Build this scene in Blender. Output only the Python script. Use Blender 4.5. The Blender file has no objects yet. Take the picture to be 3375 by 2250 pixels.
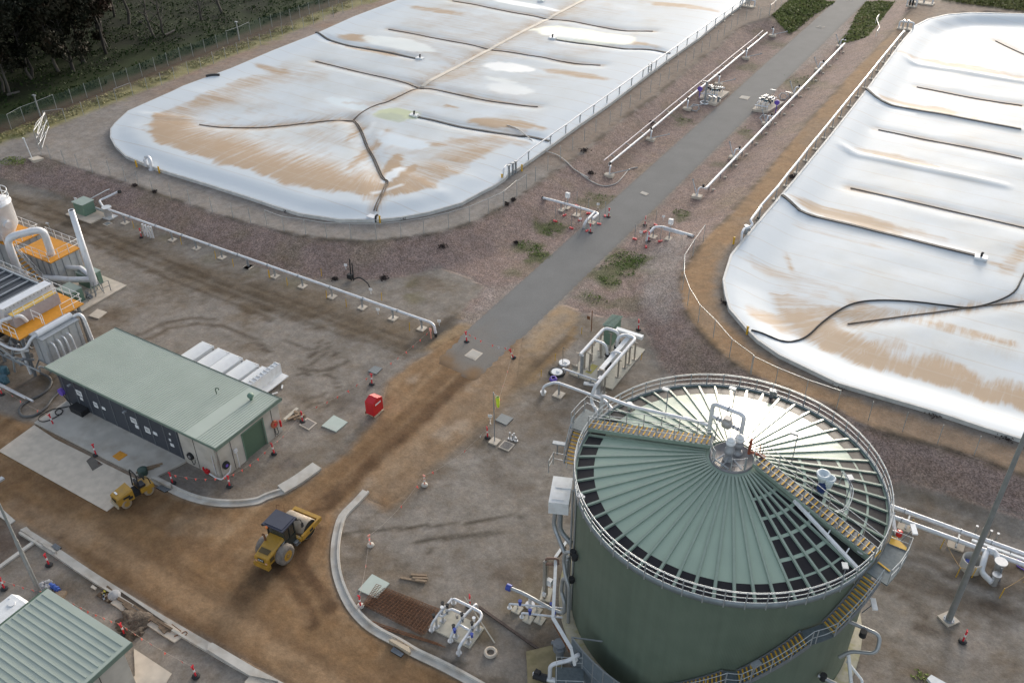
import bpy, bmesh, math, random
import numpy as np
from mathutils import Vector, Matrix
from mathutils.geometry import delaunay_2d_cdt
rnd = random.Random(7)
rng = np.random.default_rng(11)
SC = bpy.context.scene
COL = SC.collection
PI = math.pi

# ---------------------------------------------------------------- camera
CAM_F, CAM_H = 3059.9, 50.0
def _rx(a):
    c, s = math.cos(a), math.sin(a); return np.array([[1, 0, 0], [0, c, -s], [0, s, c]])
def _rz(a):
    c, s = math.cos(a), math.sin(a); return np.array([[c, -s, 0], [s, c, 0], [0, 0, 1]])
CAM_R = _rz(0.5496267) @ _rx(PI / 2 - 0.620713) @ _rz(-0.0098283)
cam_d = bpy.data.cameras.new('camera')
cam = bpy.data.objects.new('camera', cam_d); COL.objects.link(cam)
cam_d.sensor_width = 36.0; cam_d.lens = 36.0 * CAM_F / 3375.0
cam_d.clip_start = 1.0; cam_d.clip_end = 2000.0
M4 = Matrix.Identity(4)
for i in range(3):
    for j in range(3): M4[i][j] = CAM_R[i, j]
M4.translation = (0, 0, CAM_H)
cam.matrix_world = M4
SC.camera = cam

# ---------------------------------------------------------------- light: low sun behind thin cloud, ahead and right
SUN_AZ, SUN_EL = math.radians(98.0), math.radians(13.0)
world = bpy.data.worlds.new('World'); SC.world = world; world.use_nodes = True
wn = world.node_tree; wn.nodes.clear()
sky = wn.nodes.new('ShaderNodeTexSky'); sky.sky_type = 'NISHITA'; sky.sun_disc = False
sky.sun_elevation = SUN_EL; sky.sun_rotation = PI / 2 - SUN_AZ
sky.air_density = 1.0; sky.dust_density = 2.5; sky.ozone_density = 1.0
bg = wn.nodes.new('ShaderNodeBackground'); bg.inputs['Strength'].default_value = 0.15
wo = wn.nodes.new('ShaderNodeOutputWorld')
hs = wn.nodes.new('ShaderNodeHueSaturation'); hs.inputs['Saturation'].default_value = 0.52   # thin cloud greys the sky
wn.links.new(sky.outputs[0], hs.inputs['Color']); wn.links.new(hs.outputs[0], bg.inputs[0]); wn.links.new(bg.outputs[0], wo.inputs[0])
sun_d = bpy.data.lights.new('sun', 'SUN'); sun_d.energy = 0.8; sun_d.angle = math.radians(13)
sun_d.color = (1.0, 0.93, 0.84)
sun = bpy.data.objects.new('sun', sun_d); COL.objects.link(sun)
sdir = Vector((math.cos(SUN_EL) * math.cos(SUN_AZ), math.cos(SUN_EL) * math.sin(SUN_AZ), math.sin(SUN_EL)))
sun.rotation_euler = sdir.to_track_quat('Z', 'Y').to_euler()
SC.view_settings.view_transform = 'Standard'; SC.view_settings.look = 'None'
SC.view_settings.exposure = 1.1; SC.view_settings.gamma = 1.0

# ---------------------------------------------------------------- survey: turns readings of the plan photo into site coordinates
_O = {'z1': (0, 0), 'z2': (825, 0), 'z3': (1650, 0), 'z4': (2475, 0), 'z5': (0, 550), 'z6': (825, 550), 'z7': (1650, 550),
      'z8': (2475, 550), 'y1': (0, 1100), 'y2': (825, 1100), 'y3': (1650, 1100), 'y4': (2475, 1100), 'w1': (0, 1650),
      'w2': (825, 1650), 'w3': (1650, 1650), 'w4': (2475, 1650)}
_K = 900 / 2352
_E = {'a1': (0, 640, 440 / 1045), 'a2': (580, 1110, 400 / 2352), 'a3': (1780, 1020, 380 / 1655), 'a4': (1400, 1930, 240 / 1394),
      'a5': (2250, 200, 400 / 2352), 'a6': (0, 1930, 500 / 2352), 'a7': (1640, 1700, 300 / 855), 'a8': (2240, 1300, 360 / 1764), 't': (1780, 1200, 1120 / 2066)}
def W(px, py, z=0.0):
    d = CAM_R @ np.array([(px - 1687.5) / CAM_F, -(py - 1125.0) / CAM_F, -1.0])
    t = (z - CAM_H) / d[2]
    return Vector((d[0] * t, d[1] * t, z))
def N(r, x, y):
    if r in _E: o = _E[r]; return o[0] + x * o[2], o[1] + y * o[2]
    return _O[r][0] + x * _K, _O[r][1] + y * _K
def G(r, x, y, z=0.0): return W(*N(r, x, y), z)
def GS(r, pts, z=0.0): return [G(r, x, y, z) for x, y in pts]
def wy(r, x, y, y0):
    """point seen at that reading on the vertical plane y = y0"""
    px, py = N(r, x, y)
    d = CAM_R @ np.array([(px - 1687.5) / CAM_F, -(py - 1125.0) / CAM_F, -1.0]); t = y0 / d[1]
    return Vector((d[0] * t, y0, CAM_H + d[2] * t))

# ---------------------------------------------------------------- materials
MATS = {}
def mat(name, col, rough=0.6, metal=0.0, var=0.12, scale=3.0, bump=0.0, bscale=40.0, dirt=None, dirt_amt=0.0, spec=0.5, stretch=None, coat=0.0):
    if name in MATS: return MATS[name]
    m = bpy.data.materials.new(name); m.use_nodes = True; MATS[name] = m
    nt = m.node_tree; n = nt.nodes; b = n['Principled BSDF']; L = nt.links.new
    b.inputs['Roughness'].default_value = rough; b.inputs['Metallic'].default_value = metal
    b.inputs['Specular IOR Level'].default_value = spec
    if coat: b.inputs['Coat Weight'].default_value = coat
    tc = n.new('ShaderNodeTexCoord'); src = tc.outputs['Object']
    if stretch:
        mp = n.new('ShaderNodeMapping'); mp.inputs['Scale'].default_value = stretch; L(src, mp.inputs[0]); src = mp.outputs[0]
    nz = n.new('ShaderNodeTexNoise'); nz.inputs['Scale'].default_value = scale; nz.inputs['Detail'].default_value = 5
    L(src, nz.inputs['Vector'])
    mr = n.new('ShaderNodeMapRange'); mr.inputs['From Min'].default_value = 0.25; mr.inputs['From Max'].default_value = 0.75
    mr.inputs['To Min'].default_value = 1 - var; mr.inputs['To Max'].default_value = 1 + var
    L(nz.outputs['Fac'], mr.inputs['Value'])
    mul = n.new('ShaderNodeVectorMath'); mul.operation = 'SCALE'; mul.inputs[0].default_value = col[:3]
    L(mr.outputs[0], mul.inputs['Scale']); out = mul.outputs[0]
    if dirt:
        n2 = n.new('ShaderNodeTexNoise'); n2.inputs['Scale'].default_value = scale * 0.6; n2.inputs['Detail'].default_value = 7
        L(src, n2.inputs['Vector'])
        m2 = n.new('ShaderNodeMapRange'); m2.inputs['From Min'].default_value = 0.48; m2.inputs['From Max'].default_value = 0.72
        m2.inputs['To Max'].default_value = dirt_amt; L(n2.outputs['Fac'], m2.inputs['Value'])
        mx = n.new('ShaderNodeMix'); mx.data_type = 'RGBA'; mx.inputs['B'].default_value = (*dirt[:3], 1)
        L(m2.outputs[0], mx.inputs['Factor']); L(out, mx.inputs['A']); out = mx.outputs['Result']
    L(out, b.inputs['Base Color'])
    if bump:
        n3 = n.new('ShaderNodeTexNoise'); n3.inputs['Scale'].default_value = bscale; n3.inputs['Detail'].default_value = 3
        L(src, n3.inputs['Vector'])
        bp = n.new('ShaderNodeBump'); bp.inputs['Strength'].default_value = bump; bp.inputs['Distance'].default_value = 0.05
        L(n3.outputs['Fac'], bp.inputs['Height']); L(bp.outputs[0], b.inputs['Normal'])
    return m

def ground_mat():
    m = bpy.data.materials.new('earth'); m.use_nodes = True; nt = m.node_tree; n = nt.nodes; b = n['Principled BSDF']; L = nt.links.new
    b.inputs['Roughness'].default_value = 0.9; b.inputs['Specular IOR Level'].default_value = 0.2
    at = n.new('ShaderNodeAttribute'); at.attribute_name = 'tint'
    st = n.new('ShaderNodeAttribute'); st.attribute_name = 'stone'
    tc = n.new('ShaderNodeTexCoord')
    def noise(sc, det, rough=0.6):
        z = n.new('ShaderNodeTexNoise'); z.inputs['Scale'].default_value = sc; z.inputs['Detail'].default_value = det
        z.inputs['Roughness'].default_value = rough; L(tc.outputs['Object'], z.inputs['Vector']); return z.outputs['Fac']
    def rng_(x, a, c, lo, hi):
        r = n.new('ShaderNodeMapRange'); r.inputs['From Min'].default_value = a; r.inputs['From Max'].default_value = c
        r.inputs['To Min'].default_value = lo; r.inputs['To Max'].default_value = hi; L(x, r.inputs['Value']); return r.outputs[0]
    def mth(op, a, c):
        q = n.new('ShaderNodeMath'); q.operation = op
        for i, v in enumerate((a, c)):
            if isinstance(v, (int, float)): q.inputs[i].default_value = v
            else: L(v, q.inputs[i])
        return q.outputs[0]
    big = rng_(noise(0.35, 8, 0.65), 0.3, 0.7, 0.86, 1.14)
    fine = mth('MULTIPLY', rng_(noise(5.0, 7, 0.8), 0.3, 0.7, 0.80, 1.26), rng_(noise(1.3, 6, 0.7), 0.3, 0.7, 0.78, 1.22))
    vo = n.new('ShaderNodeTexVoronoi'); vo.inputs['Scale'].default_value = 10.0; L(tc.outputs['Object'], vo.inputs['Vector'])
    sep = n.new('ShaderNodeSeparateColor'); L(vo.outputs['Color'], sep.inputs[0])
    peb = rng_(sep.outputs[0], 0, 1, 0.62, 1.42)
    mixp = n.new('ShaderNodeMix'); mixp.data_type = 'FLOAT'; L(st.outputs['Fac'], mixp.inputs['Factor'])
    mixp.inputs['A'].default_value = 1.0; L(peb, mixp.inputs['B'])
    k = mth('MULTIPLY', mth('MULTIPLY', big, fine), mixp.outputs['Result'])
    mul = n.new('ShaderNodeVectorMath'); mul.operation = 'SCALE'; L(at.outputs['Color'], mul.inputs[0]); L(k, mul.inputs['Scale'])
    br = n.new('ShaderNodeMix'); br.data_type = 'RGBA'; br.blend_type = 'MULTIPLY'; L(mul.outputs[0], br.inputs['A']); br.inputs['B'].default_value = (0.96, 0.85, 0.73, 1)
    L(rng_(noise(0.8, 7, 0.7), 0.44, 0.68, 0.0, 0.5), br.inputs['Factor'])
    L(br.outputs['Result'], b.inputs['Base Color'])
    bp = n.new('ShaderNodeBump'); bp.inputs['Strength'].default_value = 0.5; bp.inputs['Distance'].default_value = 0.06
    hh = mth('ADD', noise(4.0, 6, 0.7), mth('MULTIPLY', vo.outputs['Distance'], st.outputs['Fac']))
    L(hh, bp.inputs['Height']); L(bp.outputs[0], b.inputs['Normal'])
    return m
M_EARTH = ground_mat()
def asphalt_mat():
    m = bpy.data.materials.new('asphalt'); m.use_nodes = True; n = m.node_tree.nodes; L = m.node_tree.links.new; b = n['Principled BSDF']; b.inputs['Roughness'].default_value = .85; b.inputs['Specular IOR Level'].default_value = .25
    at = n.new('ShaderNodeAttribute'); at.attribute_name = 'tint'; tc = n.new('ShaderNodeTexCoord'); k = None
    for sc, lo, hi in ((14, .86, 1.14), (.5, .95, 1.05)):
        z = n.new('ShaderNodeTexNoise'); z.inputs['Scale'].default_value = sc; z.inputs['Detail'].default_value = 5; L(tc.outputs['Object'], z.inputs['Vector'])
        r = n.new('ShaderNodeMapRange'); r.inputs['From Min'].default_value = .3; r.inputs['From Max'].default_value = .7; r.inputs['To Min'].default_value = lo; r.inputs['To Max'].default_value = hi; L(z.outputs['Fac'], r.inputs['Value'])
        v = n.new('ShaderNodeVectorMath'); v.operation = 'SCALE'; L(k or at.outputs['Color'], v.inputs[0]); L(r.outputs[0], v.inputs['Scale']); k = v.outputs[0]
    L(k, b.inputs['Base Color']); return m
M_ASPH = asphalt_mat()

C_WHITE = mat('white_paint', (0.74, 0.75, 0.76), 0.45, var=0.06, dirt=(0.45, 0.42, 0.38), dirt_amt=0.35)
C_GALV = mat('galvanised_steel', (0.36, 0.38, 0.40), 0.45, metal=0.55, var=0.15, scale=6)
C_DGALV = mat('dull_steel', (0.20, 0.215, 0.235), 0.5, metal=0.3, var=0.18, scale=5)
C_STAIN = mat('stainless_steel', (0.58, 0.58, 0.58), 0.32, metal=0.7, var=0.12, scale=4)
C_CONC = mat('concrete', (0.46, 0.43, 0.385), 0.85, var=0.16, scale=0.9, bump=0.15, dirt=(0.27, 0.22, 0.17), dirt_amt=0.6)
C_CONCL = mat('pale_concrete', (0.54, 0.47, 0.39), 0.85, var=0.12, scale=1.6, bump=0.1, dirt=(0.38, 0.33, 0.27), dirt_amt=0.5)
C_KERB = mat('kerb_concrete', (0.47, 0.445, 0.405), 0.85, var=0.14, scale=1.3, bump=0.15, dirt=(0.30, 0.24, 0.18), dirt_amt=0.65)
C_GREENROOF = mat('pale_green_steel', (0.27, 0.325, 0.285), 0.42, var=0.05, scale=0.7)
C_GREEN = mat('green_paint', (0.13, 0.215, 0.165), 0.5, var=0.1)
C_DGREEN = mat('dark_green_door', (0.06, 0.105, 0.068), 0.5, var=0.08)
C_BLACK = mat('black_rubber', (0.018, 0.018, 0.02), 0.75, var=0.3)
C_RED = mat('red_plastic', (0.62, 0.03, 0.045), 0.45, var=0.1)
C_REDP = mat('red_paint', (0.50, 0.012, 0.02), 0.35, var=0.06)
C_PINK = mat('orange_flag', (0.95, 0.16, 0.12), 0.6, var=0.1)
C_YEL = mat('yellow_paint', (0.62, 0.36, 0.02), 0.5, var=0.1)
C_MYEL = mat('machine_yellow', (0.40, 0.225, 0.03), 0.42, var=0.12, scale=2.5, dirt=(0.25, 0.17, 0.08), dirt_amt=0.5)
C_ORANGE = mat('orange_grating', (0.58, 0.245, 0.015), 0.6, var=0.12, scale=4)
C_BLUE = mat('blue_paint', (0.03, 0.06, 0.32), 0.45)
C_PURPLE = mat('purple_plastic', (0.14, 0.08, 0.42), 0.5)
C_WOOD = mat('weathered_timber', (0.25, 0.18, 0.12), 0.8, var=0.3, scale=4, stretch=(1, 6, 6))
C_RUST = mat('rusty_steel', (0.17, 0.075, 0.035), 0.85, var=0.4, scale=5)
C_DARK = mat('dark_void', (0.02, 0.019, 0.018), 0.9)
C_GLASS = mat('dark_glass', (0.02, 0.03, 0.03), 0.08, spec=0.8)
C_NAVY = mat('navy_roof', (0.035, 0.04, 0.065), 0.5)

# ---------------------------------------------------------------- mesh builder
class MB:
    def __init__(s): s.v = []; s.f = []; s.sm = []
    def add(s, vs, fs, smooth=False):
        o = len(s.v); s.v += [tuple(p) for p in vs]; s.f += [tuple(i + o for i in f) for f in fs]; s.sm += [smooth] * len(fs); return s
    def box(s, c, size, rz=0.0, m=None):
        x, y, z = size[0] / 2, size[1] / 2, size[2] / 2
        P = [Vector((a * x, b * y, d * z)) for d in (-1, 1) for b in (-1, 1) for a in (-1, 1)]
        R = m.to_3x3() if m is not None else Matrix.Rotation(rz, 3, 'Z')
        c = Vector(c); P = [R @ p + c for p in P]
        return s.add(P, [(0, 2, 3, 1), (4, 5, 7, 6), (0, 1, 5, 4), (2, 6, 7, 3), (0, 4, 6, 2), (1, 3, 7, 5)])
    def bar(s, a, b, w, h=None, up=(0, 0, 1)):
        a, b = Vector(a), Vector(b); h = w if h is None else h
        d = b - a; L = d.length
        if L < 1e-6: return s
        d.normalize(); u = Vector(up)
        if abs(d.dot(u)) > 0.99: u = Vector((0, 1, 0))
        r = d.cross(u).normalized(); u = r.cross(d)
        m = Matrix((r, d, u)).transposed()
        return s.box((a + b) / 2, (w, L, h), m=m)
    def tube(s, pts, r, n=8, caps=True, closed=False):
        P = [Vector(p) for p in pts]; k = len(P); rings = []
        rr = r if isinstance(r, (list, tuple)) else [r] * k
        ref = None
        for i, p in enumerate(P):
            if closed: t = (P[(i + 1) % k] - P[i - 1])
            else: t = (P[min(i + 1, k - 1)] - P[max(i - 1, 0)])
            t = t.normalized() if t.length > 1e-9 else Vector((0, 0, 1))
            if ref is None:
                ref = Vector((0, 0, 1)) if abs(t.z) < 0.9 else Vector((1, 0, 0))
            a = t.cross(ref)
            if a.length < 1e-4: a = t.cross(Vector((0.3, 1, 0.2)))
            a.normalize(); b = a.cross(t).normalized(); ref = b
            rings.append([p + (a * math.cos(2 * PI * j / n) + b * math.sin(2 * PI * j / n)) * rr[i] for j in range(n)])
        vs = [q for R_ in rings for q in R_]; fs = []
        for i in range(k if closed else k - 1):
            i2 = (i + 1) % k
            for j in range(n):
                j2 = (j + 1) % n; fs.append((i * n + j, i * n + j2, i2 * n + j2, i2 * n + j))
        s.add(vs, fs, True)
        if caps and not closed:
            s.add(rings[0], [tuple(range(n))]); s.add(rings[-1], [tuple(reversed(range(n)))])
        return s
    def cyl(s, c, r, h, n=16, r2=None, axis='z'):
        c = Vector(c); r2 = r if r2 is None else r2
        d = {'x': Vector((1, 0, 0)), 'y': Vector((0, 1, 0)), 'z': Vector((0, 0, 1))}[axis]
        return s.tube([c, c + d * h], [r, r2], n)
    def lathe(s, c, prof, n=32, a0=0.0, a1=2 * PI):
        c = Vector(c); full = abs(a1 - a0 - 2 * PI) < 1e-6; m = n if full else n + 1
        vs = []
        for i in range(m):
            a = a0 + (a1 - a0) * i / n
            for r, z in prof: vs.append(c + Vector((r * math.cos(a), r * math.sin(a), z)))
        k = len(prof); fs = []
        for i in range(n):
            i2 = (i + 1) % m
            for j in range(k - 1): fs.append((i * k + j, i2 * k + j, i2 * k + j + 1, i * k + j + 1))
        return s.add(vs, fs, True)
    def prism(s, poly, z0, z1):
        n = len(poly); p = [Vector((a[0], a[1], 0)) for a in poly]
        ar = sum(p[i].x * p[(i + 1) % n].y - p[(i + 1) % n].x * p[i].y for i in range(n))
        if ar < 0: p.reverse()
        vs = [(q.x, q.y, z0) for q in p] + [(q.x, q.y, z1) for q in p]
        return s.add(vs, [tuple(reversed(range(n))), tuple(range(n, 2 * n))] + [(i, (i + 1) % n, n + (i + 1) % n, n + i) for i in range(n)])
    def extr(s, poly3, vec):
        n = len(poly3); a = [Vector(p) for p in poly3]; vec = Vector(vec); b = [p + vec for p in a]
        return s.add(a + b, [tuple(range(n)), tuple(reversed(range(n, 2 * n)))] + [(i, n + i, n + (i + 1) % n, (i + 1) % n) for i in range(n)])
    def face(s, pts): return s.add(pts, [tuple(range(len(pts)))])
    def build(s, name, m, parent=None):
        me = bpy.data.meshes.new(name)
        o = Vector((0, 0, 0))
        q = parent
        while q is not None: o = o + q.location; q = q.parent
        vs = [(a[0] - o.x, a[1] - o.y, a[2] - o.z) for a in s.v]
        me.from_pydata(vs, [], s.f); me.materials.append(m)
        me.polygons.foreach_set('use_smooth', s.sm)
        me.update()
        bm = bmesh.new(); bm.from_mesh(me); bmesh.ops.recalc_face_normals(bm, faces=bm.faces); bm.to_mesh(me); bm.free()
        ob = bpy.data.objects.new(name, me); COL.objects.link(ob)
        if parent is not None: ob.parent = parent
        return ob

def tag(o, label=None, cat=None, group=None, kind=None):
    if label: o['label'] = label
    if cat: o['category'] = cat
    if group: o['group'] = group
    if kind: o['kind'] = kind
    return o
def thing(name, label, cat, loc=(0, 0, 0), group=None):
    o = bpy.data.objects.new(name, None); COL.objects.link(o); o.location = loc
    o.empty_display_size = 0.3
    return tag(o, label, cat, group)
def copy_thing(root, loc, rz=0.0, label=None, parent=None):
    c = root.copy(); COL.objects.link(c)
    if parent is None:
        c.location = loc; c.rotation_euler = (0, 0, rz)
        if label: c['label'] = label
    else: c.parent = parent
    for ch in list(root.children):
        d = ch.copy(); COL.objects.link(d); d.parent = c
        for g in list(ch.children):
            e = g.copy(); COL.objects.link(e); e.parent = d
    return c
def fillet(pts, r, n=5):
    P = [Vector(p) for p in pts]; out = [P[0]]
    for i in range(1, len(P) - 1):
        a, b, c = P[i - 1], P[i], P[i + 1]; d1 = (a - b); d2 = (c - b)
        t = min(r, d1.length * 0.48, d2.length * 0.48)
        p1 = b + d1.normalized() * t; p2 = b + d2.normalized() * t
        for k in range(n + 1):
            u = k / n; out.append(p1 * (1 - u) ** 2 + b * 2 * u * (1 - u) + p2 * u * u)
    out.append(P[-1]); return out
def smooth_path(pts, n=6):
    P = [Vector(p) for p in pts]; out = []
    for i in range(len(P) - 1):
        p0 = P[max(i - 1, 0)]; p1 = P[i]; p2 = P[i + 1]; p3 = P[min(i + 2, len(P) - 1)]
        for k in range(n):
            t = k / n
            out.append(0.5 * ((2 * p1) + (p2 - p0) * t + (2 * p0 - 5 * p1 + 4 * p2 - p3) * t * t + (3 * p1 - p0 - 3 * p2 + p3) * t ** 3))
    out.append(P[-1]); return out
def along(pts, step, start=0.0):
    """points and headings every step metres along a polyline"""
    P = [Vector(p) for p in pts]; out = []; d = start
    for a, b in zip(P[:-1], P[1:]):
        L = (b - a).length
        while d <= L: out.append((a + (b - a) * (d / L), math.atan2((b - a).y, (b - a).x))); d += step
        d -= L
    return out

# ---------------------------------------------------------------- numpy field helpers
def arr2(pts): return np.array([(p[0], p[1]) for p in pts], float)
def seg_dist(X, Y, P, closed=False):
    """distance to polyline, arc length and segment normal at the foot"""
    n = len(P); best = np.full(X.shape, 1e9); arc = np.zeros(X.shape); nx = np.zeros(X.shape); ny = np.zeros(X.shape); acc = 0.0
    for i in range(n if closed else n - 1):
        a = P[i]; b = P[(i + 1) % n]; d = b - a; L2 = d @ d; L = math.sqrt(L2)
        if L < 1e-9: continue
        t = np.clip(((X - a[0]) * d[0] + (Y - a[1]) * d[1]) / L2, 0, 1)
        q = np.hypot(X - a[0] - t * d[0], Y - a[1] - t * d[1]); m = q < best
        best[m] = q[m]; arc[m] = acc + t[m] * L; nx[m] = d[1] / L; ny[m] = -d[0] / L; acc += L
    return best, arc, nx, ny
def inside(X, Y, P):
    r = np.zeros(X.shape, bool); n = len(P)
    for i in range(n):
        a = P[i]; b = P[(i + 1) % n]
        if a[1] == b[1]: continue
        c = ((a[1] > Y) != (b[1] > Y)) & (X < (b[0] - a[0]) * (Y - a[1]) / (b[1] - a[1]) + a[0]); r ^= c
    return r
def sdist(X, Y, P):
    d = seg_dist(X, Y, P, True)[0]; return np.where(inside(X, Y, P), d, -d)
def sstep(x, a, b):
    t = np.clip((x - a) / (b - a), 0, 1); return t * t * (3 - 2 * t)
_perm = rng.random((256, 256))
def vnoise(X, Y):
    xi = np.floor(X).astype(int); yi = np.floor(Y).astype(int); fx = X - xi; fy = Y - yi
    fx = fx * fx * (3 - 2 * fx); fy = fy * fy * (3 - 2 * fy); g = lambda a, b: _perm[a & 255, b & 255]
    return (g(xi, yi) * (1 - fx) + g(xi + 1, yi) * fx) * (1 - fy) + (g(xi, yi + 1) * (1 - fx) + g(xi + 1, yi + 1) * fx) * fy
def fbm(X, Y, o=4):
    s = 0; a = 0.5; t = 0
    for i in range(o): s = s + a * vnoise(X * 2 ** i + 17 * i, Y * 2 ** i + 31 * i); t += a; a *= 0.55
    return s / t
def cdt_sheet(poly, step):
    """triangulated polygon with interior points; returns verts2d, tris"""
    P = arr2(poly); bd = []
    for i in range(len(P)):
        a, b = P[i], P[(i + 1) % len(P)]; k = max(1, int(np.hypot(*(b - a)) / step))
        for j in range(k): bd.append(a + (b - a) * j / k)
    bd = np.array(bd)
    x = np.arange(P[:, 0].min(), P[:, 0].max(), step); y = np.arange(P[:, 1].min(), P[:, 1].max(), step)
    X, Y = np.meshgrid(x, y); X = X + (np.arange(len(y)) % 2)[:, None] * step * 0.5
    X = X.ravel(); Y = Y.ravel()
    k = inside(X, Y, P); X, Y = X[k], Y[k]
    d = seg_dist(X, Y, P, True)[0]; k = d > step * 0.45; X, Y = X[k], Y[k]
    V = [Vector(p) for p in bd] + [Vector((a, b)) for a, b in zip(X, Y)]
    nb = len(bd)
    r = delaunay_2d_cdt(V, [], [list(range(nb))], 1, 1e-5)
    return np.array([(v.x, v.y) for v in r[0]]), [tuple(f) for f in r[2]]
def np_mesh(name, V, F, m, attrs=None, smooth=True, kind=None):
    me = bpy.data.meshes.new(name); me.from_pydata(V.tolist(), [], F); me.materials.append(m)
    for an, (ty, data) in (attrs or {}).items():
        a = me.attributes.new(an, ty, 'POINT')
        if ty == 'FLOAT_COLOR': a.data.foreach_set('color', np.ascontiguousarray(data, dtype=np.float32).ravel())
        else: a.data.foreach_set('value', np.ascontiguousarray(data, dtype=np.float32).ravel())
    me.polygons.foreach_set('use_smooth', [smooth] * len(me.polygons)); me.update()
    # faces upward
    if len(me.polygons) and sum(p.normal.z for p in list(me.polygons)[:200]) < 0: me.flip_normals()
    o = bpy.data.objects.new(name, me); COL.objects.link(o)
    if kind: o['kind'] = kind
    return o
# ================================================================ TERRAIN
PZ = 1.6           # level of the pond banks above the yard
BANK = 4.8
def far_pts(*p): return [Vector((a, b, 0)) for a, b in p]
crestA_line = (GS('z1', [(0, 1420), (200, 1372), (370, 1345), (700, 1460), (1000, 1545)], PZ)
    + GS('z5', [(1330, 215), (1850, 400)], PZ)
    + GS('z6', [(0, 485), (340, 572), (650, 622), (900, 637), (1100, 632), (1360, 602), (1650, 560), (1900, 480), (2060, 400), (2260, 290)], PZ)
    + GS('z7', [(220, 205), (400, 85)], PZ)
    + GS('z3', [(580, 1400), (700, 1315), (960, 1100), (1080, 1000), (1290, 860), (1480, 710), (1700, 520), (1870, 400), (2050, 235)], PZ)
    + GS('z4', [(20, 190), (160, 160), (330, 40)], PZ))
crestA = arr2([Vector((-420, crestA_line[0].y - 2, 0))] + crestA_line + far_pts((-50, 260), (-50, 460), (-420, 460)))
crestB_line = ([Vector((-26.5, 330, 0)), Vector((-26.5, 225, 0))] + GS('z4', [(1090, 395), (760, 740), (460, 1080), (60, 1560)], PZ)
    + GS('z7', [(2000, 375), (1930, 460), (1760, 600), (1640, 780), (1555, 900), (1540, 1060), (1570, 1200), (1640, 1330), (1750, 1460)], PZ)
    + GS('y3', [(1800, 80), (2000, 250), (2150, 340), (2352, 440)], PZ)
    + GS('y4', [(740, 640), (880, 740), (1080, 820), (1320, 890), (1620, 960), (1900, 1040), (2130, 1130), (2352, 1215)], PZ))
crestB = arr2(crestB_line + far_pts((40, 58), (160, 58), (160, 330)))
def zfun(X, Y):
    a = np.clip(1 + sdist(X, Y, crestA) / BANK, 0, 1); b = np.clip(1 + sdist(X, Y, crestB) / BANK, 0, 1)
    return PZ * np.maximum(a, b)
def zat(x, y): return float(zfun(np.array([x]), np.array([y]))[0])
def onground(p): return Vector((p[0], p[1], zat(p[0], p[1])))
def Gt(r, x, y, dz=0.0):
    """reading on the terrain surface (iterated)"""
    z = 0.0
    for _ in range(12):
        p = G(r, x, y, z); z = 0.5 * z + 0.5 * zat(p.x, p.y)
    p = G(r, x, y, z); return Vector((p.x, p.y, zat(p.x, p.y) + dz))

gravel_left = (GS('z5', [(0, 150), (200, 158), (420, 215), (640, 288), (1000, 425), (1500, 590), (2100, 790)]) + GS('z6', [(0, 830), (500, 970), (850, 968), (1000, 985), (1350, 942), (1550, 888), (1640, 882), (1850, 952), (2020, 1042), (1900, 1150), (1780, 1292), (1930, 1352)]))
roadL = [W(1600, 1029.5), W(2105, 580), W(2550, 184)]
roadR = [W(1845, 998), W(2297, 555), W(2617, 241)]
def ext(a, b, y):
    t = (y - a.y) / (b.y - a.y); return a + (b - a) * t
rl_far = ext(roadL[0], roadL[2], 300); rr_far = ext(roadR[0], roadR[2], 300)
gravelA_poly = [Vector((-140, gravel_left[0].y, 0))] + gravel_left + [roadL[1], roadL[2], Vector((rl_far.x, 215, 0))] + far_pts((-50.2, 215)) + list(reversed(crestA_line)) + [Vector((-140, crestA_line[0].y - 0.3, 0))]
gravel_right = (GS('z7', [(520, 1180), (700, 1262), (880, 1302), (1190, 1315), (1210, 1450)]) + GS('y3', [(1230, 0), (1350, 230), (1450, 345), (1500, 420)])
    + [Vector((-3.0, 55.5, 0))] + GS('y4', [(1260, 1290), (1700, 1410), (2080, 1550)]) + GS('w4', [(2110, 130), (2352, 215)]) + far_pts((26, 47)))
gravelB_poly = gravel_right + [Vector((26, 60, 0))] + [Vector((p.x, p.y, 0)) for p in reversed(crestB_line) if p.y < 250 and p.x < 26] + [Vector((rr_far.x, 225, 0)), roadR[2], roadR[1]]
PA, PB = arr2(gravelA_poly), arr2(gravelB_poly)

asphalt_poly = GS('y2', [(1560, 235), (1930, 440)]) + [W(1845, 998), roadR[1], roadR[2], rr_far, rl_far, roadL[2], roadL[1], W(1650, 985)]
PASPH = arr2(asphalt_poly)
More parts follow.
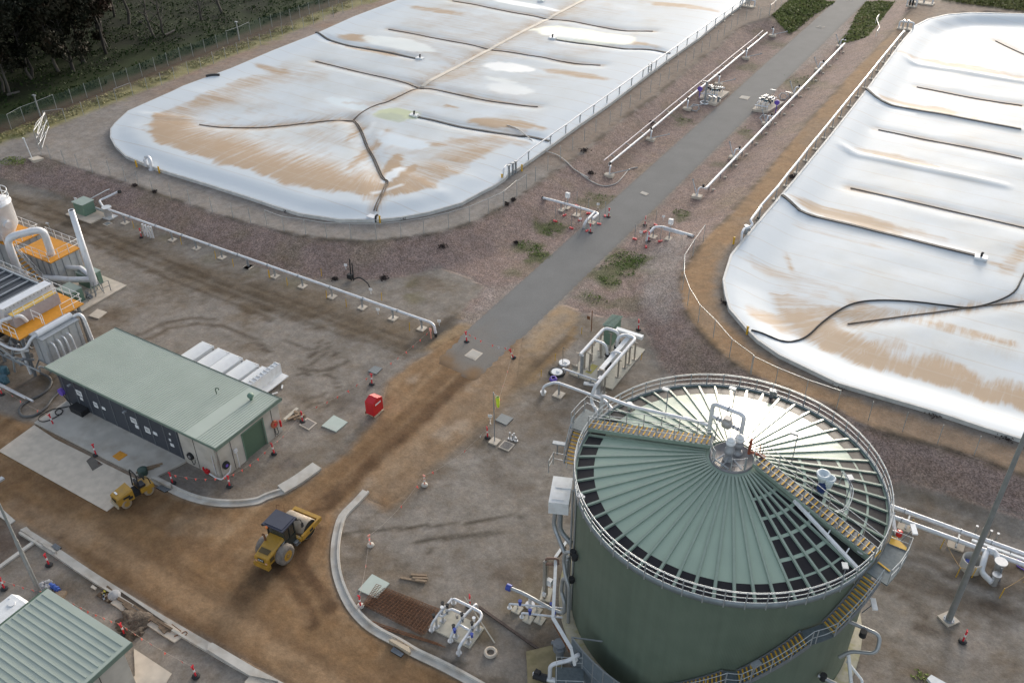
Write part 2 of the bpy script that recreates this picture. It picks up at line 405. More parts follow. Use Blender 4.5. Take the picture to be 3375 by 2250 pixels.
# kerb lines of the dirt road
kerb_loop = GS('y1', [(1290, 1270), (1480, 1375), (1640, 1440), (1800, 1478), (1950, 1490), (2100, 1485), (2230, 1465)]) + GS('y2', [(160, 1425), (300, 1380), (450, 1290), (615, 1170)])
kerb_curve = GS('y2', [(968, 1345), (880, 1440)]) + GS('w2', [(760, 130), (712, 280), (692, 430), (696, 560), (722, 690), (775, 830), (850, 960), (960, 1080), (1080, 1165), (1250, 1255), (1400, 1345), (1600, 1440), (1800, 1545), (2000, 1660)])
kerb_low = GS('w1', [(-60, 60), (230, 240), (480, 395), (800, 610), (1100, 800), (1400, 985), (1830, 1235), (2100, 1390), (2352, 1520)]) + [W(1130, 2360)]
pad_poly = GS('y1', [(0, 1010), (300, 785), (480, 905), (1165, 1240), (1250, 1290), (920, 1535)])
dirt_poly = ([Vector((-95, 25.5, 0))] + GS('y1', [(0, 690)]) + GS('y1', [(300, 785), (700, 1020), (1165, 1240), (1290, 1270)]) + kerb_loop[1:] + GS('y2', [(830, 1010), (1100, 720), (1180, 420), (1420, 230), (1700, 60), (1900, -30), (2200, -60), (2352, 40), (2300, 420), (2130, 640), (1850, 900), (1560, 1170), (1330, 1390), (1150, 1500), (1010, 1440)]) + kerb_curve
    + [W(1500, 2400), W(1200, 2420)] + list(reversed(kerb_low)) + [Vector((-95, 16, 0))])
PD = arr2(dirt_poly)

G0 = (0.222, 0.196, 0.170); D0 = (0.215, 0.130, 0.066); D1 = (0.285, 0.188, 0.11); D2 = (0.105, 0.060, 0.030)
BK = (0.235, 0.174, 0.153); BKL = (0.28, 0.245, 0.225); LB = (0.30, 0.19, 0.105); LG = (0.245, 0.22, 0.20); LP = (0.265, 0.188, 0.145)
MUD = (0.135, 0.096, 0.058); WET = (0.05, 0.044, 0.038); GRN = (0.040, 0.062, 0.016); OLV = (0.155, 0.135, 0.05); FOR = (0.016, 0.026, 0.008)
LAYERS = []      # (kind, pts, width/softness, colour, strength, raggedness)
def band(r, pts, w, col, s=0.8, rag=0.5):
    if w < .6: col = tuple(c * .68 for c in col); s = min(1.0, s * 1.2)
    LAYERS.append(('l', arr2(GS(r, pts)), w, col, s, rag))
def blob(r, x, y, rad, col, s=0.7, rag=1.0):
    p = G(r, x, y); LAYERS.append(('b', np.array([(p.x, p.y)]), rad, col, s, rag))
def area(pts, soft, col, s=0.8, rag=0.8): LAYERS.append(('p', arr2(pts), soft, col, s, rag))
# tracks and stains of the yard
band('z5', [(-40, 270), (300, 340), (640, 470), (1200, 730), (1700, 935), (2352, 1195)], 2.2, MUD, 0.75, 0.9)
band('z6', [(150, 1060), (500, 1190), (900, 1330), (1180, 1420), (1380, 1510)], 2.2, MUD, 0.8, 0.9)
for o in (0, 70, 150):
    band('z5', [(0, 235 + o), (300, 330 + o), (640, 445 + o), (1000, 610 + o), (1500, 830 + o), (2352, 1170 + o)], 0.32, (0.10, 0.07, 0.042), 0.6, 0.3)
    band('z6', [(0, 1010 + o), (500, 1200 + o), (1000, 1360 + o), (1350, 1480 + o)], 0.35, (0.10, 0.07, 0.042), 0.5, 0.3)
for p in ([(1180, 1455), (1400, 1350), (1650, 1300), (1850, 1310)], [(1255, 1490), (1450, 1390), (1700, 1350), (1900, 1362), (2150, 1460), (2330, 1600)]):
    band('z5', p, 0.28, (0.11, 0.08, 0.055), 0.75, 0.2)
for p in ([(290, 50), (420, 110), (560, 180)], [(600, 60), (560, 170), (450, 265)], [(670, 75), (620, 190), (520, 275)], [(650, 340), (720, 390), (757, 470), (720, 570), (660, 625)], [(430, 590), (560, 550), (660, 505)], [(470, 635), (600, 598)], [(690, 190), (780, 160)], [(410, 300), (560, 320), (700, 300), (850, 240)], [(400, 345), (520, 355)]):
    band('y2', p, 0.22, (0.10, 0.078, 0.058), 0.75, 0.25)
for x, y, r, s in ((900, 540, 2.2, .55), (830, 620, 1.6, .6), (760, 640, 1.0, .6), (1080, 400, 1.6, .4), (1000, 300, 1.8, .35)): blob('y2', x, y, r, (0.085, 0.072, 0.062), s, 1.4)
for x, y, r in ((940, 1280, 1.6), (1040, 1340, .8), (1210, 1190, .9)): blob('z5', x, y, r, (0.12, 0.085, 0.055), .75, .8)
for x, y, r in ((1180, 510, 1.2), (1830, 780, 1.8), (2180, 900, 1.4), (1420, 610, 1.2)): blob('z5', x, y, r, (0.15, 0.125, 0.06), .5, .8)
for x, y, r in ((380, 990, 1.6), (1390, 990, 1.2), (1420, 1130, 1.5), (1400, 1110, .7)): blob('z6', x, y, r, (0.14, 0.12, 0.06), .6, .8)
band('z6', [(1690, 980), (1715, 1060), (1660, 1140)], 0.5, (0.30, 0.265, 0.225), 0.6, 0.2)
band('z6', [(1790, 1300), (1640, 1400), (1560, 1455), (1410, 1545)], 0.75, (0.052, 0.047, 0.042), 0.9, 0.35)
band('z6', [(1700, 1310), (1580, 1390), (1450, 1500)], 0.5, (0.10, 0.075, 0.055), 0.7, 0.4)
area(GS('z6', [(1930, 1350), (1850, 1320), (1640, 1460), (1450, 1590), (1750, 1590)]), 0.35, (0.33, 0.22, 0.115), 0.85, 0.3)
# right of the dirt road
area(GS('z7', [(505, 1180), (690, 1252), (640, 1340), (330, 1600), (0, 1640), (250, 1420)]), 0.3, (0.34, 0.235, 0.135), 0.85, 0.35)
area(GS('y3', [(0, 300), (330, 60), (620, 0), (300, 380), (50, 560), (-200, 700)]), 0.6, (0.27, 0.18, 0.10), 0.7, 0.6)
band('y3', [(600, 20), (440, 170), (270, 310), (60, 500)], 0.42, (0.115, 0.078, 0.046), 0.8, 0.3)
band('y3', [(640, -60), (600, 60), (460, 190), (330, 330), (220, 440)], 0.35, (0.36, 0.22, 0.09), 0.6, 0.3)
area(GS('y3', [(120, 640), (420, 600), (640, 690), (560, 850), (330, 900), (120, 800)]), 1.2, (0.165, 0.118, 0.075), 0.7, 1.4)
band('y2', [(2150, 620), (1950, 800), (1700, 1020), (1550, 1200), (1380, 1370), (1250, 1500)], 1.1, (0.135, 0.10, 0.068), 0.6, 1.0)
band('y2', [(2352, 330), (2200, 520), (2000, 700)], 1.6, (0.22, 0.155, 0.09), 0.6, 0.8)
for p in ([(1380, 240), (1700, 200), (2352, 122)], [(1380, 232), (1600, 212)], [(1400, 362), (1700, 322), (2000, 300), (2230, 288)], [(1500, 330), (1800, 295), (2150, 270)], [(760, 290), (1100, 250), (1380, 232)], [(1550, 400), (1530, 500)], [(1500, 1390), (1700, 1380), (1900, 1400)]):
    band('w2', p, 0.17, (0.095, 0.078, 0.058), 0.75, 0.2)
for x, y, r in ((1500, 1290, 1.0), (1400, 1330, .9), (2100, 1180, 2.0), (340, 1130, 1.0), (300, 1100, .9)): blob('y2', x, y, r, (0.10, 0.078, 0.06), .55, 1.0)
for x, y, r in ((90, 1320, 1.2), (210, 1350, 1.2), (330, 1500, 1.0)): blob('y3', x, y, r, (0.12, 0.09, 0.065), .5, 1.0)
area(GS('y2', [(-350, 1180), (60, 1120), (330, 1050), (620, 900), (900, 830), (760, 1050), (560, 1160), (300, 1370), (-100, 1450), (-300, 1430)]), 1.0, (0.165, 0.125, 0.085), 0.6, 1.2)
blob('y2', 340, 1120, 1.0, (0.13, 0.115, 0.11), .8, .6)
band('w2', [(930, 920), (1000, 1010), (1100, 1100), (1180, 1180), (1400, 1270), (1560, 1390), (1800, 1500), (2100, 1640)], 0.75, (0.06, 0.05, 0.042), 0.8, 0.5)
band('w2', [(1180, 1180), (1300, 1200), (1420, 1290), (1500, 1330)], 0.6, (0.085, 0.068, 0.052), 0.7, 0.6)
for x, y, r in ((1950, 1120, 1.6), (2050, 1190, 1.3), (700, 1170, 1.4)): blob('w2', x, y, r, (0.135, 0.10, 0.05), .6, .8)
for p in ([(1250, 560), (1700, 760), (2352, 1000)], [(1200, 640), (1600, 800), (2200, 1060)], [(1350, 480), (1800, 620), (2352, 820)], [(1500, 400), (2352, 640)], [(1150, 720), (1500, 950)]):
    band('w4', p, 0.55, (0.12, 0.088, 0.06), 0.6, 0.7)
for x, y, r in ((1520, 1110, .7), (1590, 1150, .6), (1470, 1090, .6), (1320, 830, .8), (1900, 1370, .8), (2050, 900, 1.0), (2150, 880, .8)): blob('w4', x, y, r, (0.075, 0.055, 0.04), .7, .5)
blob('w4', 1900, 1250, 2.0, (0.30, 0.27, 0.245), .7, 1.0)
blob('w3', 330, 1200, 2.2, (0.12, 0.08, 0.045), .6, 1.0); blob('w3', 260, 880, 2.6, (0.17, 0.135, 0.075), .6, 1.0); blob('w3', 60, 640, 1.6, (0.12, 0.095, 0.078), .6, 1.0)
blob('w4', 1000, 1500, 2.0, (0.24, 0.20, 0.17), .5, 1.0)
band('y1', [(30, 330), (180, 440), (300, 540), (480, 500)], 2.0, (0.10, 0.08, 0.062), 0.7, 1.0)
blob('y1', 380, 400, 1.8, (0.11, 0.075, 0.04), .8, .8); blob('y1', 200, 480, 2.2, (0.105, 0.085, 0.07), .7, .8)
area(GS('y1', [(1600, 1110), (2000, 1270), (2352, 1100), (2352, 1160), (2050, 1330), (1500, 1330), (1320, 1240), (1400, 1165)]), 0.5, (0.135, 0.118, 0.105), 0.75, 0.7)
for x, y, r in ((1650, 1320, 1.2), (1900, 1330, 1.0), (1700, 1390, 1.0)): blob('y1', x, y, r, (0.10, 0.088, 0.078), .5, .8)
# dark topsoil beside the pole at the lower left
area(GS('w1', [(-80, 130), (90, 205), (320, 345), (0, 570), (-120, 620)]), 0.1, (0.062, 0.034, 0.022), 0.95, 0.15)
area(GS('w1', [(-60, 590), (330, 345), (420, 400), (820, 640), (960, 760), (820, 830), (560, 720), (300, 600), (0, 700)]), 1.2, (0.18, 0.145, 0.11), 0.5, 1.0)
# dirt road: streaks of the traffic, and the roller's shadow painted in
DROAD = []
def dband(r, pts, w, col, s=0.8, rag=0.3): DROAD.append(('l', arr2(GS(r, pts)), w, col, s, rag))
DROAD.append(('p', arr2(GS('y2', [(1990, 330), (1720, 560), (1420, 830), (1120, 1100), (960, 1250), (960, 1480), (1500, 1350), (2200, 700), (2420, 300), (2352, 0), (2150, 20)])), .6, (0.255, 0.185, 0.125), .85, .9))
for x, y, r in ((1650, 860, 1.4), (1820, 800, 1.2), (1380, 400, .9), (1000, 1290, .8), (1950, 400, .7), (1900, 480, .8)):
    q = G('y2', x, y); DROAD.append(('b', np.array([(q.x, q.y)]), r, (0.37, 0.31, 0.25), .6, .8))
dband('y2', [(1900, 330), (1700, 520), (1400, 800), (1100, 1060), (850, 1290), (700, 1420), (560, 1568)], 0.85, (0.088, 0.048, 0.024), 1.0, .1)
dband('y2', [(1600, 560), (1350, 760), (1000, 1020), (760, 1200)], 0.9, (0.17, 0.10, 0.052), 0.5)
dband('y2', [(1500, 520), (1250, 640), (1000, 850), (760, 1060), (600, 1230)], 0.5, D1, 0.4)
dband('y2', [(1950, 420), (1600, 760), (1250, 1060), (1000, 1290)], 0.7, D1, 0.55)
dband('y2', [(1500, 230), (1350, 330), (1230, 440), (1200, 620)], 1.2, D1, 0.5)
dband('w2', [(640, 130), (540, 280), (520, 420), (560, 560), (640, 720), (720, 900), (820, 1040)], 0.7, D1, 0.5)
dband('w2', [(560, 250), (450, 420), (430, 560), (520, 680), (620, 800), (680, 920)], 0.6, (.09, .05, .026), 1, .1)
dband('w2', [(240, 560), (360, 700), (440, 820), (500, 950), (540, 1060)], 0.55, (.09, .05, .026), 1, .1)
dband('w2', [(130, 660), (250, 760), (380, 900), (480, 1040)], 0.4, D1, 0.5)
dband('w1', [(2352, 560), (2250, 650), (2130, 780), (2040, 900)], 0.9, (0.085, 0.052, 0.030), 0.8)  # cast shadow of the big roller, painted into the dirt colour
for o in (0, 110, 230, 330, 470, 600):
    dband('w1', [(300 + o, 120 + o * .2), (900 + o, 470 + o * .25), (1500 + o, 850 + o * .2), (2100 + o, 1210 + o * .2), (2700 + o, 1560 + o * .2)], 0.55 + (o % 3) * .2, D2 if o % 20 == 0 else D1, 0.5)
dband('w1', [(1650, 130), (1900, 230), (1500, 240), (1650, 130)], 0.9, (0.30, 0.225, 0.155), 0.5)
dband('w1', [(100, 60), (420, 200), (700, 330)], 1.0, (0.27, 0.19, 0.125), 0.55)
dband('w1', [(200, 330), (700, 520), (1100, 780), (1700, 1130), (2200, 1440)], 0.9, (0.13, 0.078, 0.042), 0.5)
dband('y1', [(0, 1200), (300, 1270), (600, 1450)], 1.2, D2, 0.5); dband('y1', [(1000, 1490), (1400, 1480), (1800, 1530)], 1.0, D2, 0.6)
for x, y, r in ((520, 320, .5), (350, 55, .3)):
    p = G('w1', x, y); DROAD.append(('b', np.array([(p.x, p.y)]), r, (0.085, 0.055, 0.035), .7, .2))
def apply_layers(X, Y, C, layers):
    n1 = fbm(X * 0.9, Y * 0.9, 4) - 0.5; n2 = fbm(X * 0.9 + 71, Y * 0.9 + 13, 4) - 0.5
    for kind, P, w, col, s, rag in layers:
        mgn = w * 2 + rag * 2 + 0.5
        k = (X > P[:, 0].min() - mgn) & (X < P[:, 0].max() + mgn) & (Y > P[:, 1].min() - mgn) & (Y < P[:, 1].max() + mgn)
        if not k.any(): continue
        x = X[k] + n1[k] * 2 * rag; y = Y[k] + n2[k] * 2 * rag
        if kind == 'l': d = seg_dist(x, y, P)[0]; m = 1 - sstep(d, w * 0.45, w * 1.25)
        elif kind == 'b': d = np.hypot(x - P[0, 0], y - P[0, 1]); m = 1 - sstep(d, w * 0.25, w)
        else: m = sstep(sdist(x, y, P), -w, w)
        m = m * s * np.clip(0.75 + 0.9 * n2[k], 0.3, 1.1)
        C[k] = C[k] * (1 - m[:, None]) + np.array(col)[None] * m[:, None]
dA_px = None
def colfield(X, Y):
    C = np.tile(np.array(G0), (len(X), 1)); stone = np.full(len(X), 0.12)
    n = fbm(X * 0.28, Y * 0.28, 5); n2 = fbm(X * 0.11 + 40, Y * 0.25 + 9, 4); n3 = fbm(X * .9 + 5, Y * .9, 4)
    def mix(m, col):
        C[:] = C * (1 - m[:, None]) + np.array(col)[None] * m[:, None]
    mix(sstep(n, 0.45, 0.75) * 0.6, MUD); mix(sstep(n2, 0.5, 0.72) * 0.4, (0.29, 0.262, 0.235)); mix(sstep(n3, 0.5, 0.75) * 0.3, (0.12, 0.10, 0.08)); n4 = fbm(X * 2.6 + 3, Y * 2.6 + 50, 3); mix(sstep(n4, .52, .78) * sstep(n, .35, .6) * .35, (0.105, 0.085, 0.064)); mix(sstep(n4, .5, .25) * .22, (0.30, 0.275, 0.25))
    apply_layers(X, Y, C, LAYERS)
    # gravel banks
    for P, w in ((PA, 1), (PB, 1)):
        s = sdist(X + (n3 - .5) * .7, Y + (n - .5) * .7, P); m = sstep(s, -0.25, 0.35)
        mix(m, BK); stone[:] = np.maximum(stone, m)
    inb = (sdist(X, Y, PA) > 0) | (sdist(X, Y, PB) > 0)
    mix(inb * sstep(n2, 0.45, 0.8) * 0.55, (0.225, 0.165, 0.13))
    mix(inb * sstep(n, 0.52, 0.8) * 0.35, (0.20, 0.165, 0.095))
    # pale crushed stone beside the road
    for r, pts, s in (('z7', [(1200, 800), (1400, 640), (1650, 640), (1560, 880), (1540, 1080), (1500, 1290), (1380, 1430), (1240, 1300), (1150, 1200), (1200, 960)], .75), ('z7', [(520, 1160), (860, 850), (1000, 870), (700, 1180)], .35), ('z6', [(1950, 1340), (2352, 1080), (2352, 980), (2050, 1050), (1800, 1290)], .55), ('z4', [(340, 640), (700, 250), (850, 210), (960, 60), (980, 80), (800, 330), (560, 520)], .6)):
        m = sstep(sdist(X + (n3 - .5) * 3, Y + (n - .5) * 3, arr2(GS(r, pts))), -0.6, 0.8) * s; mix(m, BKL)
    a = sdist(X, Y, crestA); b = sdist(X, Y, crestB)
    e = 0.5 * (n3 - .5)
    mA = sstep(a + e, -0.15, 0.25); mB = sstep(b + e, -0.15, 0.25)
    stone[:] = stone * (1 - np.maximum(mA, mB))
    mix(mA, LG); west = sstep(-X, 60, 84) * mA; mix(west * (0.5 + sstep(n, .4, .7) * .5) * sstep(Y + 0.35 * X, 38, 46), LP)
    right_lane = mA * sstep(X, -56, -52) * sstep(Y, 88, 94); mix(right_lane * 0.8, (0.225, 0.172, 0.135))
    mix(mB, LB); mix(mB * sstep(n, .42, .7) * .5, (0.25, 0.185, 0.13)); mix(mB * sstep(Y, 150, 190) * .7, (0.25, 0.215, 0.19)); mix(mB * sstep(X, -12, -2) * .8, (0.225, 0.165, 0.12))
    pb = seg_dist(X, Y, POND2, True)[0]; mix(mB * (1 - sstep(pb + e * 2, 0.5, 1.6)) * .8, (0.19, 0.175, 0.16))
    edge = np.minimum(np.abs(a), np.abs(b))
    mix((1 - sstep(edge, 0.1, 0.7)) * sstep(n3, .42, .62) * .75, (0.085, 0.068, 0.05))
    # west side: grass verge, ditch, wood
    dv = seg_dist(X, Y, VERGE)[0]; sgn = (VERGE[6, 0] - VERGE[1, 0]) * (Y - VERGE[1, 1]) - (VERGE[6, 1] - VERGE[1, 1]) * (X - VERGE[1, 0])
    t = np.where(sgn > 0, dv, -dv) + (n3 - .5) * 1.6      # positive = towards the wood
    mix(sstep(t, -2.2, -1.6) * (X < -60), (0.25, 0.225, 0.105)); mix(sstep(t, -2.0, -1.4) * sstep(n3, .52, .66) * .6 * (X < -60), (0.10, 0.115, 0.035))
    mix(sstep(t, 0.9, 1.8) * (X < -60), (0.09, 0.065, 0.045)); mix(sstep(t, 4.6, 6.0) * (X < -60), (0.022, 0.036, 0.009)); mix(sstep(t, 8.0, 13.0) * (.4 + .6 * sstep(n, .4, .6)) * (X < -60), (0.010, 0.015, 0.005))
    # dirt road
    s = sdist(X + (n3 - .5) * .8, Y + (n - .5) * .8, PD); m = sstep(s, -0.5, 0.5)
    D = np.tile(np.array(D0), (len(X), 1)); k1 = sstep(fbm(X * 0.25, Y * 0.9 + X * .1, 4), .4, .7)[:, None]; D = D * (1 - .4 * k1) + np.array((0.155, 0.095, 0.055)) * .4 * k1
    wy_ = sstep(Y, 24, 30); st_ = fbm(X * .10, Y * 1.5 + X * .05, 4) * (1 - wy_) + fbm(X * 1.5 + 3, Y * .10, 4) * wy_; q1 = sstep(st_, .52, .72)[:, None] * .6; D = D * (1 - q1) + np.array((0.128, 0.077, 0.040)) * q1; q2 = sstep(st_, .46, .28)[:, None] * .55; D = D * (1 - q2) + np.array((0.29, 0.20, 0.12)) * q2
    k2 = sstep(n3, .5, .75)[:, None] * .25; D = D * (1 - k2) + np.array(D1) * k2
    apply_layers(X, Y, D, DROAD)
    C[:] = C * (1 - m[:, None]) + D * m[:, None]; stone[:] = stone * (1 - m)
    # weeds
    for r, x, y, rad, s in WEEDS:
        p = G(r, x, y, 0.3); d = np.hypot(X - p.x, Y - p.y) + (n3 - .5) * rad * 1.6
        mix((1 - sstep(d, rad * .35, rad)) * s, (0.075, 0.085, 0.032))
    for P in MOUNDS:
        mix(sstep(sdist(X + (n3 - .5) * 2, Y + (n - .5) * 2, P), -.3, .5), (0.05, 0.06, 0.018))
    return C, stone
VERGE = arr2([G('z1', -900, 1560, PZ), G('z1', 0, 1190, PZ), G('z1', 560, 1010, PZ), G('z1', 1180, 760, PZ), G('z1', 1740, 540, PZ), G('z1', 2352, 310, PZ), G('z2', 640, 110, PZ), G('z2', 1000, 0, PZ), G('z2', 1090, -30, PZ), G('z2', 2600, -560, PZ)])
WEEDS = [('z7', 430, 500, 2.2, .9), ('z7', 850, 270, 2.6, .6), ('z7', 250, 680, 2.0, .8), ('z7', 330, 760, 1.9, .9), ('z7', 1130, 810, 3.0, .9), ('z7', 960, 890, 2.6, .8), ('z7', 940, 980, 1.6, .8), ('z7', 1560, 400, 1.5, .7), ('z7', 810, 1120, 2.0, .5), ('z7', 1090, 1170, 1.8, .4), ('z7', 90, 890, 1.3, .5), ('z7', 1010, 740, 1.6, .5), ('z3', 1560, 1030, 2.2, .6), ('z3', 2140, 560, 2.4, .5), ('z4', 420, 700, 4.0, .55), ('z4', 220, 370, 2.5, .45), ('z3', 2100, 1120, 1.3, .6), ('z3', 2180, 1170, 1.6, .5), ('z3', 1900, 1410, 1.6, .5)]
MOUNDS = [arr2(GS('z4', [(1640, -5), (1800, 30), (2352, 100), (2700, 140), (2900, -60), (1700, -60)], 1.6)), arr2(GS('z4', [(180, 170), (300, 60), (380, -20), (740, -20), (560, 90), (440, 190), (350, 260), (230, 210)], 0.8)), arr2(GS('z4', [(750, 340), (850, 230), (930, 60), (1000, -20), (1250, -20), (1160, 110), (1090, 200), (1020, 300)], 0.8))]

# ---------------------------------------------------------------- pond outlines
EZ = PZ + 0.35
pond1_line = (GS('z3', [(2100, 20), (1950, 130), (1700, 330), (1440, 510), (1240, 660), (930, 895), (690, 1062), (430, 1250), (240, 1385), (60, 1500)], EZ)
    + GS('z6', [(2180, 100), (2090, 160), (1990, 210), (1810, 308), (1530, 388), (1300, 430), (1090, 452), (770, 450), (430, 398), (230, 338), (0, 260)], EZ)
    + GS('z5', [(1800, 148)], EZ) + GS('z1', [(1420, 1470), (1260, 1412), (1090, 1340), (1000, 1255), (958, 1180), (962, 1110), (1000, 1060), (1110, 958), (1330, 860), (1500, 785), (1580, 745), (2000, 590), (2352, 440)], EZ) + GS('z2', [(570, 293), (900, 145), (1285, 0)], EZ))
P1L = ext(pond1_line[-3], pond1_line[-1], 230); P1R = ext(pond1_line[8], pond1_line[0], 230)
pond1_poly = [Vector((-54.2, 230, EZ))] + pond1_line + [Vector((P1L.x, 230, EZ))]
pond2_line = (GS('z4', [(1900, 112), (1700, 127), (1530, 167), (1420, 222), (1370, 285), (1280, 392), (1000, 775), (680, 1180), (370, 1560)], EZ)
    + GS('z7', [(2160, 552), (1990, 760), (1925, 970), (1945, 1100), (1980, 1220), (2130, 1395), (2215, 1480)], EZ) + GS('y4', [(60, 45), (250, 175), (480, 285), (750, 415), (1050, 505), (1400, 605), (1700, 695), (2000, 795), (2340, 900)], EZ))
pond2_poly = [Vector((55, 190, EZ)), G('z4', 2352, 122, EZ)] + pond2_line + [Vector((45, 57, EZ)), Vector((55, 57, EZ))]
POND1, POND2 = arr2(pond1_poly), arr2(pond2_poly)

def lines_x(a0, fine0, fine1, a1, step, grow):
    v = list(np.arange(fine0, fine1, step)); d = step; x = fine0; lo = []
    while x > a0: d *= grow; x -= d; lo.append(x)
    d = step; x = v[-1]; hi = []
    while x < a1: d *= grow; x += d; hi.append(x)
    return np.array(lo[::-1] + v + hi)
xs = lines_x(-460, -96, 30, 300, 0.42, 1.045); ys = lines_x(-60, 10, 100, 900, 0.42, 1.03)
GX, GY = np.meshgrid(xs, ys); X = GX.ravel(); Y = GY.ravel()
Zg = zfun(X, Y)
C_, S_ = colfield(X, Y)
over = np.zeros(len(X))
for P in (PA, PB, PD, PASPH): over = np.maximum(over, (sdist(X, Y, P) > 0.55) * 0.35)
for P in (POND1, POND2): over = np.maximum(over, (sdist(X, Y, P) > 1.2) * 4.0)
Zg = Zg - over
nx_, ny_ = len(xs), len(ys)
ii = (np.arange(ny_ - 1)[:, None] * nx_ + np.arange(nx_ - 1)[None]).ravel()
faces = np.stack([ii, ii + 1, ii + 1 + nx_, ii + nx_], 1)
rgba = lambda C: np.c_[C, np.ones(len(C))]
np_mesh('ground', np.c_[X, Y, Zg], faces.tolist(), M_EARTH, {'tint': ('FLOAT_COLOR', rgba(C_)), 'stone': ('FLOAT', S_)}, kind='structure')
def earth_sheet(name, poly, step, dz, label=None, cfun=None):
    V, F = cdt_sheet(poly, step); x, y = V[:, 0], V[:, 1]
    C, S = colfield(x, y)
    if cfun: C, S = cfun(x, y, C, S)
    e = sdist(x, y, arr2(poly)); z = zfun(x, y) + np.where(e < 0.12, -0.02, dz)
    return np_mesh(name, np.c_[x, y, z], F, M_ASPH if cfun else M_EARTH, {'tint': ('FLOAT_COLOR', rgba(C)), 'stone': ('FLOAT', S)}, kind='structure')
earth_sheet('gravel_bank', gravelA_poly, 0.6, 0.02)
earth_sheet('gravel_bank', gravelB_poly, 0.6, 0.02)
earth_sheet('dirt_road', dirt_poly, 0.3, 0.03)
def asph(x, y, C, S):
    n = fbm(x * .5, y * .5, 4); n3 = fbm(x * 1.6, y * 1.6, 3)
    A = np.tile(np.array((0.172, 0.170, 0.166)), (len(x), 1)) * (0.92 + 0.16 * n[:, None])
    e = arr2(GS('y2', [(1560, 235), (1930, 440)])); d = seg_dist(x, y, e)[0]
    m = (1 - sstep(d + (n - .5) * 5, 0.6, 3.0)); D = np.array(D0) * .9
    m2 = (1 - sstep(d + (n3 - .5) * 6, 3, 9)) * .45
    A = A * (1 - m2[:, None]) + np.array((0.20, 0.165, 0.13)) * m2[:, None]
    A = A * (1 - m[:, None]) + D * m[:, None]
    pe = seg_dist(x, y, PASPH, True)[0]; q = ((1 - sstep(pe + (n3 - .5) * .5, 0.0, 0.45)) * .6)[:, None]
    A = A * (1 - q) + np.array((0.145, 0.128, 0.115)) * q
    return A, np.zeros(len(x))
earth_sheet('asphalt_road', asphalt_poly, 0.5, 0.055, cfun=asph)
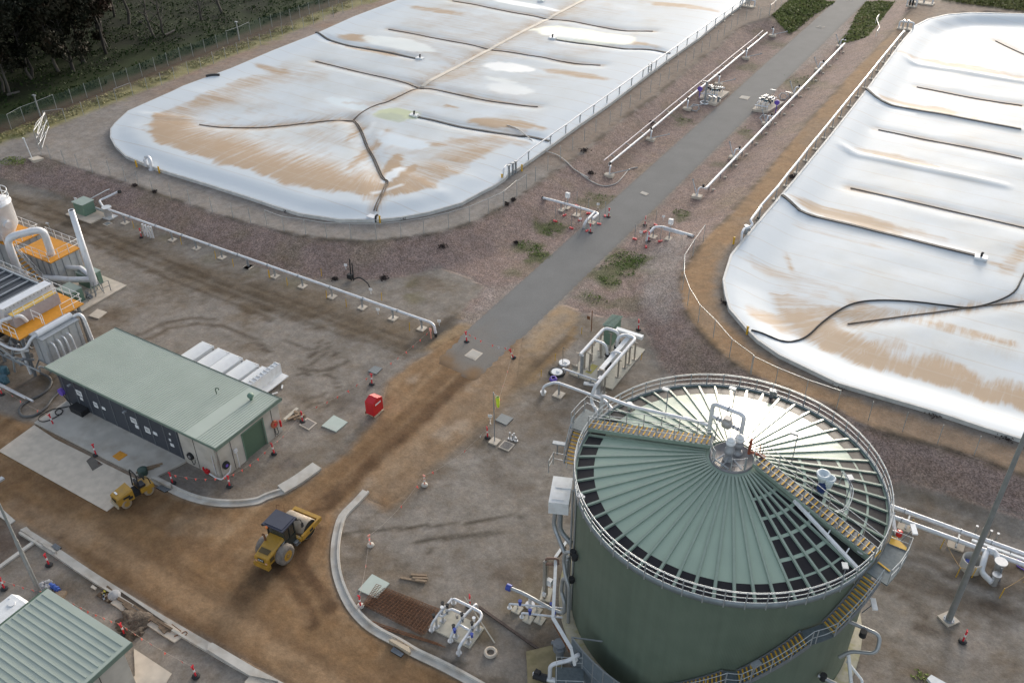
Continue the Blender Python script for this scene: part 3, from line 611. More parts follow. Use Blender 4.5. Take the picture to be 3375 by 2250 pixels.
# ================================================================ COVERED LAGOONS
def membrane_mat():
    m = bpy.data.materials.new('white_membrane'); m.use_nodes = True; nt = m.node_tree; n = nt.nodes; b = n['Principled BSDF']; L = nt.links.new
    def att(name):
        a = n.new('ShaderNodeAttribute'); a.attribute_name = name; return a
    def mr(x, a, c, lo, hi, sm=False):
        r = n.new('ShaderNodeMapRange'); r.inputs['From Min'].default_value = a; r.inputs['From Max'].default_value = c
        r.inputs['To Min'].default_value = lo; r.inputs['To Max'].default_value = hi; L(x, r.inputs['Value'])
        if sm: r.interpolation_type = 'SMOOTHSTEP'
        return r.outputs[0]
    def mth(op, a, c=0.0):
        q = n.new('ShaderNodeMath'); q.operation = op
        for i, v in enumerate((a, c)):
            if isinstance(v, (int, float)): q.inputs[i].default_value = v
            else: L(v, q.inputs[i])
        return q.outputs[0]
    arc, din, stain, pud = att('arc'), att('din'), att('stain'), att('pud')
    tc = n.new('ShaderNodeTexCoord')
    cb = n.new('ShaderNodeCombineXYZ'); L(mth('MULTIPLY', arc.outputs['Fac'], 2.0), cb.inputs[0]); L(mth('MULTIPLY', din.outputs['Fac'], 0.12), cb.inputs[1])
    z1 = n.new('ShaderNodeTexNoise'); z1.inputs['Scale'].default_value = 1.0; z1.inputs['Detail'].default_value = 6; z1.inputs['Roughness'].default_value = 0.7; L(cb.outputs[0], z1.inputs['Vector'])
    z2 = n.new('ShaderNodeTexNoise'); z2.inputs['Scale'].default_value = 0.16; z2.inputs['Detail'].default_value = 7; z2.inputs['Roughness'].default_value = 0.65; L(tc.outputs['Object'], z2.inputs['Vector'])
    streak = mr(z1.outputs['Fac'], 0.32, 0.68, 0.0, 1.0); cloud = mr(z2.outputs['Fac'], 0.3, 0.7, 0.0, 1.0)
    k = mth('ADD', mth('MULTIPLY', streak, 0.65), mth('MULTIPLY', cloud, 0.35))
    s = mth('ADD', stain.outputs['Fac'], mth('MULTIPLY', mth('SUBTRACT', k, 0.5), mth('MULTIPLY', mth('MINIMUM', stain.outputs['Fac'], 0.6), 1.7)))
    s = mr(s, 0.12, 0.95, 0.0, 1.0, True)
    s = mth('MULTIPLY', s, 0.85)
    base = n.new('ShaderNodeMix'); base.data_type = 'RGBA'; base.inputs['A'].default_value = (0.585, 0.63, 0.67, 1); base.inputs['B'].default_value = (0.43, 0.29, 0.17, 1); L(s, base.inputs['Factor'])
    # faint general soiling
    soil = n.new('ShaderNodeMix'); soil.data_type = 'RGBA'; soil.blend_type = 'MULTIPLY'; L(base.outputs['Result'], soil.inputs['A']); soil.inputs['B'].default_value = (0.90, 0.86, 0.80, 1)
    L(mth('MULTIPLY', cloud, mr(din.outputs['Fac'], 2.0, 7.0, 0.0, 0.9)), soil.inputs['Factor'])
    # weld seams every few metres
    sx = n.new('ShaderNodeSeparateXYZ'); L(tc.outputs['Object'], sx.inputs[0])
    fr = mth('ABSOLUTE', mth('SUBTRACT', mth('FRACT', mth('DIVIDE', mth('ADD', sx.outputs[1], mth('MULTIPLY', z2.outputs['Fac'], 0.35)), 3.4)), 0.5))
    seam = mr(fr, 0.0, 0.035, 0.45, 0.0)
    sm = n.new('ShaderNodeMix'); sm.data_type = 'RGBA'; L(soil.outputs['Result'], sm.inputs['A']); sm.inputs['B'].default_value = (0.47, 0.40, 0.33, 1)
    L(mth('MULTIPLY', seam, mth('ADD', 0.35, mth('MULTIPLY', cloud, 1.2))), sm.inputs['Factor'])
    fin = n.new('ShaderNodeMix'); fin.data_type = 'RGBA'; L(sm.outputs['Result'], fin.inputs['A']); L(pud.outputs['Color'], fin.inputs['B']); L(pud.outputs['Alpha'], fin.inputs['Factor'])
    L(fin.outputs['Result'], b.inputs['Base Color'])
    L(mth('SUBTRACT', 0.55, mth('MULTIPLY', pud.outputs['Alpha'], 0.2)), b.inputs['Roughness']); b.inputs['Specular IOR Level'].default_value = 0.07
    bp = n.new('ShaderNodeBump'); bp.inputs['Strength'].default_value = 0.2; bp.inputs['Distance'].default_value = 0.2
    z3 = n.new('ShaderNodeTexNoise'); z3.inputs['Scale'].default_value = 0.5; z3.inputs['Detail'].default_value = 5; L(tc.outputs['Object'], z3.inputs['Vector'])
    z4 = n.new('ShaderNodeTexNoise'); z4.inputs['Scale'].default_value = 1.0; z4.inputs['Detail'].default_value = 4; mp = n.new('ShaderNodeMapping'); mp.inputs['Scale'].default_value = (.12, 1.6, 1); L(tc.outputs['Object'], mp.inputs[0]); L(mp.outputs[0], z4.inputs['Vector'])
    L(mth('ADD', mth('MULTIPLY', z3.outputs['Fac'], 0.35), mth('ADD', mth('MULTIPLY', z1.outputs['Fac'], 0.15), mth('MULTIPLY', z4.outputs['Fac'], 0.12))), bp.inputs['Height']); L(bp.outputs[0], b.inputs['Normal'])
    return m
M_MEMB = membrane_mat()
LZ = PZ + 0.2
def lp(r, pts): return arr2(GS(r, pts, LZ))
# pond 1 features
P1_CH = [np.vstack([lp('z2', [(1190, 245), (1500, 310), (2060, 415), (2352, 467)]), lp('z3', [(400, 500), (640, 555), (860, 583)])]),
         np.vstack([lp('z2', [(560, 520), (800, 585), (1100, 650), (1450, 735), (1900, 835), (2340, 923)]), lp('z3', [(320, 943)])]),
         np.vstack([lp('z2', [(1740, 0), (1900, 35), (2340, 117)]), lp('z3', [(410, 150), (800, 215), (1100, 275), (1310, 290)])])]
P1_MID = np.vstack([lp('z3', [(1000, -160), (700, 0), (410, 150), (10, 362)]), lp('z2', [(1850, 530), (1480, 725)])])
P1_CURVE = lp('z2', [(1450, 735), (1380, 772), (1200, 860), (1100, 890), (1000, 935), (880, 1012)])
P1_LEFT = np.vstack([lp('z2', [(880, 1015), (500, 1055), (200, 1085)]), lp('z1', [(2156, 1098), (1900, 1103), (1720, 1086)])])
P1_DOWN = np.vstack([lp('z2', [(880, 1015), (940, 1110), (1000, 1260), (1060, 1370), (1130, 1545)]), lp('z6', [(1172, 155), (1150, 220), (1100, 330), (1068, 405)])])
P1_STRIP = [np.vstack([lp('z2', [(570, 290), (650, 322), (850, 382), (1100, 432), (1430, 500)])]),
            np.vstack([lp('z2', [(1450, 1002), (1700, 1060), (2050, 1150), (2345, 1200)]), lp('z3', [(200, 1193), (420, 1232)])]),
            lp('z3', [(480, 340), (800, 390), (1060, 440), (1270, 448), (1460, 475)])]
P1_ELL = [  # brown patches: reading, half sizes along/across in m, heading deg, strength
    ('z2', 930, 330, 5.5, 1.9, -4, .95), ('z2', 1030, 425, 10, 1.5, -2, .75), ('z2', 240, 602, 6, 1.3, -3, .8), ('z2', 1570, 85, 8, 1.6, -3, .75), ('z2', 2170, 1085, 6.5, 1.9, 2, 1.0),
    ('z3', 100, 1090, 4.0, 1.8, 0, .95), ('z3', 1530, 65, 9, 1.7, 0, .85), ('z3', 1150, 395, 6.5, 1.4, 0, .9), ('z3', 640, 660, 8, 1.4, 0, .85), ('z2', 1560, 480, 7, 2.4, 0, .45), ('z2', 1800, 1240, 7, 2.2, 40, .7), ('z3', 60, 1230, 5, 1.4, 0, .5), ('z2', 1500, 640, 6, 4, 60, .3),
    ('z2', 1720, 920, 1.6, .5, 10, .9), ('z2', 900, 1150, 5, .7, -75, .7), ('z2', 960, 1350, 6, .8, -72, .85), ('z2', 1110, 1220, 5.5, .8, -70, .8), ('z2', 1240, 1420, 5.0, 1.2, -62, .95), ('z6', 1330, 90, 3.5, 1.1, -80, .95), ('z6', 1250, 250, 3.0, 1.0, 50, .95), ('z6', 1080, 250, 3.5, .8, -80, .6), ('z2', 1750, 660, 8, 2.0, 75, .5), ('z2', 2050, 480, 8, 1.2, 80, .4)]
P1_PUD = [('z2', 1260, 378, 7.6, 2.7, 0, (0.72, 0.755, 0.74), .8), ('z2', 2235, 582, 4.4, 2.0, 12, (0.86, 0.86, 0.84), .95), ('z2', 2160, 690, 3.0, .8, 0, (0.70, 0.73, 0.72), .7), ('z2', 2230, 770, 4.0, 2.2, 0, (0.72, 0.745, 0.75), .7),
          ('z3', 705, 310, 10, 3.6, 0, (0.78, 0.79, 0.66), .97), ('z3', 560, 290, 4.5, 2.6, 0, (0.88, 0.88, 0.82), .9), ('z3', 150, 30, 9, 1.2, 0, (0.85, 0.86, 0.87), .9),
          ('z2', 1262, 985, 3.6, 2.2, 20, (0.50, 0.535, 0.33), .9), ('z2', 1220, 1015, 2.6, 1.2, 0, (0.42, 0.455, 0.32), .6), ('z2', 1320, 1225, 4.3, 1.9, 0, (0.60, 0.665, 0.72), .85), ('z2', 1190, 1165, 2.0, 1.0, 0, (0.62, 0.68, 0.73), .7), ('z2', 830, 890, 4.2, 1.6, 0, (0.63, 0.70, 0.735), .75),  # the bluish ones have reflected sky put into their colour
          ('z6', 1225, 90, 2.6, .9, -82, (0.70, 0.735, 0.76), .95), ('z6', 1180, 230, 2.4, .55, 65, (0.72, 0.745, 0.76), .85), ('z2', 1010, 1130, 4, .4, -72, (0.66, 0.68, 0.69), .7), ('z2', 1080, 880, 5, .6, 35, (0.52, 0.49, 0.46), .6)]
P2_CH = [lp('z4', [(1440, 705), (1560, 728), (1900, 790), (2352, 862)]), lp('z4', [(1110, 1070), (1270, 1102), (1600, 1170), (2000, 1245), (2352, 1317)]), np.vstack([lp('z8', [(870, 130), (990, 155), (1500, 270), (2352, 462)]), far_pts((20, 103))[0].xy.to_tuple() and arr2([G('z8', 3000, 600, LZ)])]),
         lp('z4', [(2120, 315), (2352, 424), (2700, 560)]), lp('z8', [(850, 1290), (1270, 1235), (1900, 1150), (2352, 1100), (3000, 1020)])]
P2_RIDGE = [lp('z4', [(1290, 462), (1400, 515), (1800, 570), (2352, 665), (2700, 720)]), np.vstack([lp('z4', [(720, 1215), (900, 1285), (1500, 1400), (2200, 1550)]), lp('z8', [(2200, 116)])])]
P2_STRIP = [np.vstack([lp('z8', [(265, 262), (400, 345), (480, 370), (1000, 490), (1500, 610), (1940, 720)])]), lp('z4', [(992, 782), (1130, 855), (1600, 940), (2340, 1077)])]
P2_ELL = [('z4', 1850, 540, 11, 1.6, -2, .75), ('z4', 1500, 890, 9, 1.7, -2, .85), ('z4', 1250, 1310, 7, 1.2, -2, .85), ('z8', 830, 380, 9, 1.6, -2, .9), ('z8', 1250, 470, 7, 1.3, -2, .55), ('z8', 800, 560, 7, .7, -2, .5), ('z8', 330, 770, 4.0, .5, -60, .7), ('z8', 300, 880, 6, 1.6, 0, .45), ('z8', 2080, 770, 1.6, .35, -8, .9),
          ('z8', 2330, 700, 6, 1.2, 80, .6), ('z8', 760, 1190, 6, 1.1, 15, .7), ('z8', 1500, 1270, 12, .9, 2, .65), ('z8', 1100, 1180, 7, .9, 6, .55), ('z8', 400, 1340, 5, 2.0, 0, .75), ('z8', 620, 980, 9, .5, -2, .4), ('z4', 1700, 380, 9, 1.5, 0, .3), ('z8', 1000, 820, 9, .35, -3, .3)]
P2_PUD = [('z4', 1240, 905, 3, .5, 0, (0.82, 0.83, 0.83), .7)]

def pond_mesh(name, poly, P, feat, parent):
    CH, STRIP, ELL, PUD, mode = feat
    V, F = cdt_sheet(poly, 0.62); x, y = V[:, 0], V[:, 1]
    d, arc, nx, ny = seg_dist(x, y, P, True)
    # outward normal
    cx, cy = P[:, 0].mean(), P[:, 1].mean()
    orient = np.sign(sum(P[i, 0] * P[(i + 1) % len(P), 1] - P[(i + 1) % len(P), 0] * P[i, 1] for i in range(len(P))))
    nx, ny = nx * orient, ny * orient
    n = fbm(x * .12, y * .12, 3); n3 = fbm(x * .5, y * .5, 3)
    if mode == 1:
        base = EZ + 0.06 + (n - .5) * 0.22 * sstep(d, 3, 14)
        h = 0.36 * np.clip(-ny, 0, 1) + 0.3 * np.clip(nx, 0, 1) - 0.35 * np.clip(-nx, 0, 1) * sstep(y, 85, 100)
        bump = sstep(d, 0, 3.2) * (1 - sstep(d, 5, 16)); z = base + h * bump - 0.2 * sstep(d, 6, 20)
    else:
        z = EZ - 0.85 * sstep(d, 0.0, 4.6) + (n - .5) * 0.25 * sstep(d, 4, 10)
    stain = np.zeros(len(x))
    def ch(Pl, depth, w, sw, ss):
        nonlocal z, stain
        q = seg_dist(x, y, Pl)[0]; z = z - depth * np.exp(-(q / w) ** 2) * sstep(d, .5, 4); stain = np.maximum(stain, ss * np.exp(-(q / sw) ** 2))
    for c in CH: ch(c, 0.14 if mode == 1 else 0.12, 1.2, 1.1, .62)
    if mode == 1:
        ch(P1_MID, 0.22, 2.0, 3.0, .6); ch(P1_CURVE, .2, 1.4, 1.6, .6); ch(P1_LEFT, .15, 1.2, 1.3, .72); ch(P1_DOWN, .2, 1.3, 1.3, .5)
        for s_ in STRIP:
            q = seg_dist(x, y, s_)[0]; z = z - 0.2 * np.exp(-(q / .9) ** 2) * sstep(d, 0, 3)
        ring = sstep(d + (n3 - .5) * 3.0, 3.6, 5.2) * (1 - sstep(d, 6.5, 17)) * np.maximum(sstep(110 - y - 0 * x, 0, 14) * (0.35 + .65 * np.clip(-ny + .35, 0, 1)), 0)
        stain = np.maximum(stain, .95 * ring); stain = np.maximum(stain, .38 * sstep(97 - y, 0, 10) * sstep(d, 5, 8) * sstep(n3, .3, .6))
        stain = np.maximum(stain, .34 * sstep(n, .38, .66) * sstep(d, 5, 10))
    else:
        for r_ in P2_RIDGE:
            q = seg_dist(x, y, r_)[0]; z = z + 0.2 * np.exp(-(q / .5) ** 2) * sstep(d, .5, 3)
        for s_ in STRIP:
            q = seg_dist(x, y, s_)[0]; z = z + 0.12 * np.exp(-(q / .7) ** 2)
        ring = sstep(d + (n3 - .5) * 1.5, 3.9, 5.4) * (1 - sstep(d + (n3 - .5) * 5, 6.0, 11.5)) * np.clip(-ny * 1.3 + .1, 0, 1) * sstep(90 - y, 0, 14)
        stain = np.maximum(stain, 1.0 * ring); stain = np.maximum(stain, .22 * sstep(n, .42, .7) * sstep(d, 5, 9))
    for r, px, py, a, b, ang, s in ELL:
        p = G(r, px, py, LZ); t = math.radians(ang); u = (x - p.x) * math.cos(t) + (y - p.y) * math.sin(t); v = -(x - p.x) * math.sin(t) + (y - p.y) * math.cos(t)
        q = np.hypot(u / a, v / b) + (n3 - .5) * .9; stain = np.maximum(stain, s * (1 - sstep(q, .45, 1.1)))
    pud = np.zeros((len(x), 4)); pud[:, :3] = .7
    for r, px, py, a, b, ang, col, s in PUD:
        p = G(r, px, py, LZ); t = math.radians(ang); u = (x - p.x) * math.cos(t) + (y - p.y) * math.sin(t); v = -(x - p.x) * math.sin(t) + (y - p.y) * math.cos(t)
        q = np.hypot(u / a, v / b) + (n3 - .5) * .35; m = s * (1 - sstep(q, .86, 1.02)); pud[:, :3] = np.where(m[:, None] > 0.02, np.array(col), pud[:, :3]); pud[:, 3] = np.maximum(pud[:, 3], m)
    ob = np_mesh(name, np.c_[x, y, z], F, M_MEMB, {'arc': ('FLOAT', arc), 'din': ('FLOAT', d), 'stain': ('FLOAT', stain), 'pud': ('FLOAT_COLOR', pud)})
    ob.parent = parent
    from mathutils.kdtree import KDTree
    kd = KDTree(len(x))
    for i in range(len(x)): kd.insert((x[i], y[i], 0), i)
    kd.balance()
    def h(px, py):
        r = kd.find_n((px, py, 0), 3); w = [1 / (q[2] + .05) for q in r]; return sum(z[q[1]] * k for q, k in zip(r, w)) / sum(w)
    return h
C_BALL = mat('black_ballast_strip', (0.035, 0.034, 0.036), 0.7, var=0.2)
C_TUBE = mat('weathered_ballast_tube', (0.12, 0.092, 0.07), 0.8, var=0.4, scale=2)
C_BEIGE = mat('beige_strap', (0.62, 0.55, 0.46), 0.6, var=0.1, scale=.6)
C_EDGE = mat('edge_trim', (0.52, 0.52, 0.51), 0.6, var=0.15, scale=1.5)
def dens(P, step=0.8, sm=4):
    q = smooth_path([Vector((a, b, 0)) for a, b in P], sm); out = []
    for i in range(len(q) - 1):
        k = max(1, int((q[i + 1] - q[i]).length / step))
        for j in range(k): out.append(q[i].lerp(q[i + 1], j / k))
    out.append(q[-1]); return out
def ribbon(mb, P, h, w, t):
    """a low, rounded strip lying along the cover"""
    q = dens(P); L = []
    for i, p in enumerate(q):
        a = q[max(i - 1, 0)]; b = q[min(i + 1, len(q) - 1)]; d = (b - a).normalized(); s = Vector((-d.y, d.x, 0)); z = h(p.x, p.y) + 0.03
        c = Vector((p.x, p.y, z)); L.append([c - s * w / 2 - Vector((0, 0, .1)), c - s * w * .42 + Vector((0, 0, t)), c + s * w * .42 + Vector((0, 0, t)), c + s * w / 2 - Vector((0, 0, .1))])
    vs = [v for r in L for v in r]; fs = []
    for i in range(len(L) - 1):
        for j in range(3): fs.append((i * 4 + j, i * 4 + j + 1, i * 4 + j + 5, i * 4 + j + 4))
    fs += [(0, 1, 2, 3), tuple(len(vs) - 4 + j for j in (3, 2, 1, 0))]
    mb.add(vs, fs)
def lay(P, h, r, up=0.0): return [Vector((p.x, p.y, h(p.x, p.y) + r + up)) for p in dens(P)]
def edging(mb, P, w, z0, z1):
    n = len(P); c = P.mean(0); L = []
    orient = np.sign(sum(P[i, 0] * P[(i + 1) % n, 1] - P[(i + 1) % n, 0] * P[i, 1] for i in range(n)))
    for i in range(n):
        a, b = P[i - 1], P[(i + 1) % n]; t = b - a; t = t / np.linalg.norm(t); o = np.array((t[1], -t[0])) * orient
        L.append((Vector((*P[i], z0)) + Vector((*(o * w), 0)), Vector((*P[i], z1)) + Vector((*(o * w), 0)), Vector((*P[i], z1)) - Vector((*(o * w * .5), 0)), Vector((*P[i], z0)) - Vector((*(o * w * .5), 0))))
    vs = [v for r in L for v in r]; fs = []
    for i in range(n):
        j = (i + 1) % n
        for k in range(3): fs.append((i * 4 + k, i * 4 + k + 1, j * 4 + k + 1, j * 4 + k))
    mb.add(vs, fs)
lag1 = thing('lagoon_cover', 'white stained floating cover left of the asphalt road, with a brown forked channel pattern', 'lagoon cover', (-80, 120, EZ), 'lagoon covers')
h1 = pond_mesh('membrane', pond1_poly, POND1, (P1_CH, P1_STRIP, P1_ELL, P1_PUD, 1), lag1)
lag1.children[0].location = (80, -120, -EZ)
lag2 = thing('lagoon_cover', 'white sunken floating cover right of the asphalt road with a black hose on it', 'lagoon cover', (10, 120, EZ), 'lagoon covers')
h2 = pond_mesh('membrane', pond2_poly, POND2, (P2_CH, P2_STRIP, P2_ELL, P2_PUD, 2), lag2)
lag2.children[0].location = (-10, -120, -EZ)
for lg, P, hh, strips, chans, extra in ((lag1, POND1, h1, P1_STRIP, P1_CH, [P1_LEFT, P1_CURVE, P1_DOWN]), (lag2, POND2, h2, P2_STRIP, P2_CH, [])):
    e = MB(); edging(e, P, 0.16, PZ - .1, EZ + .05); e.build('edge_trim', C_EDGE, lg)
    for s in strips: q = MB(); ribbon(q, s, hh, 0.42, 0.08); q.build('ballast_strip', C_BALL, lg)
    for c in chans + extra: q = MB(); q.tube(lay(c, hh, 0.02), 0.085, 6); q.build('ballast_tube', C_TUBE, lg)
q = MB(); ribbon(q, P1_MID, h1, 0.75, 0.05); q.build('strap', C_BEIGE, lag1)
q = MB(); q.tube([v + Vector((.35, 0, .02)) for v in lay(P1_DOWN, h1, .08)], 0.08, 6); q.build('ballast_tube', C_TUBE, lag1)
# sumps at the strip ends
for lg, hh, rr, x, y in ((lag1, h1, 'z2', 1462, 505), (lag1, h1, 'z2', 1412, 993), (lag1, h1, 'z3', 447, 333), (lag1, h1, 'z3', 350, 10), (lag2, h2, 'z8', 1993, 742)):
    p = G(rr, x, y, LZ); z = hh(p.x, p.y); s = MB(); s.box((p.x, p.y, z + .12), (1.2, .8, .26), rz=.1); o = s.build('sump', C_WHITE, lg)
    s = MB(); s.cyl((p.x, p.y, z + .25), .12, .4, 8); s.box((p.x + .05, p.y, z + .68), (.24, .16, .1)); s.build('sump_valve', C_BLACK, o)
hose = lp('z8', [(0, 1420), (100, 1442), (250, 1487), (350, 1476), (500, 1400), (620, 1290), (750, 1195), (900, 1125), (1100, 1100), (1400, 1108), (1700, 1135), (1900, 1150), (2100, 1110), (2280, 1030), (2352, 910), (2420, 780)])
q = MB(); q.tube(lay(hose, h2, 0.06), 0.085, 6); tag(q.build('hose', C_BLACK), 'long black hose snaking over the right lagoon cover', 'hose')
q = MB(); pts = [Vector((p.x, p.y, h1(p.x, p.y) + .08)) for p in GS('z3', [(55, 1110), (150, 1150), (250, 1225)], LZ)] + [Vector((p.x, p.y, zat(p.x, p.y) + .25)) for p in GS('z3', [(330, 1270), (370, 1290)], EZ)] + [Gt('z3', a, b, .1) for a, b in [(480, 1340), (560, 1395), (640, 1470), (760, 1540)]] + [Gt('z7', a, b, .08) for a, b in [(690, 70), (780, 130), (860, 165), (920, 170), (1000, 145), (1060, 80), (1110, 25), (1180, 10)]]
q.tube(smooth_path(pts, 4), 0.06, 6); tag(q.build('hose', mat('grey_hose', (.42, .40, .38), .6)), 'thin pale hose running from the left lagoon cover down the gravel bank towards the road', 'hose')
q = MB(); pts = GS('z1', [(1780, 675), (1830, 665), (1895, 662)], LZ); q.tube(lay(arr2(pts), h1, .1), .22, 6); tag(q.build('rolled_tube', C_BALL), 'short black rolled tube lying at the far left edge of the left lagoon cover', 'tube')
# ================================================================ DIGESTER TANK
TX, TY, TR, TH = -10.05, 40.85, 9.05, 11.0
SL = 0.232
C_TROOF = mat('digester_roof_sheet', (0.31, 0.395, 0.315), 0.3, var=0.05, scale=.8, dirt=(0.27, 0.34, 0.28), dirt_amt=.5)
C_TRIB = mat('roof_rafter', (0.235, 0.30, 0.245), 0.42, var=0.08)  # darker than the sheets: the rafters' shadow lines are put into this colour
C_TRIB.node_tree.nodes['Principled BSDF'].inputs['Coat Weight'].default_value = .7; C_TRIB.node_tree.nodes['Principled BSDF'].inputs['Coat Roughness'].default_value = .25
C_PANEL = mat('dark_roof_panel', (0.013, 0.012, 0.016), 0.5, spec=.22, var=0.25, scale=2)
C_SHEET = None
def wall_mat():
    m = bpy.data.materials.new('dark_green_cladding'); m.use_nodes = True; n = m.node_tree.nodes; L = m.node_tree.links.new; b = n['Principled BSDF']
    b.inputs['Roughness'].default_value = .5
    tc = n.new('ShaderNodeTexCoord'); sx = n.new('ShaderNodeSeparateXYZ'); L(tc.outputs['Object'], sx.inputs[0])
    at = n.new('ShaderNodeMath'); at.operation = 'ARCTAN2'; L(sx.outputs[1], at.inputs[0]); L(sx.outputs[0], at.inputs[1])
    mu = n.new('ShaderNodeMath'); mu.operation = 'MULTIPLY'; mu.inputs[1].default_value = 720; L(at.outputs[0], mu.inputs[0])
    sn = n.new('ShaderNodeMath'); sn.operation = 'SINE'; L(mu.outputs[0], sn.inputs[0])
    nz = n.new('ShaderNodeTexNoise'); nz.inputs['Scale'].default_value = .7; nz.inputs['Detail'].default_value = 6; L(tc.outputs['Object'], nz.inputs['Vector'])
    cr = n.new('ShaderNodeValToRGB'); cr.color_ramp.elements[0].position = .3; cr.color_ramp.elements[1].position = .75
    cr.color_ramp.elements[0].color = (0.112, 0.148, 0.112, 1); cr.color_ramp.elements[1].color = (0.138, 0.176, 0.134, 1); L(nz.outputs['Fac'], cr.inputs[0])
    z2 = n.new('ShaderNodeTexNoise'); z2.inputs['Scale'].default_value = 1.0; z2.inputs['Detail'].default_value = 5; mp = n.new('ShaderNodeMapping'); mp.inputs['Scale'].default_value = (2.6, 2.6, .12); L(tc.outputs['Object'], mp.inputs[0]); L(mp.outputs[0], z2.inputs['Vector'])
    r2 = n.new('ShaderNodeMapRange'); r2.inputs['From Min'].default_value = .35; r2.inputs['From Max'].default_value = .7; r2.inputs['To Min'].default_value = 1.05; r2.inputs['To Max'].default_value = .92; L(z2.outputs['Fac'], r2.inputs['Value']); vs = n.new('ShaderNodeVectorMath'); vs.operation = 'SCALE'; L(cr.outputs[0], vs.inputs[0]); L(r2.outputs[0], vs.inputs['Scale'])
    L(vs.outputs[0], b.inputs['Base Color'])
    bp = n.new('ShaderNodeBump'); bp.inputs['Strength'].default_value = .35; bp.inputs['Distance'].default_value = .02; L(sn.outputs[0], bp.inputs['Height']); L(bp.outputs[0], b.inputs['Normal'])
    return m
tank = thing('digester_tank', 'huge dark green round tank with a ribbed conical roof, walkways and an outside stair', 'tank', (TX, TY, 0))
def tp(a, r, z):
    t = math.radians(a); return Vector((TX + r * math.cos(t), TY + r * math.sin(t), z))
def cz(r): return TH + (TR - r) * SL
w = MB(); w.lathe((TX, TY, 0), [(TR, 0), (TR, TH - .05)], 160); w.build('wall', wall_mat(), tank)
w = MB(); w.lathe((TX, TY, 0), [(TR + .02, .32), (TR + .75, .30), (TR + .78, .02)], 96); w.build('ring_footing', mat('footing', (0.44, 0.39, 0.29), .85, var=.15, dirt=(.3, .27, .08), dirt_amt=.7), tank)
w = MB(); w.lathe((TX, TY, 0), [(1.3, cz(1.3)), (4, cz(4)), (7.97, cz(7.97)), (TR + .05, cz(TR + .05))], 159); w.build('roof', C_TROOF, tank)
NR = 53
def rib_a(k): return -155.7 + k * 360.0 / NR
w = MB()
for k in range(NR):
    a = rib_a(k); w.bar(tp(a, 1.5, cz(1.5) + .04), tp(a, TR - .02, cz(TR) + .04), .13, .11)
w.build('rafters', C_TRIB, tank)
w = MB(); ang = 360.0 / NR
def panel(a0, a1, r0, r1):
    h = .012; e0 = math.degrees(.10 / r0); e1 = math.degrees(.10 / r1)
    w.add([tp(a0 + e0, r0, cz(r0) + h), tp(a0 + e1, r1, cz(r1) + h), tp(a1 - e1, r1, cz(r1) + h), tp(a1 - e0, r0, cz(r0) + h)], [(0, 1, 2, 3)])
SECT0, SECT1 = -48, 43.5
for k in range(NR):
    a0, a1 = rib_a(k), rib_a(k + 1); m = (a0 + a1) / 2
    while m > 180: m -= 360
    panel(a0, a1, 7.97, 8.97)
    if SECT0 < m < SECT1:
        for r0, r1 in ((1.9, 2.92), (3.11, 4.16), (4.36, 5.4), (5.6, 6.68), (6.9, 7.84)): panel(a0, a1, r0, r1)
w.build('dark_panels', C_PANEL, tank)
# rim: kick plate, walk rim, three rails and posts
def arc_pts(r, z, a0=0, a1=360, n=120): return [tp(a0 + (a1 - a0) * i / n, r, z) for i in range(n + 1)]
w = MB(); w.lathe((TX, TY, 0), [(TR + .03, TH - .26), (TR + .11, TH - .24), (TR + .13, TH + .1), (TR + .05, TH + .14), (TR + .03, TH + .02)], 140); w.build('rim_plate', mat('rim_steel', (.23, .265, .285), .5, metal=.3, var=.2), tank)
C_RAIL = mat('handrail_steel', (.44, .46, .47), .38, metal=.55, var=.12)
w = MB()
for z in (.2, .56, .90, .98):
    P = arc_pts(TR + .10, TH + z, 0, 359.999, 120); w.tube(P[:-1], .027, 6, closed=True)
for k in range(NR):
    a = rib_a(k) + 3.4
    w.bar(tp(a, TR + .12, TH - .3), tp(a, TR + .12, TH + .98), .06, .05)
w.build('handrail', C_RAIL, tank)
def railing(mb, pts, h=1.05, sp=1.25, rails=(1.0, .5), r=.024):
    for q in rails: mb.tube([Vector(p) + Vector((0, 0, h * q)) for p in pts], r, 6)
    for p, _ in along(pts, sp, .02): mb.bar(p, p + Vector((0, 0, h)), .05)
    mb.bar(Vector(pts[-1]), Vector(pts[-1]) + Vector((0, 0, h)), .05)
C_TREAD = mat('grey_grating', (.165, .165, .17), .6, metal=.2, var=.2, scale=8)
C_NOSE = mat('yellow_nosing', (.66, .37, .03), .6, var=.12)
def walkway(name, A, B, wd, n, rails=True):
    d = (B - A).normalized(); s = Vector((-d.y, d.x, 0)).normalized(); dk = MB(); ns = MB(); rl = MB(); st = MB()
    for i in range(n):
        a = A.lerp(B, i / n); b = A.lerp(B, (i + 1) / n); z = a.z
        c = (a + b) / 2; dk.box((c.x, c.y, z - .02), ((b - a).xy.length * .98, wd, .035), rz=math.atan2(d.y, d.x))
        e = a.lerp(b, .9); ns.box((e.x, e.y, z + .008), (.075, wd * .96, .03), rz=math.atan2(d.y, d.x))
    for q in (-1, 1):
        st.bar(A + s * q * (wd / 2 + .03) - Vector((0, 0, .1)), B + s * q * (wd / 2 + .03) - Vector((0, 0, .1)), .05, .26)
        railing(rl, [A.lerp(B, i / 7) + s * q * (wd / 2 + .05) for i in range(8)], 1.0, 1.15)
    r = st.build('roof_walkway', C_TRIB, tank); dk.build('treads', C_TREAD, r); ns.build('nosings', C_NOSE, r); rl.build('handrail', C_RAIL, r)
walkway('roof_walkway', Vector((TX - 1.35, TY + .42, cz(1.4) + .42)), Vector((TX - 9.15, TY - .02, cz(9.1) + .42)), .82, 24)
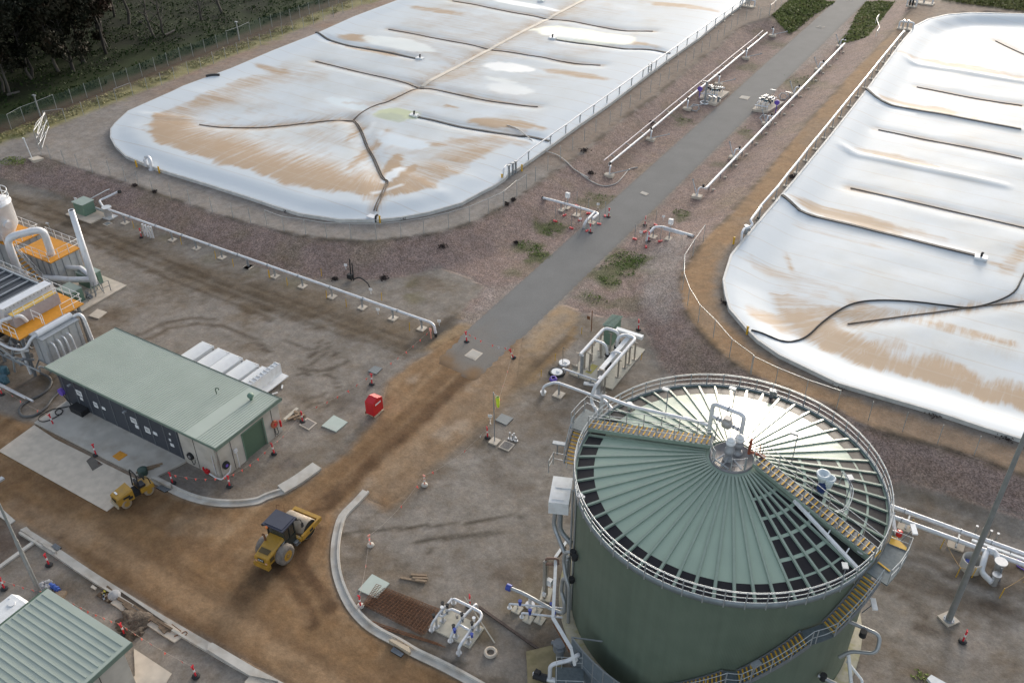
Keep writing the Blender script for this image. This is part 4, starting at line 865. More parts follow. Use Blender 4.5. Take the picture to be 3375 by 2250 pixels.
A2, B2 = Vector((TX + 1.40, TY + .22, cz(1.4) + .42)), Vector((TX + 9.05, TY - 1.78, cz(9.1) + .42))
walkway('roof_walkway', A2, B2, .82, 24)
# long white duct and dark service gap beside the right walkway
d2 = (B2 - A2).normalized(); s2 = Vector((-d2.y, d2.x, 0)).normalized()
w = MB(); w.bar(tp(-13.5, 4.2, cz(4.2) + .2), tp(-20.0, 8.95, cz(8.95) + .2), .17, .16); o = w.build('cable_duct', C_WHITE, tank)
for r, a in ((5.2, -12.5), (6.6, -14.2), (7.9, -15.5)):
    w = MB(); w.bar(tp(a, r, cz(r) + .22), tp(a - 3.2, r * 1.01, cz(r) + .22), .07); w.build('duct_bracket', C_WHITE, o)
w = MB(); w.add([tp(-9.5, 4.2, cz(4.2) + .02), tp(-14.2, 8.9, cz(8.9) + .02), tp(-19.2, 8.9, cz(8.9) + .02), tp(-13, 4.2, cz(4.2) + .02)], [(0, 1, 2, 3)]); w.build('service_gap', C_DARK, tank)
# platforms
def ring_plate(mb, r0, r1, a0, a1, z, n=6, t=.08):
    for i in range(n):
        b0 = a0 + (a1 - a0) * i / n; b1 = a0 + (a1 - a0) * (i + 1) / n
        mb.add([tp(b0, r0, z), tp(b0, r1, z), tp(b1, r1, z), tp(b1, r0, z), tp(b0, r0, z - t), tp(b0, r1, z - t), tp(b1, r1, z - t), tp(b1, r0, z - t)], [(0, 1, 2, 3), (7, 6, 5, 4), (0, 4, 5, 1), (2, 6, 7, 3), (1, 5, 6, 2), (3, 7, 4, 0)])
C_DECK = mat('blue_grey_grating', (.12, .145, .155), .55, metal=.2, var=.2, scale=6)
w = MB(); ring_plate(w, 9.25, 10.35, 172, 184, TH + .2); pl = w.build('platform', C_DECK, tank)
w = MB(); railing(w, [tp(172, 9.3, TH + .2), tp(172, 10.3, TH + .2), tp(176, 10.32, TH + .2), tp(180, 10.32, TH + .2), tp(183, 10.32, TH + .2)]); w.build('handrail', C_RAIL, pl)
w = MB(); ring_plate(w, 9.25, 10.45, -17.5, -1, TH - .02); pl2 = w.build('platform', C_DECK, tank)
w = MB(); railing(w, [tp(-17, 10.42, TH), tp(-12, 10.45, TH), tp(-6, 10.45, TH), tp(-1, 10.42, TH), tp(-1, 9.35, TH)], 1.05, 1.0); w.build('handrail', C_RAIL, pl2)
w = MB(); w.add([tp(-1.0, 9.3, TH + .03), tp(3, 9.32, TH + .03), tp(3, 9.6, TH + .03), tp(0, 10.3, TH + .03), tp(-1.2, 10.4, TH + .03)], [(0, 1, 2, 3, 4)]); w.build('yellow_plate', C_YEL, pl2)
w = MB(); w.bar(tp(-11.2, 9.35, TH + .015), tp(-12.2, 10.1, TH + .015), .1, .03); w.build('nosings', C_NOSE, pl2)
# outside stairs
def stair(a0, a1, z0, z1, r0=9.2, r1=10.05, n=14):
    tr = MB(); ns = MB(); rl = MB()
    for i in range(n):
        a = a0 + (a1 - a0) * (i + .5) / n; z = z0 + (z1 - z0) * (i + .6) / n; da = (a1 - a0) / n * .5
        tr.add([tp(a - da, r0, z), tp(a - da, r1, z), tp(a + da, r1, z), tp(a + da, r0, z), tp(a - da, r0, z - .05), tp(a - da, r1, z - .05), tp(a + da, r1, z - .05), tp(a + da, r0, z - .05)], [(0, 1, 2, 3), (7, 6, 5, 4), (0, 4, 5, 1), (2, 6, 7, 3), (1, 5, 6, 2), (3, 7, 4, 0)])
        ns.bar(tp(a + da * .75, r0 + .04, z + .015), tp(a + da * .75, r1 - .04, z + .015), .075, .035)
    P = lambda r, dz: [tp(a0 + (a1 - a0) * i / 10, r, z0 + (z1 - z0) * i / 10 + dz) for i in range(11)]
    for r in (r1 + .03, r0 - .03):
        sg = MB(); q = P(r, -.05)
        for i in range(10): sg.bar(q[i], q[i + 1], .04, .25)
        o = sg.build('stringer', C_DGALV, tank)
    railing(rl, P(r1 + .06, .0), 1.1, 1.3)
    tr.build('treads', C_TREAD, o); ns.build('nosings', C_NOSE, o); rl.build('handrail', C_RAIL, o)
stair(-18, -34, TH - .1, 8.6, n=13); stair(-42.5, -62, 8.5, 5.5, n=16); stair(-66.5, -88, 5.45, 2.4, n=17)
stair(-90, -100, 2.3, 0.8, n=8)
for a0, a1, z in ((-34, -42.5, 8.5), (-62, -66.5, 5.45)):
    w = MB(); ring_plate(w, 9.18, 10.1, a0, a1, z); p = w.build('landing', C_DECK, tank)
    w = MB(); railing(w, [tp(a0, 10.1, z), tp((a0 + a1) / 2, 10.12, z), tp(a1, 10.1, z)], 1.1, 1.2); w.build('handrail', C_RAIL, p)
    for a in (a0 + (a1 - a0) * .2, a0 + (a1 - a0) * .8):
        w = MB(); w.bar(tp(a, 9.1, z - .9), tp(a, 10.0, z - .1), .08); w.build('bracket', C_DGALV, p)
stair(184, 192.5, TH + .1, 9.5, n=9)
# hub: round deck with mixers
w = MB(); w.lathe((TX, TY, 0), [(1.28, cz(1.42) - .1), (1.28, cz(1.42) + .16), (1.22, cz(1.42) + .18), (1.22, cz(1.42) + .14), (0.0, cz(1.42) + .15)], 48); hub = w.build('hub_deck', mat('hub_steel', (.22, .215, .22), .55, metal=.15, var=.25), tank)
HZ = cz(1.42) + .16
w = MB()
for a0, a1 in ((-75, -35), (190, 235)): railing(w, [tp(a0 + (a1 - a0) * i / 4, 1.27, HZ) for i in range(5)], .95, .8, r=.018)
w.build('handrail', C_RAIL, hub)
def mixer(x, y, z, h, name='mixer'):
    m = MB(); m.lathe((x, y, z), [(.30, 0), (.30, .12), (.20, .16), (.22, .5), (.29, .55), (.29, .8), (.22, .86), (.25, h - .1), (.2, h)], 20); o = m.build(name, mat('mixer_grey', (.33, .34, .36), .45, metal=.3), tank)
    m = MB(); m.lathe((x, y, z + h), [(.27, 0), (.29, .10), (.21, .14), (.21, .2), (.25, .22), (.23, .3), (.09, .36), (.09, .42), (0, .43)], 20); m.build('mixer_cap', C_WHITE, o)
mixer(TX - .12, TY - .35, HZ, 1.25); mixer(TX + .15, TY + .45, HZ, 1.0)
w = MB()
for a, b in (((-.35, -.3), (-.75, -1.25)), ((.1, -.3), (-.2, -1.3)), ((-.9, -.95), (.25, -1.3)), ((.3, -.55), (.9, -.95))):
    w.bar((TX + a[0], TY + a[1], HZ + .3), (TX + b[0], TY + b[1], HZ + .2), .07)
w.build('support_beams', C_GALV, hub)
w = MB(); w.tube([(TX + .75, TY + .75, HZ), (TX + .75, TY + .8, HZ + 1.1)], .09, 8); w.tube([(TX + .85, TY + .55, HZ + .35), (TX + 1.6, TY + .55, HZ + .35), (TX + 1.7, TY + .5, HZ + .1)], .08, 8)
for q in (.0, .25, .5): w.cyl((TX + 1.25 + q * .8, TY + .55, HZ + .35), .13, .05, 10)
w.bar((TX + 1.4, TY + .6, HZ + .3), (TX + 1.35, TY + .65, HZ + 1.0), .05); w.build('brown_pipework', mat('red_brown_paint', (.30, .085, .045), .6, var=.2), hub)
# gas pipe arch over the hub and the pipe along the left walkway
C_PIPE = mat('white_pipe', (.66, .67, .70), .38, metal=.15, var=.06, dirt=(.45, .42, .38), dirt_amt=.3)
b1 = tp(138.3, 2.82, cz(2.82)); b2 = tp(94, 1.75, HZ)
t1 = Vector((b1.x, b1.y, 14.75)); t2 = Vector((b2.x, b2.y, 14.75)); dd = (t2 - t1)
w = MB(); w.tube(fillet([b1, t1, t2, b2 + Vector((0, 0, .1))], .35, 6), .135, 12)
l1 = t1 - Vector((0, 0, .95)); l2 = t2 - Vector((0, 0, 1.2)); w.tube([l1, l2], .115, 10)
arch = w.build('gas_pipe_arch', C_PIPE, tank)
w = MB(); m_ = l1.lerp(l2, .52); w.tube([l1.lerp(l2, .36), l1.lerp(l2, .42), l1.lerp(l2, .62), l1.lerp(l2, .68)], [.13, .33, .33, .13], 8)
w.box(m_ + Vector((0, 0, .3)), (.42, .4, .3), rz=math.atan2(dd.y, dd.x)); w.build('flame_trap', mat('trap_grey', (.42, .40, .385), .5, metal=.3), arch)
w = MB()
for u in (.2, .3, .74, .88): w.tube([l1.lerp(l2, u - .012), l1.lerp(l2, u + .012)], .17, 12)
w.tube([t1.lerp(t2, .49), t1.lerp(t2, .51)], .2, 12); w.build('flange', C_DGALV, arch)
w = MB(); w.tube(fillet([tp(167, 9.75, 8.6), tp(167, 9.75, 12.1), tp(166.8, 9.2, 12.15), tp(166, 7.4, 12.4), tp(150, 3.9, 12.85), tp(139.5, 2.95, 12.95)], .35, 5), .115, 10); w.build('gas_pipe', C_PIPE, tank)
# lamp standards on the roof
def roof_lamp(p, h, ang, mbp, mbl):
    mbp.bar(p, p + Vector((0, 0, h)), .05); t = p + Vector((0, 0, h)); d = Vector((math.cos(ang), math.sin(ang), 0))
    mbl.box(t + d * .18 + Vector((0, 0, .06)), (.42, .3, .1), rz=ang)
for a, r, h, an in ((154, 5.8, 2.2, PI), (110, 4.5, 2.3, PI), (33, 3.6, 2.2, PI), (2, 6.6, 2.5, 2.2), (-30, 9.1, 1.4, 2.0)):
    p = MB(); l = MB(); roof_lamp(tp(a, r, cz(r)), h, an, p, l); o = p.build('lamp_post', C_DGALV, tank); l.build('lamp_head', C_GALV, o)
# two pale funnels on a blue drive
fb = tp(10, 5.2, cz(5.2)); w = MB(); w.cyl(fb, .2, .75, 12); w.box(fb + Vector((0, 0, .4)), (.5, .35, .3)); fo = w.build('drive', mat('navy_motor', (.03, .05, .16), .4), tank)
for dx, dz, r in ((-.1, 1.0, .40), (.3, .85, .33)):
    w = MB(); w.lathe(fb + Vector((dx, .1, dz)), [(.16, -.4), (.24, -.1), (r * .75, .0), (r, .32), (r * .8, .34), (r * .4, .18), (0, .15)], 24); w.build('funnel', mat('pale_blue_grey', (.55, .62, .65), .4), fo)
w = MB()
for q in (0, .12): w.tube(smooth_path([tp(22 - q * 8, 6.3 + q, cz(6.3) + 1.0), tp(12, 6.75 + q, cz(6.8) + .9), tp(0, 6.7 + q, cz(6.7) + .75), tp(-6, 6.3 + q, cz(6.3) + .65)], 5), .03, 6)
w.bar(tp(22, 6.3, cz(6.3)), tp(22, 6.3, cz(6.3) + 1.0), .05); w.build('loop_rail', C_RAIL, tank)
# small fittings on the cone and the rim
for a, r in ((92, 8.9), (-138, 9.1), (161, 8.2)):
    w = MB(); p = tp(a, r, cz(r)); w.cyl(p, .12, .55, 10); w.cyl(p + Vector((0, 0, .5)), .2, .12, 12); w.cyl(p + Vector((.2, .1, .2)), .1, .3, 8); w.build('vent_valve', C_STAIN, tank)
for a, r in ((-10.8, 5.1), (-12.0, 5.9), (-12.2, 6.5)):
    w = MB(); p = tp(a, r, cz(r)); w.cyl(p, .08, .35, 8); w.box(p + Vector((0, 0, .4)), (.16, .16, .14)); w.build('instrument', C_BLACK, tank)
w = MB(); w.tube([tp(-12.6 + .02 * i, 8.45, cz(8.4) + .25) + Vector((.26 * math.cos(i * PI / 8), .26 * math.sin(i * PI / 8), 0)) for i in range(17)], .05, 6); w.build('hose_reel', C_STAIN, tank)
w = MB(); p = tp(-10.5, 8.95, cz(8.9)); w.cyl(p, .16, .35, 12); w.cyl(p + Vector((0, 0, .32)), .22, .1, 12); w.build('level_gauge', C_WHITE, tank)
# white cabinet hung on the left side, with its ducts
w = MB(); c = tp(-158.2, 9.95, 8.25); w.box(c, (1.25, 2.35, .95), rz=math.radians(-158.2)); cb = w.build('ductwork_cabinet', C_WHITE, tank)
w = MB(); w.box(c + Vector((-.02, .45, .49)), (1.0, .55, .04), rz=math.radians(-158.2)); w.box(c + Vector((.12, -.55, .49)), (.75, .7, .03), rz=math.radians(-158.2)); w.build('cabinet_lid', C_WHITE, cb)
w = MB(); w.tube(fillet([tp(-153, 9.9, 7.8), tp(-152, 9.9, 6.3), tp(-149, 9.15, 5.6)], .4, 5), .17, 10); w.tube(fillet([tp(-156, 10.2, 7.8), tp(-155.5, 10.3, 6.0), tp(-149, 9.6, 4.9), tp(-146, 9.35, 4.6)], .4), .15, 8); w.build('duct', C_GALV, cb)
C_PG = mat('grey_pipe', (.36, .37, .375), .42, metal=.4, var=.12)
w = MB(); w.tube([tp(-146.5, 9.42, 4.9), tp(-146.3, 9.42, .4)], .13, 8); w.tube([tp(-143, 9.12, 11), tp(-143, 9.12, .4)], .06, 6); w.tube([tp(-148.2, 9.2, 10.4), tp(-148.2, 9.2, .4)], .07, 6)
w.tube(fillet([tp(-138.5, 9.15, 6.6), tp(-141, 9.7, 6.4), tp(-143, 9.75, 5.2), tp(-139, 9.7, 4.4), tp(-137, 9.55, 3.9), tp(-137, 9.5, .4)], .4, 5), .115, 9)
w.tube(fillet([tp(-139, 9.15, 3.9), tp(-142.5, 9.75, 3.7), tp(-143, 9.8, 2.2), tp(-139.5, 9.7, 2.0), tp(-138.5, 9.7, 1.0), tp(-141, 10.3, .9), tp(-149, 12.2, .85), tp(-151, 13.2, .9)], .35, 4), .13, 9)
w.build('side_pipework', C_PG, tank)
for a, z in ((-139, 6.6), (-139.5, 4.0), (-136.5, 6.6)):
    w = MB(); w.cyl(tp(a, 9.3, z - .15), .2, .3, 10); w.build('side_valve', C_BLACK, tank)
w = MB(); w.tube([tp(-150.6, 13.0, .9), tp(-151.2, 13.3, .92)], .24, 10); w.build('end_valve', C_BLUE, tank)
w = MB(); w.cyl(tp(-147.5, 11.75, 0), .12, .8, 10); w.cyl(tp(-147.5, 11.75, 0), .33, .1, 16); w.build('pipe_prop', C_PIPE, tank)
# right side pipes by the stair
w = MB(); w.tube(fillet([tp(-19, 9.2, 7.0), tp(-16, 10.9, 7.0), tp(-19, 11.2, 6.2), tp(-22, 10.0, 5.6), tp(-24, 9.7, 5.0)], .4), .11, 8); w.build('side_pipework', C_PG, tank); w = MB(); w.tube(fillet([tp(-28, 9.15, 3.2), tp(-24, 10.4, 3.0), tp(-24.5, 10.9, 2.0), tp(-31, 10.6, 1.4), tp(-36, 10.2, 1.0), tp(-38, 9.9, .2)], .4), .12, 8); w.build('side_pipework', C_PG, tank)
w = MB(); w.tube([tp(-22.5, 10.0, 5.4), tp(-22.5, 11.2, 2.0), tp(-30, 11.2, .9), tp(-36.5, 11.6, .5)], .11, 4); w.tube(fillet([tp(-21.5, 10.0, 4.6), tp(-18.5, 11.0, 3.3), tp(-22.4, 11.1, 3.0)], .3), .08, 6); w.build('white_duct', C_WHITE, tank)
for a, r, z in ((-27, 9.4, 3.0), (-19.5, 10.2, 6.8)):
    w = MB(); w.cyl(tp(a, r, z), .2, .4, 10); w.build('side_valve', C_BLACK, tank)
# white gusset and small lamp at the far right of the rim
w = MB(); w.extr([tp(9, 9.2, TH + .9), tp(4, 9.25, TH + .6), tp(3, 9.95, TH - .7), tp(8, 9.4, TH - .6)], (0.05, 0, .05)); w.build('white_shroud', C_WHITE, tank)
for a, z, r in ((4.5, TH + .2, 10.3), (-19.5, 9.0, 10.2)):
    p = MB(); p.bar(tp(a, r - .4, z - .6), tp(a, r, z + .5), .05); o = p.build('lamp_post', C_DGALV, tank); p = MB(); p.box(tp(a, r + .05, z + .55), (.28, .75, .1), rz=.4); p.build('lamp_head', C_WHITE, o)
w = MB(); w.bar(tp(-170, 10.7, 9.6), tp(-170, 10.7, 10.6), .05); o = w.build('lamp_post', C_DGALV, tank); w = MB(); w.box(tp(-170, 10.6, 10.62), (.8, .3, .1), rz=.3); w.build('lamp_head', C_GALV, o)
w = MB(); railing(w, [tp(-167.5, 9.9, 9.2), tp(-167.5, 10.8, 9.2), tp(-163, 10.9, 9.2)], 1.0, .9); w.build('handrail', C_RAIL, tank)
w = MB(); w.lathe(tp(2.4, 9.7, TH + .3) , [(.0, 0), (.17, 0), (.17, .3), (0, .32)], 12); w.build('extinguisher', C_REDP, tank)
for a in (-79.5, -59.0):
    p = MB(); p.bar(tp(a, 9.95, 2.2 if a < -70 else 5.6), tp(a, 10.3, 4.4 if a < -70 else 7.6), .05); o = p.build('lamp_post', C_GALV, tank); p = MB(); p.box(tp(a, 10.3, 4.5 if a < -70 else 7.7), (.3, .55, .12), rz=math.radians(a) + .5); p.build('lamp_head', C_GALV, o)
# mesh screen of the stair compound
C_SCREEN = mat('blue_grey_screen', (.17, .205, .235), .55, metal=.25, var=.12, scale=3)
scr = thing('stair_screen', 'curved blue-grey mesh screen with a door at the foot of the green tank stair', 'screen', (TX, TY, 0))
P = [tp(a, 10.5, .1) for a in (-121, -114.6, -109.5, -105, -100.6, -96)]
for a, b in zip(P[:-1], P[1:]):
    m = MB(); m.bar((a + b) / 2 * 0 + a + Vector((0, 0, 1.35)), b + Vector((0, 0, 1.35)), .03, 2.55); m.build('mesh_panel', C_SCREEN, scr)
m = MB()
for p in P: m.bar(p, p + Vector((0, 0, 2.75)), .08)
for z in (.1, 1.4, 2.7):
    for a, b in zip(P[:-1], P[1:]): m.bar(a + Vector((0, 0, z)), b + Vector((0, 0, z)), .07)
m.bar(P[0] + Vector((0, 0, 2.7)), tp(-114, 9.1, 2.8), .07); m.build('frame', C_GALV, scr)
m = MB(); m.bar(tp(-118.2, 10.58, 1.55), tp(-116.8, 10.58, 1.45), .02, .5); m.build('notice', C_WHITE, scr)
# ================================================================ BUILDINGS AND PLANT
def roof_mat(pitch, axis):
    m = bpy.data.materials.new('ribbed_green_roof'); m.use_nodes = True; n = m.node_tree.nodes; L = m.node_tree.links.new; b = n['Principled BSDF']
    b.inputs['Roughness'].default_value = .42
    tc = n.new('ShaderNodeTexCoord'); nz = n.new('ShaderNodeTexNoise'); nz.inputs['Scale'].default_value = .5; nz.inputs['Detail'].default_value = 6; L(tc.outputs['Object'], nz.inputs['Vector'])
    cr = n.new('ShaderNodeValToRGB'); cr.color_ramp.elements[0].color = (.335, .38, .33, 1); cr.color_ramp.elements[1].color = (.38, .425, .375, 1); cr.color_ramp.elements[0].position = .3; cr.color_ramp.elements[1].position = .7
    L(nz.outputs['Fac'], cr.inputs[0]); L(cr.outputs[0], b.inputs['Base Color']); return m
C_ROOF = roof_mat(.3, 'x')
# ---- main switchroom: 19.75 x 7.1 m
bld = thing('switchroom_building', 'long concrete building with a pale green ribbed roof and dark louvre doors', 'building', (-55.8, 36, 0))
X0, X1, Y0, Y1 = -64.6, -46.2, 32.78, 39.35
HZ0, HZ1 = 3.42, 3.15
w = MB(); w.box(((X0 + X1) / 2 - .1, Y1 - .1, 1.55), (X1 - X0 - .2, .2, 3.1)); w.box((X0 + .1, (Y0 + Y1) / 2 - .1, 1.55), (.2, Y1 - Y0 - .2, 3.1))
w.box((-48.3, Y0 - .02, 1.6), (3.8, .2, 3.2))
w.box((X1 - .1, 34.09, 1.6), (.2, 2.42, 3.2)); w.box((X1 - .1, 38.45, 1.56), (.2, 1.8, 3.12)); w.box((X1 - .1, 36.425, 2.9), (.2, 2.25, .5))
wl = w.build('wall', C_CONC, bld)
w = MB()
for x in (-48.6, ): w.box((x, Y0 - .13, 1.6), (.03, .03, 3.1))
for y in (34.1, 38.5): w.box((X1 + .01, y, 1.6), (.03, .03, 3.1))
w.build('panel_joint', C_DARK, wl)
w = MB(); w.box((-57.45, Y0, 1.65), (14.3, .12, 3.3)); lo = w.build('louvre_front', mat('dark_louvre', (.055, .062, .078), .45, metal=.2, var=.2, stretch=(1, 1, 9)), bld)
w = MB()
for i in range(10): w.box((-64.2 + i * 1.52, Y0 - .07, 1.65), (.07, .05, 3.25))
w.build('louvre_mullion', mat('mullion', (.14, .15, .165), .5), lo)
for x, z, sx, sz in ((-62.2, 2.0, .7, .55), (-62.1, 1.45, .35, .3), (-60.3, 1.55, .5, .55), (-59.3, 1.6, .4, .28), (-55.6, 1.9, .7, .55), (-55.4, 1.35, .4, .35), (-54.1, 1.55, .6, .6), (-53.2, 1.6, .45, .3), (-51.4, 1.2, .4, .3), (-51.3, 2.4, .16, .16), (-51.5, 1.7, .22, .22)):
    w = MB(); w.box((x, Y0 - .09, z), (sx, .03, sz)); o = w.build('notice', C_WHITE, bld)
    if sx > .45:
        w = MB(); [w.box((x, Y0 - .108, z + sz * (.25 - .2 * k)), (sx * .7, .008, sz * .06)) for k in range(3)]; w.build('notice_text', C_BLACK, o)
for x in (-62.6, -55.9):
    w = MB(); w.bar((x, Y0 - .1, 2.9), (x + .1, Y0 - .5, 3.0), .06); w.box((x + .1, Y0 - .5, 3.0), (.2, .3, .1)); w.build('lamp', C_GALV, lo)
# roof: ribs run across, gently falling to the back
RX0, RX1, RY0, RY1 = -65.72, -45.97, 32.52, 39.65
def rz_(y): return 3.52 + (y - RY0) / (RY1 - RY0) * (3.2 - 3.52)
w = MB(); w.extr([(RX0, RY0, rz_(RY0)), (RX0, RY1, rz_(RY1)), (RX0, RY1, rz_(RY1) - .22), (RX0, RY0, rz_(RY0) - .22)], (RX1 - RX0, 0, 0)); rf = w.build('roof', C_ROOF, bld)
w = MB(); k = 0
x = RX0 + .12
while x < RX1 - .1:
    if not (-49.25 < x < -48.15): w.bar((x, RY0 + .03, rz_(RY0) + .012), (x, RY1 - .05, rz_(RY1) + .012), .07, .05)
    x += .245
w.build('roof_ribs', C_ROOF, rf)
w = MB(); w.box(((RX0 + RX1) / 2, RY1 + .02, rz_(RY1) - .03), (RX1 - RX0 + .04, .09, .14)); w.build('gutter', mat('gutter_green', (.055, .085, .07), .5), rf)
w = MB(); w.box(((RX0 + RX1) / 2, RY0 - .015, rz_(RY0) - .09), (RX1 - RX0 + .04, .05, .24)); w.box((RX1 + .015, (RY0 + RY1) / 2, 3.28), (.04, RY1 - RY0, .3)); w.build('fascia', mat('fascia_green', (.15, .205, .17), .45), rf)
p = Vector(wy('y1', 1865, 515, 36.3)); p.z = rz_(p.y); p = G('y1', 1865, 515, 3.33); w = MB(); w.tube(fillet([p, p + Vector((0, 0, .55)), p + Vector((.25, .1, .62)), p + Vector((.28, .1, .45))], .1), .045, 6); w.build('vent_pipe', C_DGREEN, rf)
p = G('y1', 2165, 565, 3.28); w = MB(); w.lathe(p, [(.13, 0), (.13, .3), (.26, .32), (.28, .45), (.18, .58), (0, .62)], 14); w.build('roof_ventilator', C_GREEN, rf)
w = MB(); w.box((X1 - .12, 36.42, 1.32), (.08, 2.3, 2.64)); rd = w.build('roller_door', mat('roller_door_green', (.085, .14, .095), .5, var=.1, stretch=(1, 1, 12)), bld)
w = MB(); w.box((X1 + .02, 35.27, 1.35), (.06, .08, 2.7)); w.box((X1 + .02, 37.57, 1.35), (.06, .08, 2.7)); w.box((X1 + .02, 36.42, 2.68), (.06, 2.38, .08)); w.build('door_frame', C_GREEN, rd)
# reels and wall services
def reel(p, m1, m2, axis, nm):
    o = MB(); o.cyl(p, .32, .18, 20, axis=axis); r = o.build(nm, m1, bld); o = MB(); o.cyl(Vector(p) + (Vector((0, -.03, 0)) if axis == 'y' else Vector((.16, 0, 0))), .13, .06, 14, axis=axis); o.build('reel_hub', m2, r); return r
reel((-49.3, Y0 - .3, 1.1), C_BLACK, C_STAIN, 'y', 'hose_reel'); reel((-46.18, 33.2, 1.2), C_BLACK, C_PURPLE, 'x', 'hose_reel'); reel((-46.18, 38.55, 1.35), mat('orange_cover', (.40, .12, .06), .6), C_RED, 'x', 'hose_reel')
w = MB(); w.tube(fillet([(-49.25, Y0 - .25, .9), (-49.0, Y0 - .3, .35), (-48.75, Y0 - .3, .8), (-48.7, Y0 - .3, 1.05)], .2), .03, 6); w.tube(fillet([(-46.1, 38.5, 1.0), (-46.0, 38.45, .3), (-46.0, 38.75, .35), (-46.1, 38.75, .9)], .15), .03, 6); w.build('hanging_hose', C_BLACK, bld)
w = MB(); w.cyl((-46.0, 39.1, .75), .09, .6, 10); w.build('fire_extinguisher', C_REDP, bld)
w = MB(); w.box((-47.6, Y0 - .3, .4), (.36, .22, .3)); w.cyl((-47.8, Y0 - .4, .55), .08, .25, 8); w.build('fire_valve', C_REDP, bld)
w = MB(); w.tube(fillet([(-47.3, Y0 - .35, .35), (-46.6, Y0 - .4, .3), (-46.0, Y0 - .35, .35), (-45.95, 33.3, .5), (-45.95, 33.5, 1.0)], .15), .055, 8); w.tube([(-46.75, Y0 - .17, .4), (-46.75, Y0 - .17, 2.3)], .04, 6); w.tube([(-46.05, 34.35, .1), (-46.05, 34.35, 1.9)], .05, 6); w.box((-46.02, 34.3, 1.85), (.14, .3, .3)); w.build('wall_pipe', C_PIPE, bld)
# objects in front of the louvres
b = G('y1', 690, 690); w = MB(); w.box((b.x + .0, b.y + .1, .35), (1.5, .8, .7)); tag(w.build('skip_bin', C_BLACK), 'black open bin standing against the dark louvre doors', 'bin')
# apron, kerb and pads
w = MB(); ap = GS('y1', [(160, 720), (590, 490), (640, 560), (1600, 1110), (1430, 1190), (1240, 1290), (1165, 1235), (330, 790)]); w.prism([G('y1', 300, 775), Vector((-64.7, 33.6, 0)), Vector((-50.2, 33.6, 0)), G('y1', 1600, 1112), G('y1', 1440, 1195), G('y1', 1290, 1270), G('y1', 1190, 1225)], .01, .17); tag(w.build('concrete_apron', C_CONC), kind='structure')
w = MB(); w.prism(GS('y1', [(-10, 1012), (298, 790), (480, 912), (1165, 1250), (1240, 1300), (922, 1532)]), .0, .085); tag(w.build('concrete_pad', C_CONCL), kind='structure')
w = MB(); w.prism(GS('y1', [(745, 1100), (790, 1060), (890, 1130), (800, 1185)]), .085, .09); tag(w.build('puddle', mat('muddy_water', (.07, .055, .04), .12, var=.2)), kind='structure')
w = MB(); w.prism(GS('y1', [(968, 1055), (1035, 1008), (1100, 1042), (1025, 1092)], .17), .17, .205); tag(w.build('pit_cover', C_ORANGE), 'orange grated pit cover set in the concrete apron', 'pit cover')
# ---- building at the bottom left edge
b2 = thing('pump_building', 'small concrete building with a pale green ribbed roof at the bottom left corner', 'building', (-42, 14, 0))
QX0, QX1, QY0, QY1 = -45.18, -37.45, 6.5, 17.6
w = MB(); w.box((QX0 + 4.05, (QY0 + QY1) / 2 - .1, 1.6), (6.9, QY1 - QY0 - .9, 3.2)); w.build('wall', C_CONC, b2)
w = MB(); w.box((-37.6 - .02, 15.2, 1.6), (.04, .03, 3.2)); w.build('panel_joint', C_DARK, b2)
def r2(x): return 3.9 - (x - QX1) * .02
w = MB(); w.extr([(QX0, QY0, 3.7), (QX1, QY0, 3.62), (QX1, QY0, 3.42), (QX0, QY0, 3.5)], (0, QY1 - QY0, 0)); rf2 = w.build('roof', C_ROOF, b2)
w = MB(); y = QY1 - .45
while y > QY0: w.bar((QX0 + .1, y, 3.715), (QX1 - .3, y, 3.638), .085, .07); y -= .42
w.build('roof_ribs', C_ROOF, rf2)
w = MB(); w.box((QX1 + .02, (QY0 + QY1) / 2, 3.5), (.04, QY1 - QY0, .36)); w.build('fascia', mat('fascia_green', (.15, .205, .17), .45), rf2)
w = MB(); w.box((QX0 - .06, (QY0 + QY1) / 2, 3.64), (.12, QY1 - QY0, .14)); w.build('gutter', C_DGREEN, rf2)
w = MB(); w.prism([G('w1', 1155, 1275), G('w1', 1480, 1490), G('w1', 1350, 1700), Vector((-38.2, 12, 0)), Vector((-38.2, 17.4, 0))], 0, .08); tag(w.build('concrete_pad', C_CONCL), kind='structure')
# ---- white generator set beside it
g = thing('generator_set', 'white container generator set beside the bottom left building', 'generator', (-47.5, 15, .0))
gx0, gx1, gz = -48.0, -46.55, 2.45
w = MB(); w.box(((gx0 + gx1) / 2, 13.6, gz / 2), (gx1 - gx0, 6.0, gz)); w.build('housing', C_WHITE, g)
w = MB(); w.extr([(gx0, 16.6, gz), (gx1, 16.6, gz), (gx1, 16.95, gz - .5), (gx0, 16.95, gz - .5)], (0, 0, -.08)); w.cyl(((gx0 + gx1) / 2, 16.1, gz), .22, .06, 16); w.cyl((gx0 + .2, 16.3, gz), .06, .05, 10); w.build('vent_cap', C_WHITE, g)
def text(body, size, loc, rot, m, name, parent, ext=.004):
    cu = bpy.data.curves.new(name, 'FONT'); cu.body = body; cu.size = size; cu.extrude = ext; cu.align_x = 'CENTER'; cu.align_y = 'CENTER'
    ob = bpy.data.objects.new(name, cu); COL.objects.link(ob)
    dg = bpy.context.evaluated_depsgraph_get(); me = bpy.data.meshes.new_from_object(ob.evaluated_get(dg)); bpy.data.objects.remove(ob)
    q = bpy.data.objects.new(name, me); COL.objects.link(q); me.materials.clear(); me.materials.append(m); q.rotation_euler = rot
    o = Vector((0, 0, 0)); pp = parent
    while pp is not None: o = o + pp.location; pp = pp.parent
    q.location = Vector(loc) - o; q.parent = parent; return q
C_TXR = mat('red_lettering', (.30, .02, .03), .5); C_TXK = mat('black_lettering', (.02, .02, .02), .5)
